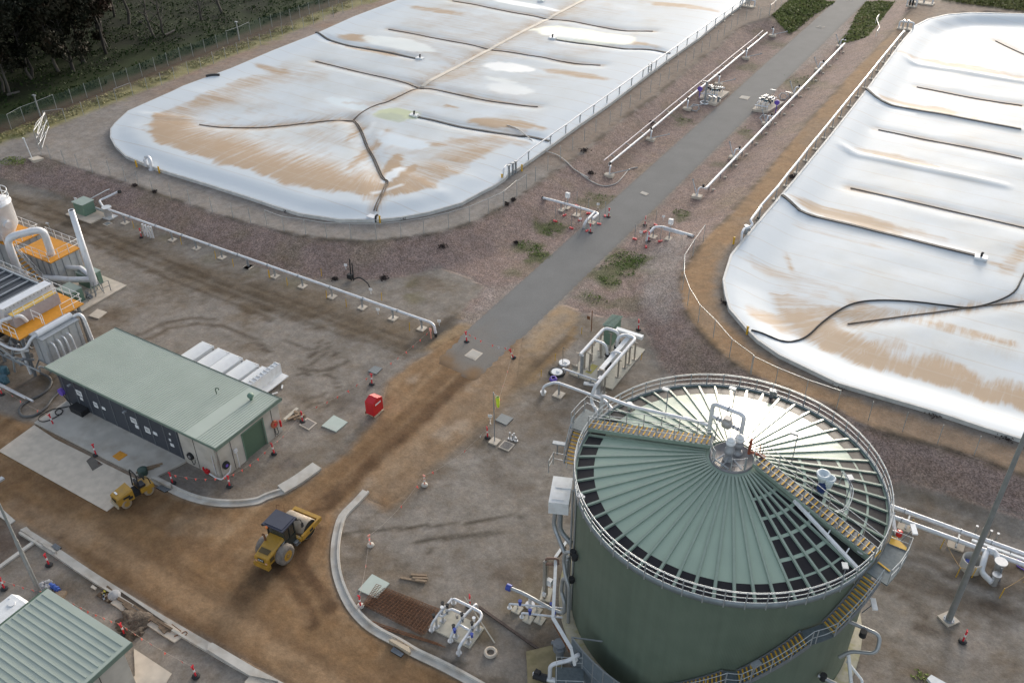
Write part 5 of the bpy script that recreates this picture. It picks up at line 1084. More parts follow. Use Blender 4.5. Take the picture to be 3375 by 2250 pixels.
text('Cummins', .42, (gx1 + .005, 14.9, 1.75), (PI / 2, 0, PI / 2), C_TXR, 'lettering', g); text('Power Generation', .26, (gx1 + .005, 14.6, 2.15), (PI / 2, 0, PI / 2), C_TXK, 'lettering', g); text('C', .85, (gx1 + .005, 13.6, 1.7), (PI / 2, 0, PI / 2), C_TXK, 'emblem', g, .006)
text('Cummins', .3, (gx0 + .45, 14.6, gz + .004), (0, 0, PI / 2), C_TXR, 'lettering', g); text('Power Generation', .18, (gx0 + .15, 14.6, gz + .004), (0, 0, PI / 2), C_TXK, 'lettering', g)
w = MB(); w.box((-47.2, 14.6, .03), (2.6, 6, .1)); tag(w.build('concrete_pad', C_CONCL), kind='structure')
# ---- arched white boxes and a gridded white trough behind the switchroom
def arch_box(x0, x1, y0, y1):
    o = MB(); n = 10; P = [(x0, y0, .05)] + [(x0 + (x1 - x0) * i / n, y0, .75 + .28 * math.sin(PI * i / n)) for i in range(n + 1)] + [(x1, y0, .05)]; o.extr(P, (0, y1 - y0, 0)); return o
for i, (x0, x1) in enumerate(((-60.5, -59.0), (-58.5, -57.0), (-56.95, -55.4), (-55.0, -53.45), (-53.1, -51.85))):
    t = thing('arched_tank', ['leftmost white arched box behind the switchroom', 'second white arched box from the left behind the switchroom', 'middle white arched box of the five behind the switchroom', 'fourth white arched box from the left behind the switchroom', 'white arched box partly behind the ribbed white trough'][i], 'white box', ((x0 + x1) / 2, 42.3, 0), 'arched white boxes behind the switchroom')
    arch_box(x0, x1, 40.3, 44.1).build('cover', mat('white_grp', (.68, .70, .72), .45, var=.04), t)
    e = MB(); e.box(((x0 + x1) / 2, 44.2, .62), (x1 - x0 + .06, .16, .1)); e.box(((x0 + x1) / 2, 44.33, .4), (x1 - x0, .08, .7)); e.build('end_lip', C_WHITE, t)
    e = MB(); e.box(((x0 + x1) / 2, 44.2, .68), (x1 - x0 - .5, .06, .03)); e.build('slot', C_DGALV, t)
t = thing('white_trough', 'tall white trough with a notched top edge at the right end of the arched boxes', 'trough', (-51.3, 42.4, 0))
w = MB(); w.box((-51.5, 42.2, .75), (.62, 5.2, 1.3)); w.build('body', C_WHITE, t)
w = MB(); w.box((-50.9, 42.2, .35), (.9, 5.2, .1)); w.build('ledge', C_WHITE, t)
w = MB()
for i in range(12): w.box((-51.55, 39.9 + i * .43, 1.44), (.5, .05 if i % 3 else .09, .1))
w.box((-51.25, 42.2, 1.43), (.06, 5.2, .08)); w.build('top_grid', mat('grid_grey', (.55, .56, .58), .6), t)  # grid bars a little greyer than the white body
for i, (xx, yy, a) in enumerate(((-50.15, 43.6, 2.2), (-50.05, 42.6, 1.0))):
    w = MB(); w.box((xx, yy, .1), (.5, .12, .1), rz=a); tag(w.build('timber_block', C_WHITE), ['white offcut beside the end of the white trough', 'second white offcut lying nearer the switchroom by the white trough'][i], 'offcut')
# ================================================================ flare / treatment plant at the left edge
def deck_rail(mb, P, z, h=1.05): railing(mb, [Vector((p[0], p[1], z)) for p in P], h, 1.2)
pad = MB(); pad.prism([(-75.2, 48.0), (-75.2, 42.3), (-95, 42.3), (-95, 48.0)], 0, .14); tag(pad.build('concrete_pad', C_CONCL), kind='structure')
st = thing('exhaust_stack', 'tall slim white exhaust stack on a concrete pad left of the yard', 'stack', (-76.75, 45.6, .14))
b = Vector((-76.75, 45.6, .14)); w = MB(); w.lathe(b, [(.34, .9), (.36, 1.6), (.34, 2.0), (.27, 9.2), (.24, 9.2), (.24, 8.5)], 20); w.build('shaft', C_PIPE, st)
w = MB(); w.lathe(b, [(.23, 9.12), (0, 9.1)], 16); w.build('opening', C_DARK, st)
w = MB()
for k in range(4):
    a = PI / 4 + k * PI / 2; w.bar(b + Vector((.55 * math.cos(a), .55 * math.sin(a), 0)), b + Vector((.3 * math.cos(a), .3 * math.sin(a), 1.4)), .1)
w.build('legs', C_GALV, st)
w = MB(); w.tube([b + Vector((0, 0, 1.5)), b + Vector((-2.3, -.9, 1.2)), b + Vector((-5, -2.0, 1.2))], .3, 12); w.tube([b + Vector((-.3, .1, 1.7)), b + Vector((-2.6, .6, 1.7)), b + Vector((-5.2, -.3, 1.5))], .24, 12); w.build('duct', C_PIPE, st)
w = MB(); w.cyl(b + Vector((-.6, .35, 1.2)), .3, .6, 12); w.cyl(b + Vector((-.5, .2, 1.9)), .15, .35, 10); w.build('valve', C_GALV, st)
w = MB(); railing(w, [b + Vector((.7, -1.6, 0)), b + Vector((.7, -.4, 0)), b + Vector((1.0, .9, 0))], 1.2, .9); w.build('handrail', C_DGALV, st)
gb = C_GREEN
for i, (x, y, lab) in enumerate(((-78.6, 46.4, 'pale green metal cabinet behind the white stack ducts'), (-77.5, 43.3, 'pale green metal cabinet in front of the white stack ducts'))):
    t = thing('green_cabinet', lab, 'cabinet', (x, y, .14), 'green cabinets by the stack'); w = MB(); w.box((x, y, .84), (1.9, 1.5, 1.4)); w.build('body', gb, t); w = MB(); w.box((x, y, 1.57), (2.0, 1.6, .08)); w.build('lid', C_GREENROOF, t); w = MB(); w.box((x + .96, y, .8), (.02, .6, .9)); w.build('door', C_DGREEN, t)
w = MB(); p = G('a1', 705, 820); w.box(p + Vector((0, 0, .3)), (.6, .4, .3)); w.cyl(p + Vector((-.2, 0, .2)), .18, .5, 10); tag(w.build('small_pump', C_DGALV), 'small grey pump on the pad beside the green cabinet', 'pump')
# two grey equipment houses with orange grated tops
pl = thing('treatment_plant', 'gas treatment plant with orange grated decks, white vessel and pipe bends at the left edge', 'plant', (-84, 43, 0))
def house(x0, x1, y0, y1, h):
    w = MB(); w.box(((x0 + x1) / 2, (y0 + y1) / 2, h / 2 + .07), (x1 - x0, y1 - y0, h - .14)); o = w.build('equipment_house', mat('light_grey_steel', (.42, .43, .445), .5, metal=.15, var=.1, scale=2, dirt=(.3, .28, .26), dirt_amt=.5), pl)
    w = MB()
    for i in range(5): w.box((x0 + (x1 - x0) * (i + .5) / 5, y0 - .04, h / 2), (.06, .06, h))
    for i in range(4): w.box((x1 + .04, y0 + (y1 - y0) * (i + .5) / 4, h / 2), (.06, .06, h))
    w.build('house_ribs', C_GALV, o)
    w = MB(); w.box(((x0 + x1) / 2, (y0 + y1) / 2, h + .06), (x1 - x0 + .3, y1 - y0 + .3, .1)); d = w.build('deck', C_ORANGE, o)
    w = MB(); e = .1; z = h + .1; deck_rail(w, [(x0 - e, y0 - e), (x1 + e, y0 - e), (x1 + e, y1 + e), (x0 - e, y1 + e)], z); w.build('handrail', C_WHITE, o)
house(-85.5, -80.7, 44.2, 47.4, 3.05); house(-95, -86.9, 44.2, 47.4, 3.05)
# U pipe
w = MB(); w.tube(fillet([(-83.4, 42.2, .6), (-83.4, 42.2, 6.1), (-81.9, 45.2, 6.1), (-81.9, 45.2, 3.1)], .9, 7), .36, 14); w.build('u_pipe', C_PIPE, pl)
# vessel
vc = Vector((-89.2, 45.0, 0)); w = MB(); w.lathe(vc, [(.9, 3.2), (1.75, 4.6), (1.75, 7.0), (1.8, 7.05), (1.8, 7.2), (1.2, 7.35), (0, 7.4)], 36); ve = w.build('vessel', C_PIPE, pl)
w = MB()
for z in (7.7, 8.3): w.tube([vc + Vector((1.7 * math.cos(i * PI / 16), 1.7 * math.sin(i * PI / 16), z)) for i in range(32)], .035, 6, closed=True)
for i in range(10): a = i * PI / 5; w.bar(vc + Vector((1.7 * math.cos(a), 1.7 * math.sin(a), 7.2)), vc + Vector((1.7 * math.cos(a), 1.7 * math.sin(a), 8.3)), .05)
w.build('guard_rail', C_WHITE, ve)
w = MB(); w.tube(fillet([vc + Vector((-.4, -.4, 7.3)), vc + Vector((-.4, -.4, 9.0)), vc + Vector((-2.4, -.4, 9.2)), vc + Vector((-2.4, -.4, 6))], .8, 6), .55, 14); w.build('vessel_outlet', C_PIPE, ve)
for a, z in ((-1.0, 5.6), (-.1, 5.2)):
    w = MB(); d = Vector((math.cos(a), math.sin(a), 0)); w.tube([vc + d * 1.7 + Vector((0, 0, z)), vc + d * 2.0 + Vector((0, 0, z))], .38, 14); w.build('manway', C_PIPE, ve)
# stair between the houses and the front deck
w = MB(); ns = MB(); A = Vector((-85.6, 43.4, 3.0)); B = Vector((-80.6, 42.9, .3))
for i in range(13):
    p = A.lerp(B, i / 12); w.box(p, (.28, .9, .04)); ns.box(p + Vector((.12, 0, .03)), (.07, .9, .03))
sr = MB()
for q in (-.5, .5): sr.bar(A + Vector((0, q, 0)), B + Vector((0, q, 0)), .06, .25); railing(sr, [A + Vector((0, q, 0)), B + Vector((0, q, 0))], 1.0, 1.1)
so = sr.build('stair', C_WHITE, pl); w.build('treads', C_ORANGE, so); ns.build('nosings', C_YEL, so)
# front raised module: deck at 4.3 m on legs
DZ = 4.3; dx0, dx1, dy0, dy1 = -90, -69.8, 33.3, 39.9
w = MB(); w.box(((dx0 + dx1) / 2, (dy0 + dy1) / 2, DZ - .05), (dx1 - dx0, dy1 - dy0, .1)); dk = w.build('deck', C_ORANGE, pl)
w = MB(); deck_rail(w, [(dx0, dy0), (dx1 - 1.8, dy0), (dx1 - .1, dy0)], DZ); deck_rail(w, [(dx1 - .05, dy1 - 2.2), (dx1 - .05, dy1 - .05), (dx0, dy1 - .05)], DZ); deck_rail(w, [(dx1 - 1.6, dy0 + 2.6), (dx1 - .05, dy0 + 2.6)], DZ); w.build('handrail', C_WHITE, dk)
w = MB()
for x in (-70.2, -74.5, -79.5, -85): 
    for y in (33.7, 36.5, 39.5): w.bar((x, y, 0), (x, y, DZ - .1), .22)
for x in (-70.2, -74.5, -79.5): w.bar((x, 33.7, .3), (x, 36.5, DZ - .5), .1); w.bar((x, 36.5, .3), (x, 39.5, DZ - .5), .1)
for y in (33.7, 39.5): w.bar((-70.2, y, DZ - .25), (-90, y, DZ - .25), .2, .3)
w.build('leg_frame', C_DGALV, pl)
# cooler bank: dark tubes in a frame
w = MB(); w.box((-80.8, 36.7, DZ + .35), (13.6, 5.0, .7)); cb = w.build('cooler_bank', mat('cooler_dark', (.045, .05, .06), .5, var=.2), pl)
w = MB()
for i in range(11): w.bar((-75.0 - i * 1.15, 34.3, DZ + .8), (-75.0 - i * 1.15, 39.1, DZ + .8), .16 if i % 2 else .09, .12)
w.box((-80.8, 39.25, DZ + .75), (13.8, .2, .3)); w.box((-80.8, 34.15, DZ + .75), (13.8, .2, .3)); w.box((-74.0, 36.7, DZ + .75), (.2, 5.2, .3)); w.build('cooler_tubes', C_GALV, cb)
w = MB(); w.box((-73.3, 36.8, DZ + .75), (1.0, 5.0, 1.5)); hx = w.build('header_box', C_PIPE, pl)
w = MB()
for i in range(12): w.box((-72.78, 34.6 + i * .4, DZ + 1.35), (.06, .05, .14))
w.build('header_bolts', C_GALV, hx)
w = MB(); w.box((-72.0, 36.6, DZ + .55), (.8, 4.6, 1.1)); si = w.build('lilac_casing', mat('lilac_grey_steel', (.36, .33, .345), .55, var=.1), pl)
w = MB(); w.box((-72.0, 36.6, DZ + 1.13), (.7, 4.4, .05)); w.build('casing_top', mat('gold_grating', (.55, .36, .08), .6, var=.15, scale=5), si)
w = MB(); railing(w, [Vector((-71.6, 34.5, DZ + 1.1)), Vector((-71.6, 38.8, DZ + 1.1))], .6, 1.0); w.build('handrail', C_WHITE, si)
# small heat exchanger tower to the right front, with bent white pipes
w = MB(); w.box((-68.9, 36.1, 2.9), (1.7, 3.6, 2.7)); hx2 = w.build('heat_exchanger', mat('light_grey_steel', (.42, .43, .445), .5), pl)
w = MB()
for i in range(5): w.box((-68.03, 34.6 + i * .75, 2.9), (.05, .08, 2.7))
for z in (1.6, 4.25): w.box((-68.9, 36.1, z), (1.85, 3.75, .12))
w.box((-68.9, 34.28, 2.9), (.1, .05, 2.7)); w.build('exchanger_ribs', C_GALV, hx2)
w = MB(); w.tube([(-68.9, 34.4, 4.5), (-68.9, 37.9, 4.5)], .28, 12); w.build('exchanger_header', C_PIPE, hx2)
w = MB()
for x, y in ((-69.4, 34.7), (-68.4, 34.7), (-69.4, 37.5), (-68.4, 37.5)): w.bar((x, y, 0), (x, y, 1.6), .14)
w.build('legs', C_DGALV, hx2)
w = MB()
for i in range(4): y = 34.9 + i * .55; w.tube(fillet([(-68.3, y, 3.6), (-67.7, y, 3.7), (-67.5, y, 3.3), (-67.3, y, .2)], .3), .075, 8)
w.tube(fillet([(-68.8, 37.9, 4.3), (-68.5, 38.4, 4.5), (-68.1, 38.5, 4.2), (-67.9, 38.6, .2)], .3), .14, 8)
w.tube(fillet([(-70.4, 33.5, .3), (-70.3, 33.4, 2.9), (-69.6, 33.6, 3.1)], .3), .14, 8)
w.build('bent_pipe', C_PIPE, pl)
w = MB(); w.tube(fillet([(-90, 33.0, 3.2), (-76, 33.0, 3.3), (-71, 32.9, 3.2), (-69.6, 33.4, 3.2), (-69.2, 34.0, 4.2), (-69.0, 34.5, 4.4)], .6), .14, 10)
w.tube(fillet([(-77.6, 33.0, 3.4), (-77.6, 33.2, 6.2), (-76.5, 33.6, 6.5), (-75.6, 34.0, 5.4)], .6), .15, 10); w.tube(fillet([(-72.5, 33.4, 4.5), (-72.3, 33.5, 5.2), (-71.5, 35.0, 5.3), (-71.4, 35.3, 4.5)], .4), .17, 9); w.build('front_pipe', C_PIPE, pl)
for x, y in ((-74, 31.8), (-71.5, 31.6), (-72.6, 32.4), (-76, 32.1)):
    w = MB(); w.box((x, y, .5), (.9, .5, .6)); w.cyl((x + .3, y, .5), .25, .5, 10); w.build('pump', mat('teal_pump', (.06, .13, .17), .45, var=.3), pl)
w = MB(); w.tube([(-78, 31.2, .35), (-66.8, 31.1, .35)], .09, 8); w.tube([(-77, 30.9, .5), (-67.5, 30.9, .5)], .06, 6); w.build('low_pipe', C_PIPE, pl)
w = MB()
for p, q in (((-73, 33.2, 1.6), (-70.4, 33.6, 2.6)), ((-74.5, 33.2, 2.4), (-71, 33, 2.0)), ((-72, 33, .2), (-71.4, 33.4, 3.6)), ((-75.5, 32.6, .3), (-75.5, 32.6, 2.6)), ((-75.5, 32.6, 2.6), (-73, 32.6, 2.6))): w.tube([p, q], .1, 8)
w.build('under_deck_pipe', C_GALV, pl)
cr_ = random.Random(21)
for i in range(26):
    x, y = cr_.uniform(-90, -70.5), cr_.choice((33.2, 33.9, 35, 36.5, 38)); w = MB(); a = Vector((x, y, cr_.uniform(.2, 3.4))); L_ = cr_.uniform(1.0, 4.0)
    w.tube(fillet([a, a + Vector((L_, 0, 0)), a + Vector((L_, 0, cr_.uniform(-1.2, 1.2))), a + Vector((L_ + .3, .8, cr_.uniform(-.8, .8)))], .2), cr_.choice((.05, .08, .12)), 7); w.build('plant_pipe', cr_.choice((C_GALV, C_DGALV, C_DGALV, C_PIPE)), pl)
for i in range(14):
    x, y = cr_.uniform(-90, -70.5), cr_.uniform(33.6, 39); w = MB(); w.box((x, y, cr_.uniform(.4, 1.2)), (cr_.uniform(.4, 1.4), cr_.uniform(.4, 1.0), cr_.uniform(.5, 1.6))); w.build('plant_box', cr_.choice((C_DGALV, C_GALV, C_GREEN, C_DARK)), pl)
p = G('z5', 485, 660); w = MB(); w.bar(p, p + Vector((-.3, 0, 2.3)), .05); w.box(p + Vector((-.45, 0, 2.35)), (.4, .2, .12)); tag(w.build('yard_lamp', C_GALV), 'small lamp on a thin post behind the orange decks', 'lamp')
w = MB(); 
for q in ((-66.9, 38.3), (-66.5, 37.6)): w.cyl((q[0], q[1], .2), .22, .5, 10); w.tube([(q[0], q[1], .5), (q[0] + .9, q[1] + .1, .55)], .12, 8)
tag(w.build('valve_pair', C_STAIN), 'pair of steel valves on the ground behind the left end of the switchroom', 'valve')
# ================================================================ PIPELINES, FENCES, KERBS, PITS
def base_plate(p, s=.75, h=.1): q = MB(); q.box(Vector(p) + Vector((0, 0, h / 2)), (s, s, h)); return q
# ---- long white pipe at the foot of the left bank
pp = thing('pipeline', 'long white pipeline on short posts along the foot of the gravel bank', 'pipeline', (-65, 57.0, 0))
YP, ZP = 57.05, 1.12
bases = [G('z5', x, y) for x, y in ((1095, 478), (1285, 540), (1500, 625), (1708, 697), (1925, 777), (2147, 857))] + [G('z6', x, y) for x, y in ((5, 855), (222, 940), (460, 1025), (710, 1117), (967, 1213), (1230, 1308), (1475, 1398))]
xr = bases[-1].x + 1.1
up_ = [Gt('z5', 870, 350, .9), Gt('z5', 940, 310, .75), Gt('z5', 1025, 245, .45)]
w = MB(); w.tube(fillet(list(reversed(up_)) + [Vector((bases[0].x - 3.2, YP, ZP)), Vector((xr, YP, ZP)), Vector((xr + .55, YP - .25, ZP)), Vector((xr + .75, YP - .35, .35))], .45, 5), .128, 10); pipe = w.build('pipe', C_PIPE, pp)
for i in range(10):
    w = MB(); x = bases[0].x + 1.2 + i * 4.15; w.tube([(x - .06, YP, ZP), (x + .06, YP, ZP)], .18, 12); w.build('collar', C_GALV, pp)
for b_ in bases:
    w = MB(); w.bar((b_.x, YP, .1), (b_.x, YP, ZP - .1), .13); w.box((b_.x, YP, ZP - .13), (.12, .35, .08)); s_ = w.build('support', C_GALV, pp); base_plate((b_.x, YP, 0)).build('base_plate', C_CONCL, s_)
w = MB(); w.cyl((xr + .75, YP - .35, .0), .14, .3, 10); w.cyl((xr + .75, YP - .35, .34), .24, .07, 14); w.build('end_flange', C_BLACK, pp)
w = MB(); p = Gt('z5', 1030, 245, .45); w.tube([p, p + Vector((.25, .05, .05))], .2, 10); w.build('end_flange', C_BLACK, pp)
t = thing('pump_kiosk', 'green metal kiosk on a concrete slab at the left end of the long white pipeline', 'kiosk', G('z5', 745, 400))
p = G('z5', 745, 400); w = MB(); w.box(p + Vector((0, 0, .85)), (1.7, 1.5, 1.4)); w.build('body', C_GREEN, t); w = MB(); w.box(p + Vector((0, 0, 1.58)), (1.9, 1.7, .07)); w.build('lid', C_GREENROOF, t); w = MB(); w.box(p + Vector((.5, -.2, .07)), (4.4, 2.6, .13)); w.build('slab', C_CONCL, t)
q = G('z5', 940, 430); w = MB(); w.cyl(q, .45, 1.1, 12); w.cyl(q + Vector((0, 0, 1.1)), .55, .15, 14); w.tube([q + Vector((-2.8, .1, .5)), q + Vector((-.2, 0, .5))], .15, 8); w.box(q + Vector((0, 0, .06)), (1.8, 1.4, .12)); tag(w.build('filter_pot', C_STAIN), 'upright steel filter pot beside the green kiosk', 'filter')
w = MB(); w.tube([Gt('z5', 770, 318, .5), Gt('z5', 925, 235, .5), Gt('z5', 948, 212, .3)], .05, 6); tag(w.build('thin_pipe', C_WHITE), 'thin white pipe climbing the bank behind the green kiosk', 'pipe')
p = G('z5', 672, 345); w = MB(); w.bar(p, p + Vector((0, 0, .9)), .06); w.box(p + Vector((0, 0, 1.0)), (.5, .06, .35)); tag(w.build('small_sign', C_WHITE), 'small white sign beside the green kiosk', 'sign')
for i, (x, y) in enumerate(((1250, 590), (1275, 600), (1300, 610), (1322, 612))):
    p = G('z5', x, y); w = MB(); w.cyl(p, .1, 1.35, 10); w.cyl(p + Vector((0, 0, 1.35)), .12, .08, 10); tag(w.build('standpipe', C_PIPE), ['leftmost of the four white standpipes below the long pipeline', 'second from the left of the four white standpipes', 'third from the left of the four white standpipes', 'rightmost of the four white standpipes below the long pipeline'][i], 'standpipe', 'white standpipes in a row')
# ---- gas pipes on posts along both lagoon edges
def edge_pipe(label, bs, hgt, r, head, tail, loc, plate=.6):
    t = thing('edge_pipe', label, 'pipeline', loc, 'pipes along the lagoon edges'); path = head + [Vector((b.x, b.y, PZ + hgt)) for b in bs] + tail
    w = MB(); w.tube(fillet(path, .3, 4), r, 9); w.build('pipe', C_PIPE, t)
    for b in bs:
        w = MB(); w.bar((b.x, b.y, PZ), (b.x, b.y, PZ + hgt - r), .11); w.box((b.x, b.y, PZ + hgt - r - .03), (.4, .12, .06)); w.cyl((b.x, b.y, PZ + hgt), r * 1.25, .02, 10); s_ = w.build('support', C_GALV, t)
        w = MB(); w.box((b.x, b.y, PZ + .05), (plate, plate * .8, .1)); w.build('base_plate', C_CONCL, s_)
    return t
b1 = GS('z3', [(2125, 62), (2057, 80), (1990, 132), (1920, 185), (1845, 237), (1768, 292), (1687, 352), (1602, 412), (1517, 477), (1428, 540), (1335, 607), (1222, 687), (1125, 760), (1020, 837), (914, 913), (800, 997), (682, 1082), (560, 1172), (428, 1266), (240, 1402)], PZ)
e1 = ext(b1[10], b1[0], 215)
t1_ = edge_pipe('thin white pipe on many posts along the right edge of the left lagoon cover', b1, 1.55, .085, [Vector((e1.x, 215, PZ + 1.55))], [G('z3', 130, 1395, PZ + 1.4), G('z3', 50, 1418, PZ + 1.3), G('z3', 25, 1455, PZ + 1.3), G('z3', 20, 1550, PZ + .1)], (-54, 120, PZ))
for x, y in ((130, 1490), (72, 1525), (105, 1505)):
    w = MB(); p = G('z3', x, y, PZ); w.cyl(p, .14, 1.5, 10); w.cyl(p + Vector((0, 0, 1.45)), .22, .12, 12); w.build('valve_riser', C_GALV, t1_); 
w = MB(); p = G('z3', 1270, 650, PZ); q = G('z3', 1295, 635, PZ)
for u in (p, q): w.bar(u, u + Vector((0, 0, 1.7)), .14)
for z in (.4, .8, 1.2): w.bar(p + Vector((0, 0, z)), q + Vector((0, 0, z)), .1)
w.build('ladder_frame', C_GALV, t1_)
b2_ = GS('z4', [(1300, 352), (1250, 412), (1200, 476), (1145, 543), (1090, 612), (1035, 682), (975, 757), (915, 832), (848, 915), (770, 1012), (700, 1100), (628, 1190), (550, 1285), (470, 1385), (390, 1490)], PZ) + GS('z8', [(300, 165), (210, 282), (65, 450)], PZ) + GS('z7', [(2225, 452)], PZ)
h_ = ext(b2_[3], b2_[0], 143)
t2_ = edge_pipe('white pipe on slim posts along the left edge of the right lagoon cover', b2_, 1.6, .13, [Vector((h_.x, 143, PZ + 1.6))], [G('z7', 2150, 462, PZ + 1.5), G('z7', 2172, 492, PZ + 1.3), G('z7', 2140, 522, PZ + 1.2), G('z7', 2098, 528, PZ + 1.2), G('z7', 2078, 570, PZ + 1.1), G('z7', 2070, 645, PZ + .1)], (-22, 110, PZ))
w = MB(); p = G('z7', 2105, 590, PZ); w.cyl(p + Vector((0, 0, .2)), .25, 1.0, 10); w.box(p + Vector((.2, .1, .8)), (.5, .3, .4)); w.build('valve', C_GALV, t2_)
# clamp on the lagoon corner (left)
p = G('z1', 1290, 1440, PZ); w = MB(); w.tube(fillet([p + Vector((-.9, .4, .9)), p + Vector((0, .2, 1.3)), p + Vector((.7, -.2, 1.2)), p + Vector((.8, -.4, .1))], .4), .2, 10); w.cyl(p + Vector((.8, -.4, 0)), .35, .12, 12); w.cyl(p + Vector((-.6, 0, .2)), .22, .7, 10); w.cyl(p + Vector((-.2, -.3, .2)), .18, .7, 10); tag(w.build('gas_elbow', C_PIPE), 'white elbow pipe at the lower left rim of the left lagoon cover', 'pipe')
p = G('z6', 1052, 465, PZ); w = MB(); w.box(p + Vector((0, 0, .3)), (1.0, .7, .6)); tag(w.build('outlet_box', C_PIPE), 'white outlet box where the forked channel meets the lagoon rim', 'box')
p = G('z6', 1080, 470, PZ); w = MB(); w.tube(fillet([p + Vector((.1, .3, .7)), p + Vector((.15, -.1, .7)), p + Vector((.2, -.2, .05))], .1), .12, 8); tag(w.build('outlet_hose', C_BLACK), 'short black outlet hose beside the white outlet box', 'hose')
for i, (r, x, y) in enumerate((('z1', 1180, 1440), ('z1', 1375, 1492), ('z6', 1118, 482), ('z3', 183, 1475), ('z7', 2005, 665), ('z7', 2120, 1440), ('z6', 2168, 120))):
    p = G(r, x, y, PZ); w = MB(); w.cyl(p, .1, .85, 8); w.box(p + Vector((0, 0, .8)), (.24, .08, .12)); tag(w.build('marker_post', C_YEL), ['yellow marker post left of the white elbow pipe', 'yellow marker post right of the white elbow pipe', 'yellow marker post beside the white outlet box', 'yellow marker post near the lower right corner of the left lagoon', 'yellow marker post at the lower left shoulder of the right lagoon', 'yellow marker post where the black hose leaves the right lagoon', 'yellow marker post under the bent end of the left lagoon pipe'][i], 'marker post', 'yellow marker posts')
# ---- pipes beside the asphalt road
def road_valve(p, arm, parent, k=1):
    q = Vector((p.x, p.y, zat(p.x, p.y))); w = MB(); w.box(q + Vector((0, 0, .17)), (1.15, .75, .34), rz=.1); bl = w.build('base_block', C_CONCL, parent)
    w = MB(); w.tube(fillet([q + Vector((-.55 * k, .9, 1.0)), q + Vector((-.1 * k, .55, 1.2)), q + Vector((0, .1, 1.1)), q + Vector((0, 0, .3))], .25), .09, 8); w.build('riser', C_PIPE, parent)
    w = MB(); w.tube([q + Vector((.1 * k, 0, .4)), q + arm], .06, 7); w.tube([q + arm, q + arm * 1.04 + Vector((0, 0, .05))], .12, 8); w.build('arm', C_GALV, parent)
    w = MB(); w.cyl(q + Vector((-.35 * k, .8, 1.15)), .13, .35, 8); w.build('air_valve', C_BLACK, parent)
tl = thing('roadside_pipes', 'thick and thin white pipe pair on the bank left of the asphalt road', 'pipeline', (-44.5, 130, 0), 'pipes beside the road')
pa, pb = Gt('z3', 935, 1445), Gt('z3', 2290, 315)
la = [Vector((pa.x + (pb.x - pa.x) * i / 12, pa.y + (pb.y - pa.y) * i / 12, 0)) for i in range(13)]
w = MB(); w.tube([Vector((v.x, v.y, zat(v.x, v.y) * .5 + .75)) for v in la], .14, 9); w.build('thick_pipe', C_PIPE, tl)
w = MB(); w.tube([Vector((v.x - .75, v.y, zat(v.x, v.y) * .5 + 1.0)) for v in la], .075, 8); w.build('thin_pipe', mat('lilac_white_pipe', (.58, .52, .54), .45), tl)
for x, y in ((2340, 318), (2110, 512), (1875, 735), (1605, 948), (1290, 1213), (935, 1522)): road_valve(Gt('z3', x, y), Vector((1.9, 1.5, .75)), tl)
for i in range(14):
    v = la[0].lerp(la[-1], (i + .5) / 14); w = MB(); w.bar((v.x - .3, v.y, zat(v.x, v.y)), (v.x - .3, v.y, zat(v.x, v.y) * .5 + .75), .1); w.bar((v.x - .9, v.y, zat(v.x, v.y) * .5 + .85), (v.x + .2, v.y, zat(v.x, v.y) * .5 + .6), .09); w.build('pipe_stand', C_DGALV, tl)
tr_ = thing('roadside_pipes', 'single white pipe on low stands on the bank right of the asphalt road', 'pipeline', (-33, 120, 0), 'pipes beside the road')
pa, pb = Gt('z7', 1762, 232), Gt('z4', 800, 412)
la = [Vector((pa.x + (pb.x - pa.x) * i / 12, pa.y + (pb.y - pa.y) * i / 12, 0)) for i in range(13)]
w = MB(); w.tube([Vector((v.x, v.y, zat(v.x, v.y) * .5 + .7)) for v in la], .16, 9); w.build('thick_pipe', C_PIPE, tr_)
for i in range(16):
    v = la[0].lerp(la[-1], (i + .3) / 16); z = zat(v.x, v.y); w = MB(); w.bar((v.x, v.y, z), (v.x, v.y, z * .5 + .6), .1); s_ = w.build('pipe_stand', C_DGALV, tr_); w = MB(); w.box((v.x + .6, v.y, zat(v.x + .6, v.y) + .1), (.35, .22, .2)); w.build('anchor_block', C_CONCL, s_)
for r, x, y in (('z4', 765, 410), ('z4', 580, 610), ('z4', 370, 825), ('z4', 130, 1078), ('z3', 2005, 1368), ('z7', 1690, 268)): road_valve(Gt(r, x, y), Vector((-1.2, 1.4, 1.4)), tr_, -1)
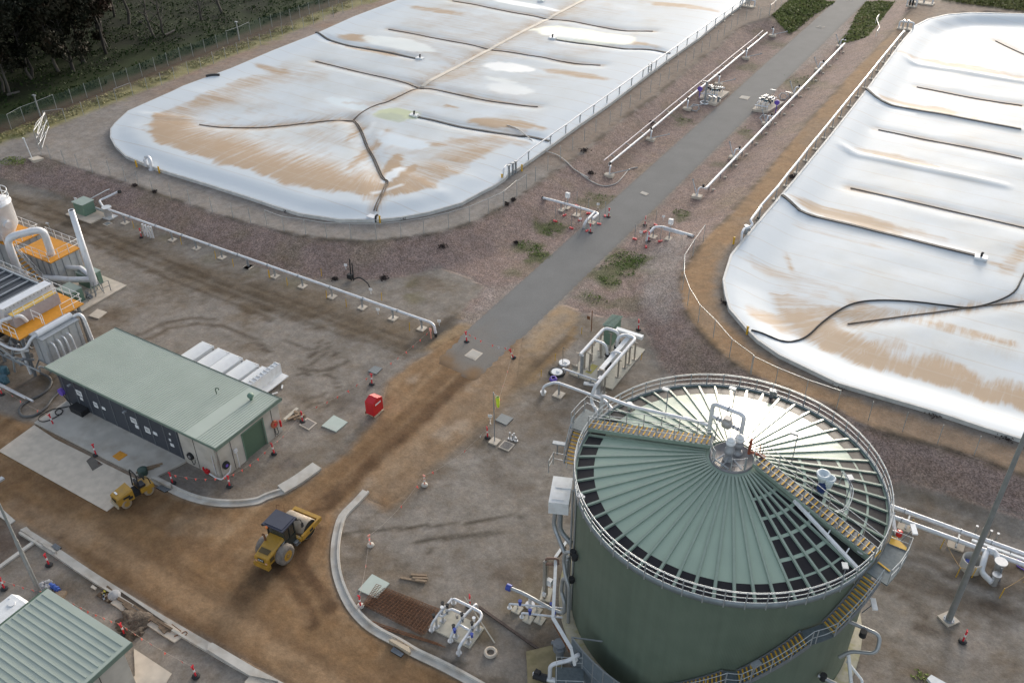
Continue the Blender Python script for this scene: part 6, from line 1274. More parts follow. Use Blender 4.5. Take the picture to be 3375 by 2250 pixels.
# ---- two valve skids
def skid(name_label, slabs, seed, post, disc, loc):
    t = thing('valve_skid', name_label, 'skid', loc, 'valve skids beside the road'); R_ = random.Random(seed)
    for sl in slabs: w = MB(); w.prism([Gt('a5', *q) for q in sl], .0, .32); w.build('slab', C_CONCL, t)
    P = [Gt('a5', *q) for q in slabs[0]]; c0, cx_, cy_ = P[0], P[1] - P[0], P[3] - P[0]
    for i in range(7):
        u = .12 + .78 * (i + .5) / 7; w = MB(); a = c0 + cx_ * u + cy_ * .15; b = c0 + cx_ * u + cy_ * .82; z = .32
        a.z = b.z = z; h = .5 + .5 * R_.random(); w.tube(fillet([a, a + Vector((0, 0, h)), b + Vector((0, 0, h)), b], .15, 3), .06, 6); w.build('loop_pipe', [C_PIPE, C_STAIN, C_GALV][i % 3], t)
        for v in (.35, .6):
            m = a.lerp(b, v) + Vector((0, 0, h)); w = MB(); w.cyl(m - Vector((0, 0, .14)), .14, .34, 8); w.cyl(m + Vector((0, 0, .2)), .2, .05, 10); w.build('valve', [C_DGALV, mat('teal_pump', (.06, .13, .17), .45), C_GALV, C_BLACK][R_.randrange(4)], t)
    for v in (.1, .9):
        w = MB(); a = c0 + cx_ * .08 + cy_ * v; b = c0 + cx_ * .92 + cy_ * v; a.z = b.z = .8; w.tube([a, b], .085, 7); w.build('manifold', C_PIPE, t)
    if len(slabs) > 1:
        P2 = [Gt('a5', *q) for q in slabs[1]]; m = sum(P2, Vector()) / 4
        for k in range(3): w = MB(); c = m + Vector((-.7 + .6 * k, .2 * k - .2, .32)); w.cyl(c, .16, .75, 9); w.box(c + Vector((.1, .1, .5)), (.45, .3, .22)); w.build('pump', [C_GALV, C_STAIN, C_DGALV][k], t)
    for r, x, y, h in post:
        p = Gt(r, x, y); w = MB(); w.cyl(p, .16 if h > 2 else .05, h, 10); w.box(p + Vector((-.2, 0, h)), (.8, .14, .1)); w.build('post', C_GALV, t)
        if h > 2: w = MB(); w.tube([p + Vector((.6 * math.cos(a * PI / 8), .6 * math.sin(a * PI / 8), .12)) for a in range(16)], .12, 6, closed=True); w.build('ring_base', C_WHITE, t)
    p = Gt('a5', *disc); w = MB(); w.bar(p, p + Vector((0, 0, 1.5)), .1); w.cyl(p + Vector((0, -.15, 1.5)), .36, .2, 16, axis='y'); w.build('purple_reel', C_PURPLE, t)
skid('valve skid left of the asphalt road with a tall grey post and purple reel', [[(300, 735), (680, 800), (905, 640), (480, 560)], [(480, 850), (640, 890), (740, 800), (570, 790)]], 3, [('a5', 425, 830, 3.2)], (318, 740), (-43, 118, 0))
skid('valve skid right of the asphalt road with a purple reel and white-topped posts', [[(1340, 985), (1640, 1035), (1960, 840), (1560, 765)]], 5, [('a5', 1750, 770, 1.5), ('a5', 2045, 790, 1.3)], (1800, 1010), (-34, 118, 0))
for i, (x, y, lab) in enumerate(((1575, 1170, 'folding grey hexagonal frame standing below the right valve skid'), (230, 960, 'folding grey hexagonal frame standing below the left valve skid'), (1940, 740, 'grey curved tray lying behind the right valve skid'))):
    p = Gt('a5', x, y); w = MB(); q = [p + Vector((.62 * math.cos(PI / 3 * k + .3), .62 * math.sin(PI / 3 * k + .3), .35 + .3 * math.sin(k))) for k in range(6)]; w.tube(q, .07, 6, closed=True)
    for k in (0, 2, 4): w.bar(q[k], Vector((q[k].x, q[k].y, p.z)), .07)
    tag(w.build('folding_frame', C_GALV), lab, 'frame', 'grey frames by the valve skids')
# ---- fences
C_POST = mat('fence_post', (.40, .41, .41), .5, metal=.35, var=.15)
def mesh_mat(nm, col, a):
    m = bpy.data.materials.new(nm); m.use_nodes = True; n = m.node_tree.nodes; L = m.node_tree.links.new; b = n['Principled BSDF']; b.inputs['Base Color'].default_value = (*col, 1); b.inputs['Roughness'].default_value = .5
    tc = n.new('ShaderNodeTexCoord'); 
    def wire(ax):
        mp = n.new('ShaderNodeMapping'); mp.inputs['Rotation'].default_value = (0, ax, 0); L(tc.outputs['Object'], mp.inputs[0])
        wv = n.new('ShaderNodeTexWave'); wv.inputs['Scale'].default_value = 3.2; wv.bands_direction = 'Z'; L(mp.outputs[0], wv.inputs[0])
        gt = n.new('ShaderNodeMath'); gt.operation = 'GREATER_THAN'; gt.inputs[1].default_value = 1 - a; L(wv.outputs['Fac'], gt.inputs[0]); return gt.outputs[0]
    mx = n.new('ShaderNodeMath'); mx.operation = 'MAXIMUM'; L(wire(.785), mx.inputs[0]); L(wire(-.785), mx.inputs[1]); L(mx.outputs[0], b.inputs['Alpha']); return m
C_MESH = mesh_mat('chain_link', (.36, .37, .37), .0015); C_GMESH = mesh_mat('green_chain_link', (.07, .11, .09), .05)
def fence(label, pts, h, sp, m, z=None, rail=None, lean=0.0, posts=None, pw=.055):
    zf = (lambda x, y: z) if z is not None else zat
    c = pts[len(pts) // 2]; t = thing('chain_link_fence', label, 'fence', (c.x, c.y, 0), 'chain-link fences')
    P = posts if posts else [q for q, _ in along([Vector((p.x, p.y, 0)) for p in pts], sp)]
    P = [Vector((p.x, p.y, zf(p.x, p.y))) for p in P]
    for p in P: w = MB(); w.bar(p, p + Vector((0, 0, h)), pw); w.build('post', C_POST, t)
    w = MB()
    for a, b in zip(P[:-1], P[1:]):
        d = (b - a); nrm = Vector((-d.y, d.x, 0)).normalized() * .004
        w.add([a + nrm, b + nrm, b + Vector((0, 0, h - .1)) + nrm, a + Vector((0, 0, h - .1)) + nrm], [(0, 1, 2, 3)])
    w.build('wire_mesh', m, t)
    for i0, i1 in (rail or []):
        w = MB(); w.tube([p + Vector((0, 0, h - .03)) for p in P[i0:i1]], .024, 6); w.build('top_rail', C_RAIL, t)
    return t
posts1 = GS('z1', [(355, 1335), (440, 1372), (560, 1412), (680, 1450), (800, 1490)], PZ) + GS('z5', [(950, 60), (1085, 118), (1195, 160), (1320, 215)], PZ) + [W(*N('z5', 1480, 268), PZ)] + GS('z5', [(1640, 322), (1830, 388), (2010, 440), (2160, 480)], PZ) + GS('z6', [(145, 500), (293, 556), (480, 582), (660, 612), (870, 620), (1087, 624), (1300, 604), (1497, 574), (1710, 524), (1890, 470), (2052, 402), (2182, 340), (2297, 240)], PZ) + GS('z7', [(140, 250), (222, 190)], PZ)
fence('chain-link fence curving round the near end of the left lagoon above the gravel bank', posts1, 1.85, 3.3, C_MESH, PZ, rail=[(14, 29)], posts=posts1)
f2 = GS('z3', [(300, 1560), (450, 1430), (640, 1280), (830, 1130), (980, 1050), (1130, 915), (1290, 800), (1480, 655), (1700, 478), (1870, 355), (2040, 215), (2135, 165), (2230, 140), (2320, 120)], PZ) + GS('z4', [(65, 165), (155, 140), (215, 85), (300, 25)], PZ)
fence('long faint chain-link fence between the left lagoon lane and the roadside bank', f2, 1.85, 3.3, C_MESH, PZ, rail=[(26, 40)])
posts3 = GS('z7', [(1745, 640), (1655, 765), (1570, 900), (1565, 1060), (1610, 1190), (1700, 1340), (1830, 1470)], PZ) + GS('y3', [(1970, 200), (2150, 335)], PZ) + GS('y4', [(0, 350), (205, 450), (460, 555), (735, 648), (1010, 745), (1305, 838), (1605, 946), (1920, 1045), (2230, 1150)], PZ)
fence('chain-link fence with a white top rail round the near corner of the right lagoon', posts3, 1.95, 3, C_MESH, PZ, rail=[(0, 13)], posts=posts3)
posts4 = GS('z1', [(400, 1075), (570, 1050), (720, 990), (862, 935), (1007, 878), (1147, 824), (1272, 777), (1395, 735), (1507, 687), (1625, 637), (1735, 598), (1842, 553), (1947, 513), (2050, 467), (2147, 422), (2247, 395), (2340, 352)], PZ) + GS('z2', [(278, 305), (370, 275), (462, 247), (547, 212), (632, 182), (717, 147), (800, 117), (882, 80), (962, 47), (1040, 15), (1115, -15), (1190, -45)], PZ)
fence('inner chain-link fence along the grass verge left of the left lagoon', posts4, 1.9, 3, C_MESH, PZ, rail=[(0, 2), (4, 6)], posts=posts4)
posts5 = GS('z1', [(-60, 1085), (100, 1115), (215, 1050), (350, 1000), (490, 940), (628, 892), (752, 842), (882, 792), (1002, 750), (1112, 707), (1227, 662), (1342, 612), (1450, 572), (1560, 525), (1665, 490), (1770, 452), (1875, 415), (1965, 380), (2065, 345), (2160, 300), (2250, 262), (2345, 235)], PZ) + GS('z2', [(270, 210), (350, 185), (430, 155), (510, 125), (600, 92), (680, 60), (760, 30), (840, 0), (920, -30)], PZ)
fence('outer green-meshed chain-link fence at the edge of the dark wood', posts5, 2.1, 3, C_GMESH, PZ, rail=[(1, 5), (17, 20)], posts=posts5)
for i, (x, y, h) in enumerate(((350, 1005, 3.0), (2062, 350, 3.0))):
    p = G('z1', x, y, PZ); w = MB(); w.cyl(p, .1, h, 10); w.box(p + Vector((0, 0, h)), (.5, .3, .14)); tag(w.build('camera_post', C_GALV), ['grey camera post by the gate at the outer fence', 'grey camera post on the outer fence beside the middle of the left lagoon'][i], 'camera post', 'camera posts')
# open gate leaves
def gate_leaf(a, b, h, label):
    t = thing('gate_leaf', label, 'gate', a, 'open gate leaves'); w = MB()
    for z in (.12, h * .5, h): w.tube([a + Vector((0, 0, z)), b + Vector((0, 0, z))], .045, 7)
    for p in (a, b, a.lerp(b, .5)): w.tube([p, p + Vector((0, 0, h))], .045, 7)
    w.tube([a + Vector((0, 0, h)), a.lerp(b, .3) + Vector((0, 0, h + .35)), b + Vector((0, 0, h))], .03, 6); w.build('frame', C_GALV, t); w = MB(); w.add([a, b, b + Vector((0, 0, h)), a + Vector((0, 0, h))], [(0, 1, 2, 3)]); w.build('wire_mesh', C_MESH, t)
gate_leaf(G('z1', 330, 1255, PZ), G('z1', 425, 1100, PZ), 2.0, 'open white tube gate leaf nearer the sign post')
gate_leaf(G('z1', 362, 1285, PZ), G('z1', 420, 1090, PZ), 2.0, 'open white tube gate leaf nearer the lagoon')
p = Gt('z1', 280, 1375); t = thing('sign_post', 'slim white post on a square concrete pad by the open gate', 'post', p); w = MB(); w.bar(p, p + Vector((-.4, 0, 2.7)), .09); w.box(p + Vector((-.45, 0, 2.7)), (.35, .15, .15)); w.build('post', C_WHITE, t); w = MB(); w.prism([Gt('z1', 243, 1370), Gt('z1', 328, 1345), Gt('z1', 382, 1375), Gt('z1', 292, 1408)], p.z - .2, p.z + .16); w.build('pad', C_CONCL, t)
# ---- kerbs
def kerb(name, line, side, prof, mtl=C_KERB):
    P = [Vector((p.x, p.y, 0)) for p in line]; P = dens([(p.x, p.y) for p in P], 1.2, 3); L = []
    for i, p in enumerate(P):
        d = (P[min(i + 1, len(P) - 1)] - P[max(i - 1, 0)]).normalized(); s = Vector((-d.y, d.x, 0)) * side; L.append([p + s * o + Vector((0, 0, z)) for o, z in prof])
    k = len(prof); w = MB(); w.add([v for r in L for v in r], [(i * k + j, i * k + j + 1, i * k + k + j + 1, i * k + k + j) for i in range(len(L) - 1) for j in range(k - 1)] + [tuple(range(k)), tuple(reversed(range((len(L) - 1) * k, len(L) * k)))])
    return tag(w.build(name, mtl), kind='structure')
PROF = [(0, -.05), (0, .075), (.42, .05), (.46, .19), (.62, .19), (.64, -.05)]
kerb('kerb', kerb_loop[:-2], 1, PROF); kerb('kerb', kerb_loop[-3:], 1, [(.0, -.05), (0, .2), (1.0, .23), (1.02, -.05)])
kerb('kerb', kerb_curve, 1, PROF); kerb('kerb', kerb_low[1:], -1, PROF)
w = MB(); w.prism(GS('w1', [(-40, 60), (0, 55), (135, 175), (90, 205), (-40, 110)]), 0, .09); w.prism(GS('w1', [(175, 255), (232, 228), (330, 330), (480, 395), (462, 430), (320, 352)]), 0, .1); tag(w.build('kerb_crossing', C_KERB), kind='structure')
w = MB(); a, b = G('w1', 318, 345), G('w1', -20, 590); w.bar(a + Vector((0, 0, .07)), b + Vector((0, 0, .07)), .3, .14); tag(w.build('kerb_strip', C_KERB), kind='structure')
w = MB(); w.prism(GS('w1', [(1800, 1245), (1838, 1240), (2200, 1455), (2400, 1570), (2150, 1520), (1790, 1300)]), .0, .26); tag(w.build('kerb_inlet', C_KERB), kind='structure')
w = MB(); w.prism(GS('w1', [(2110, 1570), (2190, 1478), (2420, 1600), (2300, 1760)]), .02, .16); tag(w.build('pit_cover', C_CONCL), 'pale concrete pit lid at the bottom edge beside the kerb', 'pit cover')
w = MB(); w.prism(GS('w1', [(378, 378), (495, 460), (480, 468), (380, 405)]), .0, .3); tag(w.build('inlet_lintel', C_KERB), 'concrete kerb inlet lintel beside the black road grate at the lower left', 'kerb inlet')
def grate(pts, z, label, name='drain_grate', m=C_DARK, bars=True):
    t = thing(name, label, 'drain', sum(pts, Vector()) / 4); w = MB(); w.prism(pts, .0, z); w.build('opening', m, t)
    if bars:
        w = MB(); n = 8
        for i in range(n): u = (i + .5) / n; w.bar(pts[0].lerp(pts[1], u) + Vector((0, 0, z + .012)), pts[3].lerp(pts[2], u) + Vector((0, 0, z + .012)), .03)
        w.build('bars', C_DGALV, t)
grate(GS('w1', [(443, 400), (480, 373), (532, 408), (497, 437)]), .1, 'black road grate in the lower left kerb gutter')
grate(GS('w2', [(1208, 1300), (1235, 1262), (1325, 1325), (1298, 1352)]), .1, 'dark drain grate in the curved kerb near the pale lintel')
w = MB(); w.prism(GS('w2', [(1195, 1222), (1225, 1213), (1370, 1285), (1385, 1320), (1375, 1333)]), .0, .34); tag(w.build('inlet_lintel', mat('sandy_concrete', (.50, .41, .30), .85, var=.1)), 'sandy pale kerb inlet lintel on the big curved kerb', 'kerb inlet')
grate(GS('y1', [(1345, 1330), (1400, 1305), (1478, 1345), (1420, 1370)]), .1, 'dark drain opening in the kerb by the small roller')
w = MB(); w.prism(GS('y1', [(1305, 1262), (1340, 1255), (1480, 1310), (1478, 1340), (1450, 1335)]), .0, .36); tag(w.build('inlet_lintel', C_KERB), 'concrete kerb inlet lintel near the small roller', 'kerb inlet')
# ---- pits, frames and slabs set in the ground
def pit(pts, label, frame=True, fill=C_CONCL, z=.09, name='pit_cover'):
    t = thing(name, label, 'pit cover', sum(pts, Vector()) / 4, 'pit covers'); zb = min(p.z for p in pts); c = sum(pts, Vector()) / 4
    if frame:
        w = MB(); w.prism(pts, zb, zb + z - .02); w.build('frame', C_CONCL, t); q = [c + (p - c) * .8 for p in pts]; w = MB(); w.prism(q, zb + z - .03, zb + z - .008); w.build('lid', fill, t)
    else:
        w = MB(); w.prism(pts, zb, zb + z); w.build('lid', fill, t)
    return t
C_PALEGREEN = mat('pale_green_slab', (.44, .50, .45), .6, var=.1, scale=1, dirt=(.36, .36, .32), dirt_amt=.5)
C_GRATE = mat('grey_grate', (.17, .185, .19), .5, metal=.3, var=.2, stretch=(1, 14, 1), scale=3)
C_STONE = mat('gravel_fill', (.20, .18, .165), .95, var=.5, scale=14)
for pts, lab, fr, fl in ((GS('y2', [(615, 797), (720, 705), (840, 765), (740, 848)]), 'large pale green slab right of the switchroom', False, C_PALEGREEN), (GS('y2', [(418, 785), (490, 725), (575, 772), (505, 832)]), 'square gravel-filled frame by the timber pile', True, C_STONE),
        (GS('y2', [(1012, 325), (1070, 280), (1140, 300), (1085, 352)]), 'dusty grate behind the red bollard left of the dirt road', False, C_GRATE), (GS('y2', [(2110, 747), (2165, 690), (2267, 730), (2205, 792)]), 'grey slotted grate just right of the windsock', False, C_GRATE),
        (GS('y2', [(2135, 977), (2190, 918), (2280, 955), (2225, 1014)]), 'pale square frame with gravel below the slotted grate', True, C_STONE), (GS('w2', [(930, 770), (1050, 635), (1200, 715), (1090, 848)]), 'large pale green slab under the end of the rusty mesh', False, C_PALEGREEN),
        (GS('y2', [(1842, 192), (1915, 133), (2005, 172), (1938, 234)]), 'pale square pit cover at the lower end of the asphalt road', True, C_CONC), (GS('z5', [(765, 1287), (840, 1228), (925, 1255), (850, 1312)]), 'pale slab on the ground beside the orange decks', False, C_CONCL),
        (GS('z5', [(885, 496), (935, 473), (972, 490), (920, 512)]), 'small dark square pit below the green kiosk', True, C_GRATE)): pit(pts, lab, fr, fl)
for r, q, lab, fl in (('z7', [(1200, 232), (1220, 215), (1277, 235), (1250, 253)], 'pale cover in the asphalt road nearest the valve crossings', C_CONC), ('a5', [(1090, 740), (1145, 688), (1310, 712), (1250, 772)], 'pale cover in the asphalt road between the two valve skids', C_CONC), ('z4', [(560, 240), (590, 228), (637, 238), (608, 252)], 'pale framed cover far up the asphalt road', mat('asphalt_patch', (.15, .148, .145), .9)), ('z4', [(818, 12), (838, 2), (868, 8), (850, 18)], 'pale framed cover at the top end of the asphalt road', mat('asphalt_patch', (.15, .148, .145), .9))):
    pit([p + Vector((0, 0, .06)) for p in GS(r, q)], lab, True, fl, .05)
# ================================================================ MACHINES
def local(mb, M): mb.v = [tuple(M @ Vector(p)) for p in mb.v]; return mb
def hood_mesh(w0, w1, y0, y1, z0, z1, drop):
    o = MB(); o.add([(-w0 / 2, y0, z0), (w0 / 2, y0, z0), (w0 / 2, y0, z1 - drop - .12), (w0 * .42, y0 + .05, z1 - drop), (-w0 * .42, y0 + .05, z1 - drop), (-w0 / 2, y0, z1 - drop - .12),
        (-w1 / 2, y1, z0), (w1 / 2, y1, z0), (w1 / 2, y1, z1 - .12), (w1 * .42, y1, z1), (-w1 * .42, y1, z1), (-w1 / 2, y1, z1 - .12)],
        [(0, 1, 2, 3, 4, 5), (11, 10, 9, 8, 7, 6), (0, 6, 7, 1), (1, 7, 8, 2), (2, 8, 9, 3), (3, 9, 10, 4), (4, 10, 11, 5), (5, 11, 6, 0)]); return o
def big_roller():
    pr, pf = W(868, 1848, .9), W(1008, 1699, .9); c = (pr + pf) / 2; a = math.atan2(pf.y - pr.y, pf.x - pr.x) - PI / 2
    M = Matrix.Translation((c.x, c.y, .05)) @ Matrix.Rotation(a, 4, 'Z')
    t = thing('road_roller', 'big yellow single-drum road roller with a navy cab roof on the dirt road', 'roller', (c.x, c.y, .05))
    B = lambda mb, n, m, p=t: local(mb, M).build(n, m, p)
    w = MB(); n = 40; vs = []
    w.tube([(-.98, 1.5, .76), (-.97, 1.5, .76), (.97, 1.5, .76), (.98, 1.5, .76)], [.70, .76, .76, .70], 40, caps=False); dr = B(w, 'drum', mat('drum_steel', (.34, .285, .225), .6, metal=.15, var=.3, scale=2, dirt=(.2, .13, .08), dirt_amt=.7))
    w = MB(); w.tube([(-.94, 1.5, .76), (.94, 1.5, .76)], .66, 30); B(w, 'drum_core', C_DARK, dr)
    w = MB(); w.box((0, 2.52, .86), (2.34, .3, .36)); w.box((0, .44, .78), (2.2, .22, .3))
    for s in (-1, 1): w.box((s * 1.08, 1.48, .84), (.14, 1.9, .42))
    B(w, 'front_frame', C_MYEL)
    w = MB(); w.box((1.16, 1.5, .82), (.03, .34, .2)); B(w, 'frame_opening', C_DARK)
    w = MB(); w.box((0, .1, .62), (.7, .9, .5)); B(w, 'articulation', C_RUST)
    h = hood_mesh(1.12, 1.34, -2.55, -.72, .72, 1.82, .42); hd = B(h, 'hood', C_MYEL)
    w = MB(); w.box((0, -2.52, .62), (1.3, .3, .36)); B(w, 'counterweight', C_MYEL, hd)
    w = MB(); w.add([(-.4, -2.25, 1.492), (.4, -2.25, 1.492), (.42, -1.85, 1.585), (-.42, -1.85, 1.585)], [(0, 1, 2, 3)]); w.box((.655, -1.35, 1.3), (.03, .5, .3)); w.box((.60, -2.1, 1.1), (.03, .4, .35)); B(w, 'grille', mat('grille_brown', (.09, .06, .02), .6), hd)
    w = MB(); w.box((0, -2.565, 1.12), (.52, .02, .3)); pl_ = B(w, 'badge_plate', C_BLACK, hd)
    def txt(body, size, loc, rot, m, par):
        q = text(body, size, (0, 0, 0), (0, 0, 0), m, 'lettering', par); o = Vector((0, 0, 0)); pp = par
        while pp is not None: o = o + pp.location; pp = pp.parent
        L = M @ Matrix.Translation(loc) @ rot; q.matrix_parent_inverse.identity(); q.location = L.translation - o; q.rotation_euler = L.to_euler(); return q
    txt('CAT', .24, (0, -2.58, 1.12), Matrix.Rotation(PI / 2, 4, 'X'), C_WHITE, hd)
    w = MB(); w.box((.672, -.98, 1.52), (.02, .5, .17)); B(w, 'side_badge', C_BLACK, hd)
    txt('CAT', .17, (.69, -.9, 1.52), Matrix.Rotation(PI / 2, 4, 'Z') @ Matrix.Rotation(PI / 2, 4, 'X'), C_WHITE, hd)
    for s in (-1, 1):
        w = MB(); w.box((s * .42, -2.56, .95), (.14, .03, .1)); B(w, 'tail_light', mat('tail_light', (.7, .45, .40), .3), hd)
        w = MB(); prof = [(.28, .36), (.28, .62), (.24, .74), (.08, .78)]; pts = []; k = 36
        w.tube([(s * .52, -1.15, .77), (s * .55, -1.15, .77), (s * .68, -1.15, .77), (s * 1.0, -1.15, .77), (s * 1.13, -1.15, .77), (s * 1.16, -1.15, .77)], [.58, .70, .77, .77, .70, .58], 40); ty = B(w, 'tyre', mat('dusty_tyre', (.19, .165, .145), .9, var=.3, scale=4, dirt=(.08, .07, .06), dirt_amt=.6))
        w = MB(); w.tube([(s * 1.13, -1.15, .77), (s * 1.175, -1.15, .77)], .40, 24); B(w, 'rim', C_MYEL, ty)
        w = MB(); w.tube([(s * 1.17, -1.15, .77), (s * 1.2, -1.15, .77)], .16, 16); B(w, 'rim_hub', mat('hub_brown', (.25, .16, .06), .6), ty)
    # cab
    w = MB(); w.box((0, -.2, 1.1), (1.5, 1.05, .7)); cb = B(w, 'cab_base', mat('cab_black', (.02, .024, .022), .45))
    w = MB(); w.box((0, -.2, 2.0), (1.42, 1.0, 1.2)); B(w, 'cab_glass', C_GLASS, cb)
    w = MB()
    for x in (-.73, .73):
        for y in (-.72, -.2, .32): w.bar((x, y, 1.3), (x * .98, y, 2.65), .07)
    w.box((0, .32, 1.5), (1.46, .05, .06)); B(w, 'cab_pillars', mat('cab_black', (.02, .024, .022), .45), cb)
    w = MB(); w.box((0, -.2, 2.72), (1.78, 1.55, .12)); w.box((0, -.2, 2.8), (1.5, 1.3, .06)); rf = B(w, 'cab_roof', C_NAVY, t)
    w = MB(); w.cyl((-.45, -1.0, 2.6), .09, .16, 12); B(w, 'beacon', mat('orange_beacon', (.75, .2, .05), .3), rf)
    for x, y in ((-.86, -.95), (.86, -.9), (.86, .5), (-.86, .5)): w = MB(); w.box((x, y, 2.66), (.16, .1, .14)); B(w, 'work_light', C_BLACK, rf)
    w = MB(); w.tube(fillet([(.75, .5, 2.5), (1.05, .75, 2.5), (1.1, .75, 2.0)], .1), .03, 6); w.box((1.1, .76, 1.95), (.06, .2, .38)); B(w, 'mirror', C_BLACK, rf)
    w = MB(); w.tube([(-.85, .6, 2.75), (-1.0, .75, 2.95), (-.7, .8, 3.0)], .025, 6); w.tube([(-.1, .55, 2.8), (-.12, .6, 3.5)], .01, 5); B(w, 'aerial', C_RUST, rf)
    w = MB(); w.tube(fillet([(-.48, -1.35, 1.72), (-.48, -1.35, 2.2), (-.62, -1.4, 2.28)], .08), .075, 10); B(w, 'exhaust', C_RUST, hd)
    w = MB(); w.box((.82, .2, .75), (.3, .5, .06)); w.box((.82, .2, .5), (.3, .4, .05)); w.bar((.95, .4, .4), (.95, .4, 1.1), .04); B(w, 'steps', C_GALV, t)
def small_roller():
    pr, pf = W(413, 1650, .35), W(478, 1612, .35); c = (pr + pf) / 2; a = math.atan2(pf.y - pr.y, pf.x - pr.x) - PI / 2
    M = Matrix.Translation((c.x, c.y, .06)) @ Matrix.Rotation(a, 4, 'Z') @ Matrix.Scale(1.08, 4)
    t = thing('tandem_roller', 'small yellow double-drum roller with an open roll bar by the concrete pad corner', 'roller', (c.x, c.y, .06))
    B = lambda mb, n, m, p=t: local(mb, M).build(n, m, p)
    for y in (-.85, .85):
        w = MB(); w.tube([(-.5, y, .36), (-.49, y, .36), (.49, y, .36), (.5, y, .36)], [.31, .36, .36, .31], 30); d = B(w, 'drum', mat('drum_steel', (.34, .285, .225), .6)); w = MB(); w.tube([(-.505, y, .36), (.505, y, .36)], .2, 16); B(w, 'drum_hub', C_MYEL, d)
    h = hood_mesh(.92, 1.08, -1.42, -.25, .48, 1.38, .22); hd = B(h, 'hood', C_MYEL)
    w = MB(); w.box((.545, -.75, .95), (.02, .5, .14)); w.box((.54, -.5, .75), (.02, .3, .2)); w.box((0, -1.43, .85), (.5, .02, .2)); B(w, 'vents', C_BLACK, hd)
    w = MB(); w.box((-.1, -1.15, 1.245), (.35, .12, .02)); B(w, 'decal', C_WHITE, hd)
    w = MB(); w.box((0, -1.48, .5), (1.0, .1, .26)); B(w, 'bumper', mat('pale_bumper', (.42, .36, .26), .6))
    w = MB(); w.box((0, .75, .72), (1.05, .95, .34)); w.box((0, 1.22, .65), (.9, .12, .4)); B(w, 'front_body', C_MYEL)
    w = MB(); w.box((0, .02, .6), (.8, .5, .3)); B(w, 'articulation', C_BLACK)
    w = MB(); w.box((.1, .5, .98), (.55, .5, .2)); w.box((.1, .28, 1.28), (.55, .14, .5)); B(w, 'seat', mat('black_vinyl', (.02, .02, .026), .5))
    w = MB(); w.bar((-.3, 1.0, .9), (-.3, .85, 1.25), .08); w.tube([(-.3 + .18 * math.cos(k * PI / 6), .82 + .15 * math.sin(k * PI / 6), 1.3) for k in range(12)], .025, 6, closed=True); B(w, 'steering_wheel', C_BLACK)
    w = MB(); w.tube(fillet([(-.45, .2, .8), (-.45, .3, 2.25), (.45, .3, 2.25), (.45, .2, .8)], .2), .05, 8); w.tube(fillet([(.45, .25, 2.2), (.4, 1.05, 1.4), (.4, 1.1, .85)], .15), .035, 7); B(w, 'roll_bar', C_BLACK)
big_roller(); small_roller()
# ================================================================ BOLLARDS, BUNTING AND SMALL YARD THINGS
C_WSLEEVE = mat('white_sleeve', (.74, .72, .70), .45); C_FADED = mat('faded_orange', (.80, .34, .26), .55, var=.1)
def make_bollard(faded, pale_base):
    t = thing('bollard', 'x', 'bollard', (0, 0, 0), 'red and white bollards'); w = MB(); w.lathe((0, 0, 0), [(.27, 0), (.27, .05), (.12, .11), (0, .11)], 8); w.build('base', C_CONC if pale_base else C_BLACK, t)
    m = C_FADED if faded else C_RED
    w = MB(); w.tube([(0, 0, .08), (0, 0, 1.02)], .058, 10); w.build('post', m, t)
    for z in ((.52, .72),) if not faded else ((.4, .62), (.78, .9)): w = MB(); w.tube([(0, 0, z[0]), (0, 0, z[1])], .064, 10); w.build('band', C_WSLEEVE, t)
    w = MB(); w.box((0, 0, 1.06), (.22, .07, .1)); w.build('handle', m, t); return t
protos = {}
BOL = {}
def bollard(key, r, x, y, label, faded=False, pale=False, tilt=0.0):
    p = Gt(r, x, y) + Vector((0, 0, .05)); k = (faded, pale)
    if k not in protos: protos[k] = make_bollard(*k); o = protos[k]; o.location = p; o['label'] = label
    else: o = copy_thing(protos[k], p, rnd.random() * 3, label)
    if tilt: o.rotation_euler = (0, tilt, o.rotation_euler[2])
    else: o.rotation_euler = (rnd.uniform(-.06, .06), rnd.uniform(-.06, .06), o.rotation_euler[2])
    BOL[key] = p + Vector((0, 0, 1.0)); return o
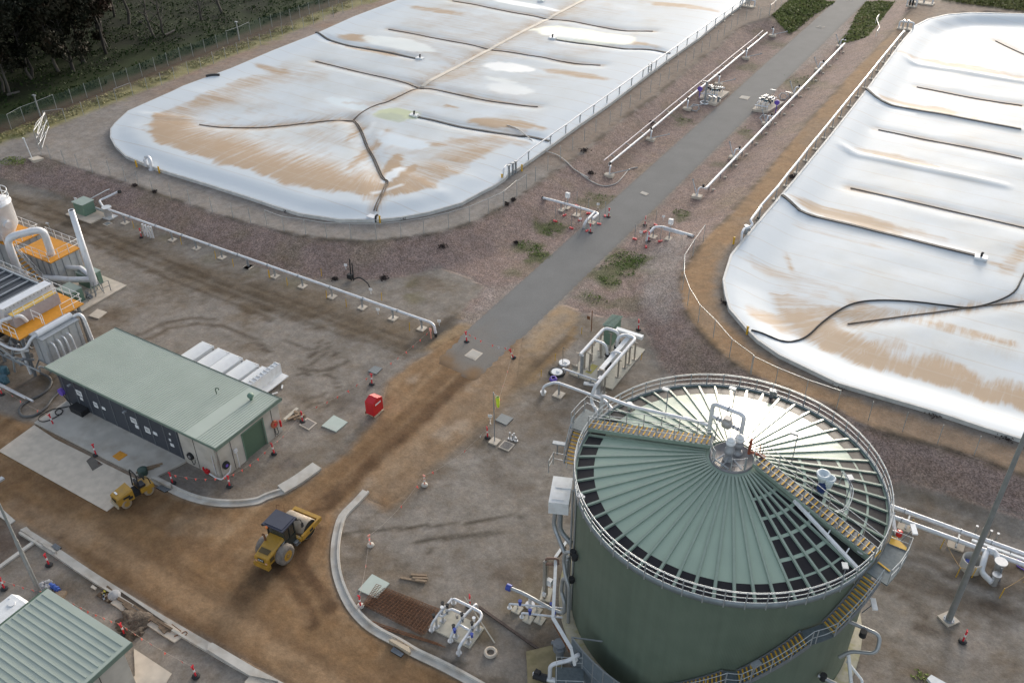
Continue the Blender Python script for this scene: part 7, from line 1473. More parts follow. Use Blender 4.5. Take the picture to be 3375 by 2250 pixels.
for a in (('A', 'y1', 20, 525, 'red and white bollard at the left edge below the treatment plant'), ('B', 'y1', 462, 785, 'red and white bollard on the apron beside the loose hose'), ('C', 'y1', 830, 1045, 'bollard on the apron left of the orange pit cover'),
    ('D', 'y1', 1490, 1290, 'red and white bollard just right of the small roller'), ('E', 'y1', 1980, 1315, 'red and white bollard at the near corner of the switchroom'), ('F', 'y2', 1048, 435, 'red and white bollard behind the red cabinet'), ('G', 'y2', 452, 760, 'red and white bollard beside the timber pile'),
    ('H', 'y2', 208, 1035, 'red and white bollard in front of the roller door'), ('I', 'y2', 1865, 70, 'red and white bollard where the dirt meets the asphalt'), ('J', 'y2', 2268, 210, 'leaning bollard at the right edge of the asphalt end'), ('K', 'y2', 2045, 895, 'red and white bollard left of the windsock pole'),
    ('N', 'w1', 425, 555, 'red and white bollard by the left light pole near the kerb grate'), ('O', 'w1', 40, 760, 'red and white bollard behind the white generator set'), ('P', 'w1', 1075, 1150, 'red and white bollard beside the spoil heap and timber trench'), ('Q', 'w1', 1690, 1515, 'red and white bollard near the bottom edge by the kerb inlet'),
    ('S', 'w2', 1890, 905, 'red and white bollard behind the white pipe skid'), ('T', 'z5', 1220, 610, 'bollard beside the four white standpipes'), ('U', 'z7', 1187, 1405, 'red and white bollard beside the green shed'), ('V', 'z7', 930, 435, 'red and white bollard at the upper left side of the asphalt crossing'),
    ('W', 'z7', 775, 570, 'red and white bollard at the lower left side of the asphalt crossing'), ('X', 'z7', 1243, 505, 'red and white bollard at the right side of the asphalt crossing'), ('Y', 'z7', 1275, 640, 'red bollard at the bent pipe right of the asphalt road'), ('Z', 'w4', 1820, 1215, 'red and white bollard below the pad of the right light pole')): bollard(*a, tilt=-.35 if a[0] == 'J' else 0)
bollard('L', 'y2', 1502, 1305, 'faded pale bollard standing alone right of the dirt road', True, True); bollard('M', 'w2', 1037, 385, 'faded orange bollard inside the big curved kerb', True, True); bollard('R', 'w2', 950, 910, 'red and white bollard with a pale base beside the rusty mesh', False, True)
def bunting(label, keys, n, sag=.35, skip=()):
    P = [BOL[k] if isinstance(k, str) else k for k in keys]; t = thing('bunting_line', label, 'bunting', P[0], 'flag lines'); pts = []
    for a, b in zip(P[:-1], P[1:]):
        for i in range(12): u = i / 12; q = a.lerp(b, u); q.z -= sag * 4 * u * (1 - u); pts.append(q)
    pts.append(P[-1]); w = MB(); w.tube(pts, .007, 4); w.build('cord', mat('pale_cord', (.50, .42, .36), .7), t)
    L = sum((b - a).length for a, b in zip(pts[:-1], pts[1:])); k = 0
    for q, h in along(pts, L / n, L / n * .5):
        k += 1
        if rnd.random() < .18: continue
        w = MB(); d = Vector((math.cos(h), math.sin(h), 0)); tw = rnd.uniform(-.12, .12); w.extr([q - d * .1, q + d * .1, q + Vector((tw, tw * .6, -.26))], (.006, .006, 0)); w.build('flag', C_PINK if rnd.random() < .9 else C_WSLEEVE, t)
om = Gt('z6', 1557, 1478) + Vector((0, 0, 1.0))
bunting('flag line from the left edge to the bollard by the loose hose', ['A', 'B'], 6); bunting('flag line round the near corner of the switchroom and its roller door', ['D', 'E', 'H', 'G'], 17); bunting('flag line from the timber pile past the red cabinet to the asphalt', ['G', 'F', om], 15)
bunting('flag line across the lower end of the asphalt road', ['I', 'J'], 8); bunting('sparse flag line from the asphalt end down past the windsock', ['J', 'K', 'L'], 10, .6); bunting('flag line along the inside of the big curved kerb', ['L', 'M', 'R'], 6, .5)
bunting('flag line behind the bottom left building', ['O', G('w1', 460, 790, .9), 'P', 'Q'], 24, .25)
w = MB(); w.cyl(om - Vector((0, 0, 1.0)), .05, 1.0, 8); w.box(om, (.25, .06, .3)); tag(w.build('marker_stake', C_FADED), 'orange marker stake beside the end of the long pipeline', 'stake')
# orange stakes along the pipeline track
for i, (r, x, y) in enumerate((('z5', 1155, 530), ('z5', 1565, 670), ('z5', 1860, 790), ('z5', 2012, 860), ('z5', 2325, 960), ('z6', 162, 950), ('z6', 320, 1020), ('z6', 658, 1130), ('z6', 828, 1205), ('z6', 1372, 1410), ('z6', 615, 945), ('z6', 1132, 1150))):
    p = Gt(r, x, y); w = MB(); w.bar(p, p + Vector((.05, 0, .95)), .045); tag(w.build('survey_stake', C_YEL), 'thin yellow survey stake in the dirt beside the long white pipeline', 'stake', 'survey stakes along the pipeline')
# windsock
p = G('y2', 2105, 930); t = thing('windsock', 'yellow-green windsock hanging from a slim grey pole', 'windsock', p); w = MB(); w.cyl(p, .045, 5.1, 10); w.build('pole', C_GALV, t); w = MB(); w.box(p + Vector((0, 0, .06)), (.75, .75, .12)); w.build('base', C_CONCL, t)
q = p + Vector((.32, .05, 4.75)); w = MB(); w.tube([q, q + Vector((.01, 0, -.1)), q + Vector((.04, 0, -.8)), q + Vector((.06, 0, -1.0))], [.13, .15, .13, .08], 14, caps=False); w.build('sock', mat('lime_fabric', (.62, .78, .05), .7, var=.08), t); w = MB(); w.tube([p + Vector((0, 0, 5.0)), q + Vector((0, 0, .02))], .02, 6); w.tube([q + Vector((.135 * math.cos(k * PI / 8), .135 * math.sin(k * PI / 8), 0)) for k in range(16)], .014, 5, closed=True); w.build('hoop', C_GALV, t)
for i, (x, y) in enumerate(((2235, 905), (2258, 915), (2272, 895), (2290, 925))):
    p = G('y2', x, y); w = MB(); w.cyl(p, .07, .7 - .1 * i, 10); w.cyl(p + Vector((0, 0, .02)), .16, .08, 12); tag(w.build('pipe_stub', C_STAIN), 'short pale pipe stub standing above the gravel-filled frame near the windsock', 'pipe stub', 'pipe stubs by the windsock')
# red cabinet
p = G('y2', 1078, 690); t = thing('hydrant_cabinet', 'bright red pitched-top cabinet on a small slab beside the dirt road', 'cabinet', p)
w = MB(); w.extr([(p.x - .62, p.y - .3, .35), (p.x + .62, p.y - .3, .35), (p.x + .62, p.y - .3, 1.62), (p.x, p.y - .3, 1.88), (p.x - .62, p.y - .3, 1.62)], (0, .85, 0)); w.v = [((v[1] - p.y) * -1 + p.x + .1, v[0] - p.x + p.y, v[2]) for v in w.v]; w.build('body', C_REDP, t)
w = MB(); w.box((p.x + .42, p.y, 1.35), (.03, .7, .12)); w.build('sign_strip', C_WHITE, t)
w = MB(); w.prism(GS('y2', [(1010, 692), (1090, 645), (1150, 657), (1075, 724)]), .0, .12); w.build('slab', mat('sandy_concrete', (.50, .41, .30), .85), t)
w = MB()
for dx, dy in ((-.6, -.5), (.2, -.5), (.2, .5), (-.6, .5)): w.bar((p.x + dx, p.y + dy, .1), (p.x + dx, p.y + dy, .4), .07)
w.build('legs', C_RUST, t)
# light poles
p = G('w4', 1700, 1030); t = thing('light_pole', 'tall thick grey light pole on a square pad at the right', 'light pole', p, 'tall light poles'); w = MB(); w.tube([p + Vector((0, 0, .12)), p + Vector((0, 0, 19))], [.21, .115], 18); w.build('shaft', mat('pole_grey', (.27, .28, .28), .5, metal=.4, var=.12), t)
w = MB(); w.cyl(p + Vector((0, 0, .12)), .34, .05, 20); [w.cyl(p + Vector((.28 * math.cos(k * PI / 4), .28 * math.sin(k * PI / 4), .12)), .03, .1, 6) for k in range(8)]; w.build('flange', C_GALV, t)
w = MB(); w.prism(GS('w4', [(1602, 995), (1695, 955), (1797, 1047), (1692, 1090)]), .0, .12); w.build('pad', C_CONCL, t); w = MB(); w.box(p + Vector((0, 0, 19.05)), (1.4, .35, .15)); w.build('lamp_head', C_GALV, t)
p = G('w1', 350, 800); t = thing('light_pole', 'slim grey light pole rising behind the bottom left building', 'light pole', p, 'tall light poles'); w = MB(); w.tube([p, p + Vector((0, 0, 5.2)), p + Vector((0, 0, 5.25)), p + Vector((0, 0, 10))], [.15, .125, .1, .07], 14); w.build('shaft', mat('pole_grey', (.27, .28, .28), .5), t); w = MB(); w.box(p + Vector((0, .4, 10.05)), (.3, .9, .12)); w.build('lamp_head', C_GALV, t)
# ================================================================ GAS SKID behind the tank
t = thing('gas_skid', 'skid of bent white gas pipes on tall stands on a slab behind the tank', 'pipe skid', (-27.5, 60.5, 0))
w = MB(); w.prism([(-29.65, 57.95), (-25.35, 57.85), (-25.35, 64.6), (-29.65, 64.6)], 0, .12); w.build('slab', mat('cream_concrete', (.47, .44, .37), .85, var=.12), t)
Z = 2.2; xl, xr_ = -28.82, -25.7
w = MB(); w.tube(fillet([(xl, 58.35, Z), (xl, 63.1, Z), (-27.4, 63.1, Z), (-27.4, 63.05, 1.0)], .55, 6), .145, 12); w.build('left_header', C_PIPE, t)
w = MB(); w.tube(fillet([(-27.15, 62.3, .9), (-27.15, 62.3, Z), (-26.8, 63.05, Z), (xr_, 63.05, Z), (xr_, 54.95, Z), (xr_ - .1, 54.6, .9), (xr_ + .6, 54.2, .55), (xr_ + 6.5, 50.2, .6)], .5, 6), .145, 12); w.build('right_header', C_PIPE, t)
w = MB(); w.tube(fillet([(xl, 60.9, Z), (-27.6, 60.9, Z), (-27.35, 60.85, 1.1)], .5, 6), .12, 10); w.build('branch', C_PIPE, t); w = MB(); w.tube(fillet([(xr_, 60.3, Z), (-26.6, 60.3, Z), (-27.0, 60.3, 1.0)], .5, 6), .12, 10); w.build('branch', C_PIPE, t)
for x, y in ((-27.35, 60.85), (-27.4, 63.05), (-27.0, 60.3), (-27.15, 62.3)): w = MB(); w.cyl((x, y, .12), .3, .85, 12); w.cyl((x, y, .95), .27, .06, 14); w.build('blower', C_STAIN, t); w = MB(); w.cyl((x, y, 1.1), .28, .1, 14); w.build('flange', C_BLACK, t)
w = MB(); w.cyl((xl + .15, 58.45, .12), .16, 2.0, 10); w.build('drain_leg', C_GALV, t)
for x, y in ((xl, 59.3), (xl + .55, 59.2), (xl + .1, 60.5), (xl + .5, 61.5), (xl, 62.4), (xl + .75, 62.9), (xr_, 59.65), (xr_ - .05, 61.2), (xr_, 61.9), (xr_, 57.0), (xr_ - .7, 57.6), (xr_ + .15, 62.7)):
    w = MB(); w.bar((x, y, .12), (x, y, Z - .2), .12); w.box((x, y, .15), (.34, .34, .05)); w.bar((x - .25, y, Z - .25), (x + .25, y, Z - .25), .07); w.build('stand', mat('warm_steel', (.34, .315, .28), .5, metal=.4), t)
w = MB(); w.box((-26.45, 60.4, 1.75), (.42, 5.4, .5)); du = w.build('cable_trunk', C_WHITE, t); w = MB(); w.box((-26.6, 63.6, 2.05), (2.6, .42, .3)); w.build('cross_trunk', C_WHITE, t); w = MB(); w.box((-26.45, 57.65, 1.0), (.5, .3, 1.75)); w.box((-26.1, 56.9, .9), (.35, .5, 1.7)); w.box((-26.1, 56.6, .08), (.9, 1.1, .12)); w.build('panel', C_STAIN, t)
w = MB(); w.box((-26.2, 58.6, 1.7), (.12, 1.0, .4)); w.build('dark_box', C_BLACK, t); w = MB(); w.box((-26.95, 58.6, 1.15), (.12, .9, .5)); w.build('yellow_sign', C_YEL, t); w = MB(); w.prism([(-28.5, 58.8), (-27.9, 58.8), (-27.9, 60.2), (-28.5, 60.2)], .12, .126); w.build('yellow_patch', mat('mossy_yellow', (.42, .37, .12), .8), t)
w = MB(); w.tube([(-30.2, 57.75, .55), (-26.8, 57.75, .55)], .085, 8); w.build('low_pipe', C_PIPE, t)
for x in (-29.9, -28.6, -27.4): w = MB(); w.bar((x, 57.75, .1), (x, 57.75, .5), .08); w.build('stand', C_GALV, t)
s = thing('green_shed', 'small green ribbed-roof shed at the back of the gas skid', 'shed', (-28.65, 64.4, 0)); w = MB(); w.box((-28.65, 64.4, 1.05), (.85, 1.75, 2.1)); w.build('wall', C_GREEN, s); w = MB(); w.extr([(-29.2, 63.4, 2.12), (-28.1, 63.4, 2.28), (-28.1, 63.4, 2.34), (-29.2, 63.4, 2.18)], (0, 2.0, 0)); rf_ = w.build('roof', C_GREENROOF, s)
w = MB(); [w.bar((-29.2, 63.5 + i * .2, 2.21), (-28.1, 63.5 + i * .2, 2.37), .06, .04) for i in range(10)]; w.build('roof_ribs', C_GREEN, rf_)
for i, (x, y, k, lab) in enumerate(((350, 775, 0, 'white round manhole lid beside the goal-post frame'), (243, 908, 1, 'white round manhole lid with a black collar'))):
    p = G('a3', x, y); m_ = thing('manhole', lab, 'manhole', p, 'white manhole lids'); w = MB(); w.cyl(p, .5, .16, 24); w.box(p + Vector((.1, 0, .2)), (.3, .12, .1)); w.build('lid', C_WHITE, m_)
    if k: w = MB(); w.tube([p + Vector((.62 * math.cos(a * PI / 12), .62 * math.sin(a * PI / 12), .06)) for a in range(24)], .13, 7, closed=True); w.build('collar', C_BLACK, m_)
p = G('a3', 190, 1005); w = MB(); [w.tube([p + Vector(((.3 - .04 * k) * math.cos(a * PI / 8), (.3 - .04 * k) * math.sin(a * PI / 8), .07 + .07 * k)) for a in range(16)], .06, 6, closed=True) for k in range(3)]; tag(w.build('hose_coil', C_PURPLE), 'coil of purple hose on the ground beside the manholes', 'hose')
a, b = G('a3', 325, 800), G('a3', 540, 880); w = MB(); w.tube([a, a + Vector((0, 0, 1.95)), b + Vector((0, 0, 1.95)), b], .035, 6); w.bar(a.lerp(b, .6) + Vector((0, 0, .3)), a.lerp(b, .98) + Vector((0, 0, .3)), .03, .4); tag(w.build('goal_frame', mat('warm_steel', (.34, .315, .28), .5)), 'thin steel goal-post frame in front of the gas skid', 'frame')
p = G('a3', 270, 1228); t = thing('feed_pipe', 'low white pipe on one stand running to the back of the tank', 'pipe', p); w = MB(); w.tube(fillet([G('a3', 40, 1225, .35), G('a3', 45, 1100, 1.4), G('a3', 220, 1037, 1.5), Vector((-24.6, 54.66, 1.5)), Vector((-16, 48.5, 1.5))], .4, 5), .125, 10); w.build('pipe', C_PIPE, t); w = MB(); w.bar(p, p + Vector((0, 0, 1.4)), .13); w.build('stand', C_GALV, t); base_plate(p, .85, .12).build('base_plate', C_CONCL, t)
p = G('a3', 45, 1215); w = MB(); w.cyl(p, .2, .25, 12); w.cyl(p + Vector((0, 0, .25)), .27, .06, 14); tag(w.build('pipe_stub', C_WHITE), 'white open pipe stub on the ground under the bent pipe end', 'pipe stub')
p = G('a3', 700, 1075); w = MB(); w.box(p + Vector((0, 0, .08)), (.9, .35, .14), rz=.3); w.box(p + Vector((.2, .2, .1)), (.6, .2, .1), rz=.3); tag(w.build('white_scrap', C_WHITE), 'small pile of white offcuts in front of the gas skid', 'offcuts')
p = G('a3', 735, 310); w = MB(); w.bar(p, p + Vector((0, 0, 2.3)), .07); w.box(p + Vector((-.35, 0, 1.4)), (.3, .04, .35)); tag(w.build('track_post', C_RUST), 'rusty post with a white tag beside the brown trench line', 'post')
for x, y in ((595, 350), (215, 730), (1450, 720), (15, 960)): p = G('a3', x, y); w = MB(); w.bar(p, p + Vector((.03, 0, .75)), .045); tag(w.build('survey_stake', C_YEL), 'thin yellow survey stake around the gas skid yard', 'stake', 'survey stakes round the gas skid')
# ================================================================ PIPE SKID at the bottom centre
t = thing('pump_skid', 'white pipe skid with blue valves on a beige slab beside the rusty mesh', 'pipe skid', (-23, 30.4, 0))
w = MB(); w.prism([(-24.7, 29.62), (-21.5, 29.66), (-21.55, 31.42), (-24.55, 31.45)], 0, .13); w.build('slab', mat('cream_concrete', (.47, .44, .37), .85), t)
Z = .98
def q4(x, y, z=Z): return G('a4', x, y, z)
w = MB(); w.tube(fillet([q4(135, 880, .05), q4(125, 760, .75), q4(165, 680), q4(260, 545), q4(475, 300), q4(520, 240)], .2, 5), .085, 9); w.build('left_run', C_PIPE, t)
w = MB(); w.tube(fillet([q4(555, 350, .1), q4(545, 235), q4(880, 400), q4(1090, 510), q4(1075, 640), q4(870, 860), q4(700, 1100), q4(655, 1180, .8), q4(655, 1330, .03)], .28, 5), .1, 10); w.build('right_run', C_PIPE, t)
w = MB(); w.tube(fillet([q4(1000, 440, .2), q4(985, 340), q4(770, 560), q4(650, 720), q4(540, 880, .8), q4(500, 960, .6), q4(495, 1090, .05)], .2, 5), .095, 9); w.tube(fillet([q4(420, 480), q4(520, 440), q4(765, 555)], .15), .09, 9); w.tube([q4(650, 730), q4(870, 855)], .085, 9); w.build('middle_run', C_PIPE, t)
w = MB(); w.tube(fillet([q4(270, 555), q4(330, 590, .85), q4(420, 520, .85), q4(440, 490)], .12), .07, 8); w.tube([q4(810, 985), q4(905, 965)], .06, 7); w.build('link_pipe', C_PIPE, t)
for x, y in ((230, 800), (1030, 860), (840, 1110), (605, 990), (350, 690)): p = G('a4', x, y); w = MB(); w.cyl(p + Vector((0, 0, .1)), .09, .8, 10); w.box(p + Vector((0, 0, .15)), (.34, .34, .05)); w.build('stand', C_STAIN, t)
for x, y in ((135, 870), (495, 1080), (655, 1310), (558, 350)): p = G('a4', x, y); w = MB(); w.cyl(p, .1, .12, 12); w.cyl(p + Vector((0, 0, .12)), .19, .07, 16); w.build('flange', C_STAIN, t)
for x, y, m in ((570, 850, C_BLUE), (550, 775, C_BLACK), (710, 550, C_BLACK), (720, 640, C_DGALV), (905, 720, C_BLACK), (340, 340, C_BLACK), (430, 380, C_BLACK), (425, 490, C_DGALV), (910, 815, C_DGALV), (940, 630, C_WHITE), (330, 425, C_WHITE), (170, 570, C_BLACK), (615, 575, mat('warm_steel', (.34, .315, .28), .5)), (900, 940, C_BLUE)): p = q4(x, y, 1.1); w = MB(); w.cyl(p - Vector((0, 0, .2)), .085, .32, 8); w.cyl(p + Vector((0, 0, .1)), .12, .04, 10); w.build('valve', m, t)
p = G('a4', 1260, 1290); w = MB(); w.tube([p + Vector((.33 * math.cos(a * PI / 14), .33 * math.sin(a * PI / 14), .1)) for a in range(28)], .11, 8, closed=True); tag(w.build('concrete_ring', C_CONCL), 'pale concrete ring lying on the ground below the pump skid', 'ring')
w = MB(); w.bar(G('w2', 1845, 825, .7), G('w2', 2105, 1222, .04), .07); tag(w.build('long_pole', mat('pale_timber', (.45, .42, .36), .8)), 'long pale pole leaning across the pump skid to the ground', 'pole')
w = MB(); w.bar(G('w2', 1970, 912, .06), G('w3', 325, 1275, .06), .17, .12); tag(w.build('steel_beam', mat('dark_rust', (.085, .06, .05), .8, var=.3)), 'long dark steel beam lying on the ground left of the tank', 'beam')
# ---- rusty reinforcing mesh
def mesh_sheet(corners, z, n1, n2, label):
    w = MB(); a, b, c, d = corners
    for i in range(n1): u = i / (n1 - 1); w.bar(a.lerp(b, u) + Vector((0, 0, z)), d.lerp(c, u) + Vector((0, 0, z)), .022)
    for i in range(n2): u = i / (n2 - 1); w.bar(a.lerp(d, u) + Vector((0, 0, z + .02)), b.lerp(c, u) + Vector((0, 0, z + .02)), .022)
    return tag(w.build('mesh_sheet', C_RUST), label, 'steel mesh', 'rusty reinforcing mesh sheets')
ms = GS('w2', [(980, 905), (1160, 765), (1625, 950), (1480, 1160)])
for k in range(3): o = Vector((.07 * k * (-1) ** k, .05 * k, 0)); mesh_sheet([p + o for p in ms], .05 + .05 * k, 10, 19, 'sheet in the flat stack of rusty reinforcing mesh left of the pump skid')
mesh_sheet([G('w2', 970, 900, .1), G('w2', 1000, 905, .35), G('w2', 1130, 740, .35), G('w2', 1085, 725, .1)], .1, 3, 14, 'narrow folded strip of rusty mesh at the upper left of the stack')
w = MB(); [w.bar(G('w2', 1050 + 12 * i, 1035 + 20 * i, .05), G('w2', 1620 + 30 * i, 1225 + 16 * i, .05), .035) for i in range(3)]; tag(w.build('loose_bars', C_RUST), 'bundle of loose rusty bars lying below the mesh stack', 'steel bars')
for i, (a, b) in enumerate((((1383, 632), (1520, 642)), ((1397, 660), (1525, 665)), ((1290, 658), (1510, 700)), ((1420, 680), (1515, 690)))): w = MB(); w.bar(G('w2', *a, .06 + .05 * (i % 2)), G('w2', *b, .06 + .05 * (i % 2)), .16, .08); tag(w.build('timber_plank', C_WOOD), ['topmost of the four loose planks above the pump skid', 'second of the four loose planks above the pump skid', 'longest of the four loose planks above the pump skid', 'lowest short plank of the four above the pump skid'][i], 'plank', 'loose planks')
# ---- timber pile beside the switchroom
w = MB(); w.bar(G('y2', 295, 742, .1), G('y2', 408, 642, .1), .28, .18); tag(w.build('timber_baulk', mat('pale_timber', (.45, .42, .36), .8)), 'pale squared timber beside the switchroom corner', 'timber')
for i in range(7):
    p = G('y2', 360 + 12 * i + rnd.randint(-8, 8), 725 - 6 * i + rnd.randint(-12, 14), .08 + .05 * (i % 3)); a = rnd.uniform(-.6, 1.2); w = MB(); w.box(p, (rnd.uniform(.8, 1.5), .2, .1), rz=a); tag(w.build('timber_offcut', C_WOOD), 'short brown board in the untidy timber heap by the switchroom corner', 'timber', 'timber heap by the switchroom')
# ---- trench with boards at the lower left
w = MB(); w.prism(GS('w1', [(1010, 800), (1050, 790), (1500, 1100), (1460, 1140), (1270, 1040), (1150, 950)]), .0, .075); tag(w.build('trench', mat('dark_wet_soil', (.045, .033, .025), .9, var=.4, scale=3)), kind='structure')
w = MB(); w.prism(GS('w1', [(955, 885), (1015, 830), (1165, 950), (1115, 992)]), .0, .1); tag(w.build('concrete_pad', C_CONCL), kind='structure')
w = MB(); w.prism(GS('w1', [(1262, 1072), (1325, 1015), (1620, 1140), (1505, 1225)]), .0, .1); tag(w.build('concrete_pad', C_CONCL), kind='structure')
for i, (a, b, wd) in enumerate((((1015, 835), (1180, 930), .2), ((1060, 880), (1290, 1030), .2), ((1080, 905), (1200, 985), .18), ((1150, 900), (1480, 1105), .17), ((1250, 985), (1470, 1120), .16), ((1110, 950), (1240, 1035), .22), ((1380, 1075), (1430, 1130), .3))): w = MB(); w.bar(G('w1', *a, .16 + .04 * (i % 3)), G('w1', *b, .14 + .05 * (i % 2)), wd, .09); tag(w.build('trench_board', mat('dark_timber', (.14, .098, .065), .85, var=.35, scale=4)), 'brown board in the trench along the lower left kerb', 'board', 'boards in the kerb trench')
t = thing('rubble_pit', 'square pit full of scraps, yellow leaves and a grey sack beside the lower left kerb', 'pit', G('w1', 930, 810)); w = MB(); w.prism(GS('w1', [(833, 815), (930, 732), (1028, 822), (937, 882)]), .0, .08); w.build('pit_floor', mat('pit_soil', (.10, .065, .04), .95, var=.5, scale=8), t)
for i in range(8): p = G('w1', rnd.randint(870, 950), rnd.randint(780, 850), .12); w = MB(); w.box(p, (.4, .12, .06), rz=rnd.uniform(0, 3)); w.build('scrap', [C_WOOD, C_WOOD, mat('yellow_leaf', (.5, .42, .05), .7), C_DGALV][i % 4], t)
p = G('w1', 985, 815, .1); w = MB(); w.lathe(p, [(.42, 0), (.4, .15), (.25, .26), (0, .3)], 12); w.build('sack', mat('grey_sack', (.36, .36, .37), .9, var=.2), t)
def heap(name, p, r, h, m, label, cat, kind=None, seed=1, n=9):
    o = bmesh.new(); bmesh.ops.create_icosphere(o, subdivisions=4, radius=1)
    for v in o.verts:
        k = 1 + .7 * (vnoise(np.array([v.co.x * 2.3 + seed * 7]), np.array([v.co.y * 2.3 + v.co.z]))[0] - .5) + .35 * (vnoise(np.array([v.co.x * 7 + seed]), np.array([v.co.y * 7 + v.co.z * 5]))[0] - .5); v.co = Vector((v.co.x * r * k, v.co.y * r * k, max(v.co.z, -.05) * h * k))
    me = bpy.data.meshes.new(name); o.to_mesh(me); o.free(); me.materials.append(m); me.polygons.foreach_set('use_smooth', [True] * len(me.polygons)); q = bpy.data.objects.new(name, me); COL.objects.link(q); q.location = p; return tag(q, label, cat, kind=kind)
heap('spoil_heap', G('w1', 1140, 1045), 1.0, .5, mat('heap_soil', (.10, .078, .06), .95, var=.5, scale=9, bump=.6, bscale=12), 'low heap of brown spoil beside the trench boards', 'heap')
heap('spoil_heap', G('w1', 1175, 1130), .55, .3, mat('heap_soil', (.10, .078, .06), .95), 'small heap of dark spoil next to the flag line bollard', 'heap', seed=4)
for i, (x, y, r_) in enumerate(((410, 712, .3), (415, 750, .35), (365, 742, .3))): heap('sandbag', G('w1', x, y), r_, .28, mat('grey_sack', (.36, .36, .37), .9), ['top grey sandbag by the left light pole', 'middle grey sandbag by the blue pipe', 'brownish sandbag nearest the left light pole'][i], 'sandbag', seed=i + 3)
w = MB(); w.tube([G('w1', 432, 718, .2), G('w1', 510, 770, .2)], .15, 10); w.tube([G('w1', 455, 733, .2), G('w1', 465, 740, .2)], .2, 10); w.tube([G('w1', 485, 753, .2), G('w1', 495, 760, .2)], .2, 10); tag(w.build('blue_pipe', mat('bright_blue', (.04, .10, .38), .5)), 'blue flanged pipe piece lying by the sandbags', 'pipe')
w = MB(); w.box(G('w1', 520, 805, .1), (.7, .5, .2), rz=.5); tag(w.build('pallet', C_WOOD), 'small brown pallet beside the blue pipe piece', 'pallet')
w = MB(); w.prism(GS('w1', [(782, 748), (800, 728), (838, 755), (822, 770)]), .0, .1); tag(w.build('pit_cover', C_CONCL), 'small oval-looking pale pit cover near the lower left kerb', 'pit cover')
w = MB(); w.bar(G('w1', 1480, 1060, .5), G('w1', 1560, 1120, .12), .04); w.tube([G('w1', 1590, 1140, .12) + Vector((.16 * math.cos(a * PI / 6), .16 * math.sin(a * PI / 6), 0)) for a in range(12)], .03, 5, closed=True); w.bar(G('w1', 1500, 1165, .12), G('w1', 1575, 1135, .12), .06); tag(w.build('hand_tools', C_RUST), 'rusty tools and a wire loop lying on the slab by the kerb', 'tools')
p = G('y1', 1290, 1165, .2); 
for i in range(4): w = MB(); w.box(p + Vector((.1 * i - .2, .22 * i - .3, .05 + .09 * (i % 2))), (1.3, .14, .1), rz=.95); tag(w.build('timber_plank', C_WOOD), 'plank in the small stack behind the small roller', 'plank', 'plank stack behind the small roller')
w = MB(); w.lathe(G('y1', 1235, 1205, .17), [(.36, 0), (.38, .5), (.3, .56), (0, .56)], 14); tag(w.build('green_drum', mat('drum_green', (.03, .06, .05), .5)), 'dark green drum between the small roller and the plank stack', 'drum')
# hoses left of the switchroom
w = MB(); w.tube(smooth_path([G('y1', *q, .1) for q in [(350, 335), (420, 370), (442, 420), (410, 480), (340, 530), (230, 585), (170, 640), (180, 695), (240, 712), (320, 690), (400, 630), (450, 560), (500, 510), (540, 450)]] + [G('y1', 558, 415, .6)], 5), .11, 8); tag(w.build('hose', mat('dark_grey_hose', (.10, .10, .10), .6)), 'thick grey hose looped on the ground left of the switchroom', 'hose')
w = MB(); w.tube(smooth_path([Vector((-64.4, 32.5, 1.0))] + [G('y1', *q, .22) for q in [(610, 610), (560, 630), (450, 650), (360, 695), (330, 735), (370, 755), (440, 735), (520, 690), (540, 660), (510, 645), (475, 670), (490, 695), (530, 690)]], 5), .04, 6); tag(w.build('hose', C_BLACK), 'thin black hose curled on the concrete apron', 'hose')
p = Vector((-64.55, 32.4, 1.3)); w = MB(); w.cyl(p, .34, .25, 18, axis='y'); tag(w.build('wall_reel', C_PURPLE), 'purple-black hose reel at the left end of the louvre doors', 'hose reel')
# ================================================================ LEFT FOOT OF THE TANK
def q7(x, y, z=0.0): return G('a7', x, y, z)
t = thing('cable_tray', 'white cable tray on a steel portal beside the left foot of the tank', 'cable tray', q7(440, 770))
w = MB(); w.bar(q7(440, 775), q7(440, 775) + Vector((0, 0, 3.7)), .2); w.bar(q7(465, 745), q7(465, 745) + Vector((0, 0, 3.6)), .08); w.build('post', mat('warm_steel', (.34, .315, .28), .5), t); w = MB(); w.prism([q7(393, 795), q7(420, 672), q7(520, 690), q7(490, 812)], 0, .12); w.build('pad', mat('cream_concrete', (.47, .44, .37), .85), t)
w = MB(); w.tube(fillet([q7(450, 450, 3.45), q7(455, 395, 3.8), q7(565, 400, 3.8), q7(570, 455, 3.5)], .15), .08, 7); w.bar(q7(450, 448, 3.55), q7(570, 452, 3.55), .14); w.build('portal', mat('rust_portal', (.20, .12, .09), .7), t)
w = MB(); w.bar(q7(655, 230, 3.7), q7(548, 380, 3.7), .2, .1); w.bar(q7(545, 378, 3.7), q7(543, 460, 3.6), .2, .1); w.bar(q7(545, 460, 3.6), q7(520, 955, 3.6), .2, .12); w.bar(q7(520, 955, 3.6), q7(690, 1240, 3.6), .2, .12); w.bar(q7(690, 1240, 3.6), q7(725, 1400, 2.6), .16, .1); w.build('tray', C_WHITE, t)
w = MB(); w.bar(q7(640, 290, 3.5), q7(575, 375, 3.5), .1); w.build('cable', C_RUST, t); w = MB(); w.bar(q7(530, 1010, 3.4), q7(680, 1270, 3.4), .12); w.build('cable', C_RUST, t); w = MB(); w.box(q7(480, 615, 1.6), (.5, .3, .5)); w.build('switch_box', C_WHITE, t); w = MB(); w.box(q7(437, 735, .7), (.25, .15, .3)); w.build('socket_box', C_WHITE, t)
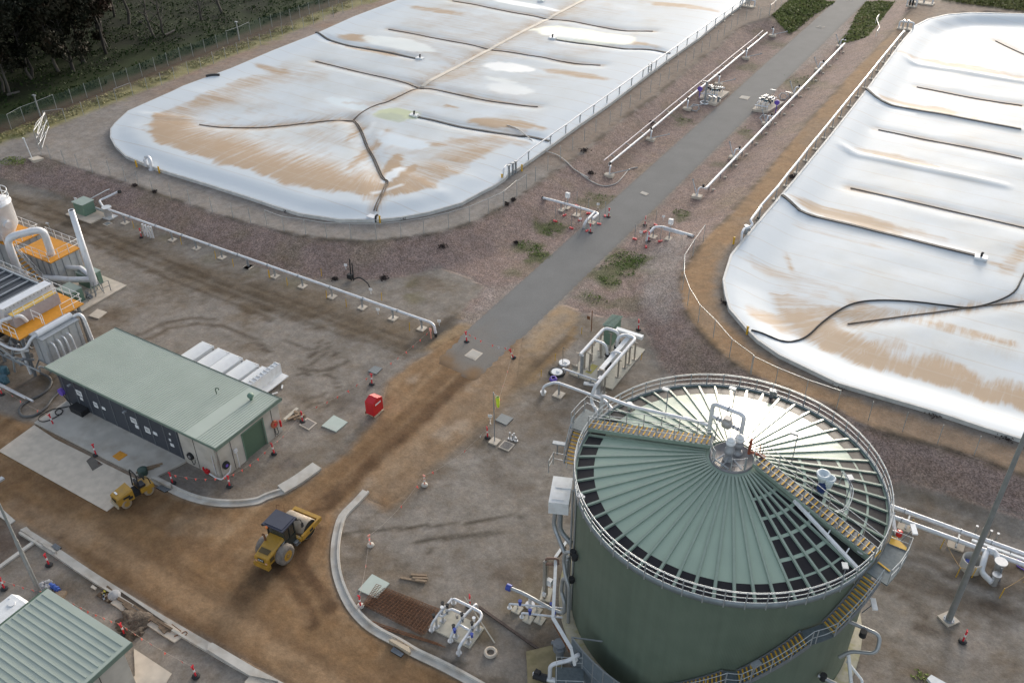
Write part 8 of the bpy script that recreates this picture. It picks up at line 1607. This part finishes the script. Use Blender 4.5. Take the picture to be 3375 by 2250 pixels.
for i, (a, b, ps) in enumerate((((112, 822), (610, 865), ((185, 880), (365, 895))), ((228, 908), (610, 950), ((290, 970), (397, 980))))):
    t = thing('drain_pipe', ['upper of the two low white pipes with blue valves left of the tank', 'lower of the two low white pipes with blue valves left of the tank'][i], 'pipe', q7(*a), 'low white pipes left of the tank'); A_, B_ = q7(*a, .6), q7(*b, .6)
    w = MB(); w.tube(fillet([Vector((A_.x, A_.y, .1)), A_, B_], .12), .075, 8); w.build('pipe', C_PIPE, t); w = MB(); w.cyl(Vector((A_.x, A_.y, .18)), .16, .05, 12); w.build('flange', C_WHITE, t)
    for x, y in ps: p = q7(x, y); w = MB(); w.bar(p + Vector((0, .05, 0)), p + Vector((0, .05, .55)), .09); s_ = w.build('stand', C_STAIN, t); base_plate(p, .62, .1).build('base_plate', mat('cream_concrete', (.47, .44, .37), .85), s_)
    for u in (.2, .79): p = A_.lerp(B_, u); w = MB(); w.cyl(p - Vector((0, 0, .05)), .1, .3, 8); w.cyl(p + Vector((0, 0, .3)), .13, .1, 10); w.build('valve', C_BLUE, t)
t = thing('feed_pump', 'black motor and bent pipes on a brown slab left of the tank foot', 'pump', q7(420, 1500)); w = MB(); w.prism([q7(268, 1282), q7(506, 1225), q7(700, 1568), (-14.2, 27.5), (-15.9, 27.5)], 0, .14); w.build('slab', mat('mossy_slab', (.26, .215, .12), .85, var=.25, scale=1.5, dirt=(.15, .13, .06), dirt_amt=.8), t)
p = q7(415, 1510, .55); w = MB(); w.tube([p + Vector((-.5, -.1, 0)), p + Vector((.35, .06, 0))], .26, 14); w.box(p + Vector((-.3, 0, .26)), (.35, .3, .2)); w.build('motor', C_BLACK, t); w = MB(); [w.box(p + Vector((-.5 - .0 * k, -.12 + .0 * k, .1 * k)), (.1, .12, .08)) for k in (0, 2)]; w.build('terminal_plate', C_WHITE, t)
w = MB(); w.tube([p + Vector((.35, .06, 0)), p + Vector((1.9, .45, .1))], .17, 12); w.tube(fillet([p + Vector((.5, .1, .1)), p + Vector((.45, .2, 1.3)), p + Vector((1.4, .9, 1.6)), p + Vector((1.8, 1.3, 2.0)), p + Vector((1.5, 1.6, 1.2))], .35), .13, 10); w.build('pump_pipe', C_PIPE, t)
w = MB(); p = q7(580, 1250, .9); w.cyl(p, .4, .6, 14); w.cyl(p + Vector((.2, -.3, -.3)), .25, .8, 10); w.tube([p + Vector((-.6, .1, .2)), p + Vector((.2, .2, .2))], .14, 8); w.build('mixer_head', C_DGALV, t)
t = thing('stair_landing', 'small railed landing beside the mesh screen at the foot of the tank', 'landing', G('w3', 640, 1520)); w = MB(); w.box((-14.7, 30.2, 1.15), (1.7, 1.7, .08), rz=.5); w.build('deck', C_DECK, t); w = MB(); c_ = Vector((-14.7, 30.2, 1.19)); R5 = Matrix.Rotation(.5, 3, 'Z'); railing(w, [c_ + R5 @ Vector(v) for v in ((.8, .8, 0), (-.8, .8, 0), (-.8, -.8, 0), (.8, -.8, 0))]); w.build('handrail', C_RAIL, t)
w = MB(); [w.bar(c_ + R5 @ Vector((sx * .75, sy * .75, -1.15)), c_ + R5 @ Vector((sx * .75, sy * .75, 0)), .08) for sx in (-1, 1) for sy in (-1, 1)]; w.build('legs', C_DGALV, t)
# ================================================================ RIGHT SIDE PIPES
t = thing('gas_mains', 'pair of long white pipes running right from behind the tank to the picture edge', 'pipeline', (6, 54.3, 0))
for y in (54.85, 53.85): w = MB(); w.tube([(-3.5, y, 1.0), (24, y, 1.0)], .17, 11); w.build('main', C_PIPE, t)
w = MB(); w.box((13.0, 54.35, 1.02), (18, .2, .16)); w.build('tray', C_WHITE, t)
for x in (-.2, 3.2, 9.4, 14): w = MB(); w.bar((x, 53.6, .55), (x, 55.1, .55), .12); w.bar((x, 54.35, .1), (x, 54.35, .55), .14); s_ = w.build('support', C_GALV, t); w = MB(); w.box((x, 54.35, .06), (1.1, .9, .12)); w.build('base_plate', C_CONCL, s_)
for x in (-.6, 3.2, 5.2, 8.1): 
    for y in (54.85, 53.85): w = MB(); w.tube([(x - .04, y, 1.0), (x + .04, y, 1.0)], .21, 12); w.build('collar', C_GALV, t)
for i, (x, y) in enumerate(((1920, 292), (1980, 312), (2042, 332), (2100, 356))): p = G('w4', x, y); w = MB(); w.cyl(p, .06, .8, 8); w.cyl(p + Vector((0, 0, .8)), .1, .12, 8); tag(w.build('standpipe', C_STAIN), ['leftmost of four thin standpipes behind the right pipes', 'second of four thin standpipes behind the right pipes', 'third of four thin standpipes behind the right pipes', 'rightmost of four thin standpipes behind the right pipes'][i], 'standpipe', 'thin standpipes behind the right pipes')
t = thing('condensate_set', 'white elbow pipes and a steel filter pot below the right pipes', 'pipework', (5.6, 52.6, 0))
w = MB(); w.tube(fillet([G('w4', 2030, 430, 1.0), G('w4', 2005, 520, .9), G('w4', 1980, 610, .5), G('w4', 2075, 700, .45)], .5, 6), .2, 12); w.build('elbow', C_PIPE, t); w = MB(); w.tube(fillet([G('w4', 2030, 415, 1.1), G('w4', 2110, 440, 1.1), G('w4', 2125, 510, 1.0)], .4, 6), .2, 12); w.build('elbow', C_PIPE, t)
p = G('w4', 2105, 640); w = MB(); w.cyl(p, .3, 1.3, 16); w.cyl(p + Vector((0, 0, 1.3)), .42, .1, 18); w.build('filter_pot', C_STAIN, t); p = G('w4', 2085, 715); w = MB(); w.cyl(p, .24, .9, 14); w.cyl(p + Vector((0, 0, .9)), .3, .08, 16); w.build('filter_pot', C_STAIN, t); w = MB(); w.bar(G('w4', 2140, 690, .05), G('w4', 2160, 580, 1.4), .09); w.bar(G('w4', 2210, 540, .05), G('w4', 2240, 430, 1.3), .05); w.build('brace', C_DGALV, t)
p = G('w4', 1890, 575); t = thing('concrete_well', 'round concrete well with an open top behind the right light pole', 'well', p); w = MB(); w.lathe(p, [(.72, 0), (.72, .85), (.62, .85), (.62, .1), (0, .1)], 28); w.build('wall', C_CONC, t); w = MB(); w.box(p + Vector((-.2, 0, .4)), (.5, .3, .3)); w.build('blue_pump', C_BLUE, t)
def rope(pts, label):
    t = thing('rope_barrier', label, 'barrier', pts[0], 'orange rope barriers'); 
    for p in pts: w = MB(); w.bar(p, p + Vector((.05, 0, 1.0)), .05); w.build('stake', C_YEL, t)
    L = []
    for a, b in zip(pts[:-1], pts[1:]): L += [a.lerp(b, i / 6) + Vector((.05, 0, .98 - .5 * (i / 6) * (1 - i / 6))) for i in range(6)]
    L.append(pts[-1] + Vector((.05, 0, .98))); w = MB(); w.tube(L, .018, 5); w.build('rope', mat('tan_rope', (.42, .27, .12), .8), t)
rope(GS('w4', [(1365, 240), (1630, 410), (1765, 655), (1900, 660)]), 'rope barrier on yellow stakes in front of the right pipes'); rope(GS('w4', [(2140, 835), (2352, 700), (2500, 620)]), 'rope barrier on yellow stakes at the right edge'); 
w = MB(); p = G('w4', 2270, 510, .05); w.tube(smooth_path([p, p + Vector((.3, .2, 0)), p + Vector((.5, -.2, .05)), p + Vector((.2, -.4, 0)), p + Vector((.7, -.6, 0))], 4), .05, 6); tag(w.build('purple_hose', C_PURPLE), 'purple hose lying under the right pipes', 'hose')
w = MB(); w.prism(GS('w4', [(1510, 1545), (1545, 1515), (1680, 1590), (1620, 1680)]), 0, .25); tag(w.build('white_slab', C_WHITE), 'white slab at the bottom right edge beside the green debris', 'slab')
# ================================================================ CROSSING PIPES AND TEMPORARY PANELS AT THE ROAD
def crossing(label, runs, plates, boxes, black, loc):
    t = thing('crossing_pipe', label, 'pipework', loc, 'pipe crossings at the road')
    for r_, rad in runs: w = MB(); w.tube(fillet([Gt('z7', x, y + (z and z * 55), z) if z else Gt('z7', x, y) for x, y, z in r_], .35, 4), rad, 9); w.build('pipe', C_PIPE, t)
    for x, y in plates: p = Gt('z7', x, y); w = MB(); w.bar(p, p + Vector((0, 0, .85)), .1); s_ = w.build('stand', C_GALV, t); base_plate(p, .8, .1).build('base_plate', C_CONCL, s_)
    for x, y in boxes: p = Gt('z7', x, y); w = MB(); w.bar(p, p + Vector((0, 0, 1.4)), .08); s_ = w.build('post', C_GALV, t); w = MB(); w.box(p + Vector((0, 0, 1.5)), (.5, .3, .6)); w.build('box', C_WHITE, s_)
    for a, b in black: w = MB(); w.tube([Gt('z7', *a), Gt('z7', *b)], .2, 8); w.build('black_sleeve', C_BLACK, t)
crossing('bent white pipe with red-footed panels left of the road crossing', [([(365, 268, .0), (420, 290, .7), (560, 330, .9), (750, 385, .9), (840, 415, .9), (790, 458, .9)], .15), ([(810, 400, .9), (740, 470, .9), (718, 505, .7), (715, 530, 0)], .15)], ((520, 372), (655, 417), (785, 483), (568, 352)), ((575, 345),), (((358, 262), (395, 285)),), (-42, 80, 0))
crossing('bent white pipe with red-footed panels right of the road crossing', [([(1258, 640, 0), (1268, 590, .7), (1320, 530, .9), (1390, 530, .9), (1650, 605, .7)], .15), ([(1400, 548, .7), (1570, 595, .7)], .08)], ((1312, 605), (1450, 622)), ((1457, 575),), (((1620, 595), (1660, 605)), ((1290, 535), (1320, 525))), (-32, 76, 0))
def panels(label, feet, links, loc):
    t = thing('temporary_fence', label, 'fence', loc, 'temporary fence panels'); P = [Gt('z7', *f) for f in feet]
    for i, p in enumerate(P): w = MB(); w.box(p + Vector((0, 0, .1)), (.46, .2, .14), rz=i * 1.3); w.build('foot', C_RED, t); w = MB(); w.bar(p, p + Vector((0, 0, 1.9)), .04); w.build('post', C_GALV, t)
    for a, b in links: w = MB(); [w.tube([P[a] + Vector((0, 0, z)), P[b] + Vector((0, 0, z))], .018, 5) for z in (.25, 1.88)]; w.add([P[a] + Vector((0, 0, .25)), P[b] + Vector((0, 0, .25)), P[b] + Vector((0, 0, 1.88)), P[a] + Vector((0, 0, 1.88))], [(0, 1, 2, 3)]); w.build('panel', C_MESH, t)
panels('temporary fence panels on red feet round the left crossing pipe', [(470, 472), (550, 422), (655, 340), (755, 405), (898, 428), (848, 497), (745, 555), (610, 532), (685, 463)], [(0, 1), (1, 2), (4, 5), (5, 6), (6, 7), (7, 0)], (-42, 80, 0))
panels('temporary fence panels on red feet round the right crossing pipe', [(1155, 625), (1243, 563), (1335, 505), (1375, 645), (1252, 693)], [(0, 1), (1, 2), (3, 4), (4, 0)], (-31, 76, 0))
for i, (r, x, y) in enumerate((('z7', 838, 358), ('z7', 1208, 600), ('z7', 1400, 465), ('z7', 685, 485), ('z6', 1040, 1095), ('z6', 1102, 1268), ('z6', 1628, 1368), ('z6', 825, 885), ('y2', 2066, 750))): p = Gt(r, x, y); w = MB(); w.bar(p, p + Vector((0, 0, .5)), .04); w.box(p + Vector((0, 0, .55)), (.34, .04, .26), rz=.4); tag(w.build('small_sign', C_WHITE), ['small white sign by the upper left crossing pipe', 'small white sign left of the right crossing pipe', 'small white sign above the right crossing pipe', 'small white sign among the left red feet', 'small white sign above the middle of the long pipeline', 'small white sign below the right part of the long pipeline', 'small white sign at the right end of the long pipeline', 'small white sign left of the black sampling post', 'small white sign above the bollard by the windsock'][i], 'sign', 'small white signs')
p = Gt('z6', 865, 975); t = thing('sampling_post', 'black box with tall black posts and hose at the foot of the gravel bank', 'post', p); w = MB(); w.box(p + Vector((0, 0, .45)), (.6, .4, .5)); w.build('box', C_BLACK, t); w = MB(); w.bar(p + Vector((.1, 0, 0)), p + Vector((.0, .2, 2.4)), .1); w.bar(p + Vector((.3, .1, 0)), p + Vector((.25, .2, 2.0)), .08); w.build('post', C_BLACK, t); w = MB(); w.tube(smooth_path([p + Vector((.5, 0, .3)), p + Vector((1.2, .1, .6)), p + Vector((2.2, 0, .35)), p + Vector((2.6, -.2, .1))], 4), .07, 6); w.build('hose', C_BLACK, t)
# far ends
for i, (r, x, y, z) in enumerate((('z4', 1470, 30, PZ), ('z4', 1380, 60, PZ), ('z3', 2130, 60, PZ), ('z4', 1330, 255, PZ))):
    p = G(r, x, y, z); t = thing('far_valve_set', ['group of white pipes on pads at the top edge right of the road', 'small dark-capped valve at the top edge left of the white pipe group', 'white valve set at the far right corner of the left lagoon', 'white valve set at the far end of the right lagoon pipe'][i], 'valve set', p, 'far valve sets'); s_ = [1.6, .7, 1.0, 1.0][i]
    w = MB(); w.box(p + Vector((0, 0, .1)), (2.6 * s_, 1.1 * s_, .2)); w.build('pad', C_CONCL, t); w = MB(); w.tube(fillet([p + Vector((-1.1 * s_, 0, .2)), p + Vector((-1.1 * s_, 0, 1.2)), p + Vector((1.1 * s_, .2, 1.2)), p + Vector((1.1 * s_, .2, .2))], .3), .14, 8); w.build('pipe', C_PIPE, t)
    for k in (-.5, .2): w = MB(); w.cyl(p + Vector((k * s_, .1, .2)), .16, 1.3, 8); w.build('valve', [C_GALV, C_BLACK, C_STAIN, C_STAIN][i], t)
p0 = GS('z4', [(1075, 318), (1098, 285), (1072, 205), (1095, 172)], 1.4); w = MB(); w.tube([p + Vector((0, 0, .9)) for p in p0], .06, 6); [w.bar(p, p + Vector((0, 0, .9)), .06) for p in p0]; tag(w.build('bent_rail', C_WHITE), 'white bent rail beside the grassy mound right of the far road', 'rail')
# ================================================================ VEGETATION
def leaf_mat(name, cols, rough=.75):
    m = bpy.data.materials.new(name); m.use_nodes = True; n = m.node_tree.nodes; L = m.node_tree.links.new; b = n['Principled BSDF']; b.inputs['Roughness'].default_value = rough; b.inputs['Specular IOR Level'].default_value = .2
    tc = n.new('ShaderNodeTexCoord'); nz = n.new('ShaderNodeTexNoise'); nz.inputs['Scale'].default_value = .55; nz.inputs['Detail'].default_value = 4; L(tc.outputs['Object'], nz.inputs['Vector'])
    oi = n.new('ShaderNodeObjectInfo'); ad = n.new('ShaderNodeMath'); ad.operation = 'MULTIPLY_ADD'; ad.inputs[1].default_value = .45; L(oi.outputs['Random'], ad.inputs[0]); 
    sb = n.new('ShaderNodeMath'); sb.operation = 'SUBTRACT'; sb.inputs[1].default_value = .22; L(nz.outputs['Fac'], sb.inputs[0]); L(sb.outputs[0], ad.inputs[2])
    cr = n.new('ShaderNodeValToRGB'); e = cr.color_ramp.elements; e[0].position = .28; e[1].position = .75; e[0].color = (*cols[0], 1); e[1].color = (*cols[1], 1)
    if len(cols) > 2: q = e.new(.52); q.color = (*cols[2], 1)
    L(ad.outputs[0], cr.inputs[0]); L(cr.outputs[0], b.inputs['Base Color']); return m
M_LEAF = leaf_mat('gum_leaves', ((0.009, 0.011, 0.005), (0.034, 0.018, 0.011), (0.017, 0.016, 0.008)))
M_UNDER = leaf_mat('undergrowth_leaves', ((0.010, 0.024, 0.004), (0.030, 0.056, 0.011)))
M_GRASS = leaf_mat('verge_grass', ((0.12, 0.135, 0.045), (0.33, 0.29, 0.14)))
M_WEED = leaf_mat('weed_leaves', ((0.085, 0.14, 0.022), (0.18, 0.21, 0.06)))
M_MOUND = leaf_mat('mound_leaves', ((0.09, 0.11, 0.028), (0.25, 0.20, 0.085), (0.15, 0.17, 0.045)))
M_BARK = mat('gum_bark', (.035, .03, .026), .85, var=.35, scale=3, stretch=(1, 1, .2))
M_PBARK = mat('pale_bark', (.085, .075, .065), .8, var=.3, scale=3, stretch=(1, 1, .2))
def quads(C, size, up=.35, seed=0):
    """one mesh of leaf-sized faces at the points C"""
    g = np.random.default_rng(seed); n = len(C); a = g.random(n) * 2 * PI; t = np.arccos(np.clip(g.random(n) * (2 - up) - 1 + up, -1, 1))
    N_ = np.c_[np.sin(t) * np.cos(a), np.sin(t) * np.sin(a), np.cos(t)]; r = g.normal(size=(n, 3)); U = np.cross(N_, r); U /= np.linalg.norm(U, axis=1)[:, None] + 1e-9; V = np.cross(N_, U)
    s = (size * (.6 + .8 * g.random(n)))[:, None]; V = V * .6
    P = np.stack([C - U * s * .5, C + V * s * .5, C + U * s * .5, C - V * s * .5], 1).reshape(-1, 3)
    return P.tolist(), [(4 * i, 4 * i + 1, 4 * i + 2, 4 * i + 3) for i in range(n)]
def leaf_obj(name, C, size, m, parent=None, seed=0, up=.35):
    v, f = quads(C, size, up, seed); me = bpy.data.meshes.new(name); me.from_pydata(v, [], f); me.materials.append(m); o = bpy.data.objects.new(name, me); COL.objects.link(o); o.parent = parent; return o
def make_tree(seed, H, crown, bark, leaves=2600):
    R_ = random.Random(seed); g = np.random.default_rng(seed); t = thing('gum_tree', 'x', 'tree', (0, 0, 0), 'trees of the dark wood'); w = MB(); ends = []
    x = y = 0.0; P = []
    for i in range(7): P.append((x, y, H * .72 * i / 6)); x += R_.uniform(-.35, .35); y += R_.uniform(-.35, .35)
    w.tube(P, [.26, .22, .19, .16, .13, .1, .06], 7)
    for k in range(15):
        i = R_.randint(1, 6); a = R_.random() * 2 * PI; L = R_.uniform(1.5, 3.6) * (1.2 - i * .07); b = Vector(P[i]); m_ = b + Vector((math.cos(a) * L * .5, math.sin(a) * L * .5, L * .45)); e = b + Vector((math.cos(a + .3) * L, math.sin(a + .3) * L, L * R_.uniform(.7, 1.3)))
        w.tube([b, m_, e], [.09, .06, .025], 5); ends += [e, m_.lerp(e, .5)]
    w.build('trunk', bark, t)
    if crown:
        C = []
        for e in ends:
            n = int(leaves / len(ends)); r = R_.uniform(.9, 1.9); q = g.normal(size=(n, 3)); q /= np.linalg.norm(q, axis=1)[:, None]; q *= (g.random(n) ** .45)[:, None] * np.array([r, r, r * .62]); C.append(q + np.array(e))
        leaf_obj('crown', np.vstack(C), .55, M_LEAF, t, seed)
    return t
tprot = [make_tree(1, 12, True, M_BARK), make_tree(2, 15, True, M_PBARK), make_tree(3, 10, True, M_BARK), make_tree(4, 12, False, M_PBARK)]
TL = ['leafy dark gum tree with dense brownish crown in the wood beyond the outer fence', 'tall dark gum tree with pale trunk in the wood beyond the outer fence', 'low dark gum tree with drooping crown in the wood beyond the outer fence', 'bare pale-barked dead tree at the edge of the dark wood']
used = [False] * 4
def put_tree(k, p, rz, s):
    if not used[k]: o = tprot[k]; o.location = p; used[k] = True; o['label'] = TL[k]
    else: o = copy_thing(tprot[k], p, rz, TL[k])
    o.rotation_euler = (0, 0, rz); o.scale = (s, s, s)
V0, V1 = VERGE[1], VERGE[6]; vd = (V1 - V0) / np.linalg.norm(V1 - V0); vn = np.array((-vd[1], vd[0])); TZ = PZ - .1
for r, x, y, k in (('z1', 1405, 300, 3), ('z1', 1330, 330, 3), ('z1', 275, 690, 1), ('z1', 1735, 178, 3), ('z1', 1915, 122, 3), ('z1', 920, 412, 1), ('z1', 735, 545, 1), ('z1', 505, 622, 1), ('z1', 30, 800, 1)):
    p = G(r, x, y, TZ); put_tree(k, p, rnd.random() * 6, rnd.uniform(.85, 1.05))
taken = []; tries = 0
while len(taken) < 135 and tries < 4000:
    tries += 1; s = rnd.uniform(-55, 75); off = rnd.uniform(13, 60); lim = 13 if s < 30 else 13 + (s - 30) * .9
    if off < lim: continue
    q = V0 + vd * s + vn * off
    if any((q[0] - a[0]) ** 2 + (q[1] - a[1]) ** 2 < 5.5 for a in taken): continue
    taken.append(q); put_tree(rnd.choice((0, 0, 1, 2, 2)), (q[0], q[1], TZ), rnd.random() * 6.3, rnd.uniform(.75, 1.2))
for i, (a, b) in enumerate((((1418, 305), (1505, 262)), ((1190, 195), (1250, 182)), ((60, 820), (170, 790)))):
    w = MB(); w.tube([G('z1', *a, TZ + .3), G('z1', *b, TZ + .4)], [.22, .14], 8); tag(w.build('fallen_log', M_PBARK), ['pale fallen log beside the dead trees at the wood edge', 'grey fallen log deeper in the dark wood', 'dark fallen log at the left edge of the wood'][i], 'log', 'fallen logs')
def scatter(n, f, hmax, seed, pw=1.0):
    g = np.random.default_rng(seed); q = f(g, n); h = g.random(len(q)) ** pw * hmax; return np.c_[q, zfun(q[:, 0], q[:, 1]) + h]
def strip(s0, s1, o0, o1):
    def f(g, n):
        s = s0 + (s1 - s0) * g.random(n); o = o0 + (o1 - o0) * g.random(n); q = V0[None] + vd[None] * s[:, None] + vn[None] * o[:, None]; k = fbm(q[:, 0] * .45, q[:, 1] * .45, 3) > .44; return q[k]
    return f
tag(leaf_obj('undergrowth', scatter(42000, strip(-60, 130, 6.0, 48), .7, 5, 1.6), .36, M_UNDER, up=1.2), kind='stuff')
tag(leaf_obj('verge_grass', scatter(9000, strip(-30, 130, -2.0, .9), .25, 6), .3, M_GRASS, up=1.5), kind='stuff')
tag(leaf_obj('ditch_scrub', scatter(3500, strip(-30, 130, 4.2, 6.5), .7, 8), .4, M_UNDER, up=.6), kind='stuff')
def poly_pts(P, dome=0.0):
    def f(g, n):
        q = P.min(0) + (P.max(0) - P.min(0)) * g.random((n, 2)); return q[inside(q[:, 0], q[:, 1], P)]
    return f
for i, P in enumerate(MOUNDS[1:]):
    c = scatter(5200, poly_pts(P), .9, 20 + i, 1.0); c[:, 2] = zfun(c[:, 0], c[:, 1]) + np.random.default_rng(i).random(len(c)) * np.clip(sdist(c[:, 0], c[:, 1], P) * .35, .1, .9) * (.5 + fbm(c[:, 0] * .6, c[:, 1] * .6, 2)); tag(leaf_obj('mound_growth', c, .4, M_MOUND, seed=i, up=1.6), kind='stuff')
FAR = arr2(GS('z4', [(1640, -5), (1800, 30), (2352, 100), (2700, 140), (2900, -60), (1700, -60)], PZ)); tag(leaf_obj('far_grass', scatter(5000, poly_pts(FAR), .4, 31), .6, M_GRASS, seed=9, up=.6), kind='stuff')
for i, (r, x, y, rad, n, lab) in enumerate((('z7', 415, 500, 1.3, 420, 'dark green weed clump below the left crossing pipe'), ('z7', 430, 560, .9, 120, 'sparse weeds under the dark clump left of the crossing'), ('z7', 850, 265, 1.5, 130, 'sparse weeds beside the asphalt above the crossing'), ('z7', 248, 680, 1.1, 300, 'weed clump on the bank left of the asphalt'), ('z7', 330, 758, 1.1, 300, 'weed clump close to the left asphalt edge'), ('z7', 1140, 805, 1.7, 900, 'big bright green weed clump right of the asphalt'), ('z7', 965, 860, 1.2, 260, 'ragged weeds left of the big green clump'), ('z7', 940, 975, .9, 240, 'weed clump below the big green clump'), ('z7', 1080, 915, .8, 160, 'small weed clump under the big green clump'), ('z7', 1560, 398, .8, 140, 'small weeds above the right crossing pipe'), ('z7', 810, 1125, 1.1, 90, 'sparse weeds on the stones near the asphalt end'), ('z3', 1560, 1030, 1.2, 170, 'weeds on the bank below the left valve skid'), ('z3', 2100, 1115, .8, 90, 'little weeds on the bank below the right valve skid'), ('z1', 110, 1388, 1.3, 420, 'dark green shrub left of the white sign post'), ('z4', 430, 680, 2.2, 160, 'sparse weeds beside the pipe above the right valve skid'), ('w4', 1470, 1515, .5, 90, 'green twiggy debris at the bottom right edge'))):
    p = Gt(r, x, y); g = np.random.default_rng(40 + i); a = g.random(n) * 2 * PI; q = rad * g.random(n) ** .6; c = np.c_[q * np.cos(a) * 1.4, q * np.sin(a), g.random(n) * .14 * (1 - q / rad * .6)]
    k = fbm(c[:, 0] * 1.1 + 9 * i, c[:, 1] * 1.1, 2) > (.42 if i not in (5, 13) else 0); o = leaf_obj('weed_clump', c[k], .18, M_WEED, seed=i, up=1.6); o.location = p; tag(o, lab, 'weeds', 'weed clumps on the banks')
for i, (r, x, y, s) in enumerate((('z6', 1655, 690, .5), ('z6', 2285, 660, .3), ('z6', 2265, 290, .35), ('z6', 2210, 325, .3), ('z3', 1305, 1055, .6), ('z3', 720, 1300, .6), ('z3', 775, 1495, .5), ('z5', 1160, 165, .35), ('z5', 1335, 218, .35), ('z6', 730, 968, .4), ('z6', 1150, 962, .5), ('y4', 785, 440, .8), ('y4', 1590, 690, .8), ('y4', 2200, 890, .8), ('z7', 1940, 1180, .6), ('z8', 350, 90, .5), ('z6', 320, 380, .5), ('z6', 500, 422, .4), ('z6', 1310, 450, .4))):
    p = Gt(r, x, y); g = np.random.default_rng(80 + i); n = 110; c = np.c_[g.normal(size=(n, 2)) * s * .4, g.random(n) * .25]; o = leaf_obj('dead_tuft', c, .2, mat('dead_tuft', (.045, .032, .03), .9), seed=i); o.location = p; tag(o, 'small dark dead tuft on the gravel or lagoon rim', 'tuft', 'dead tufts')
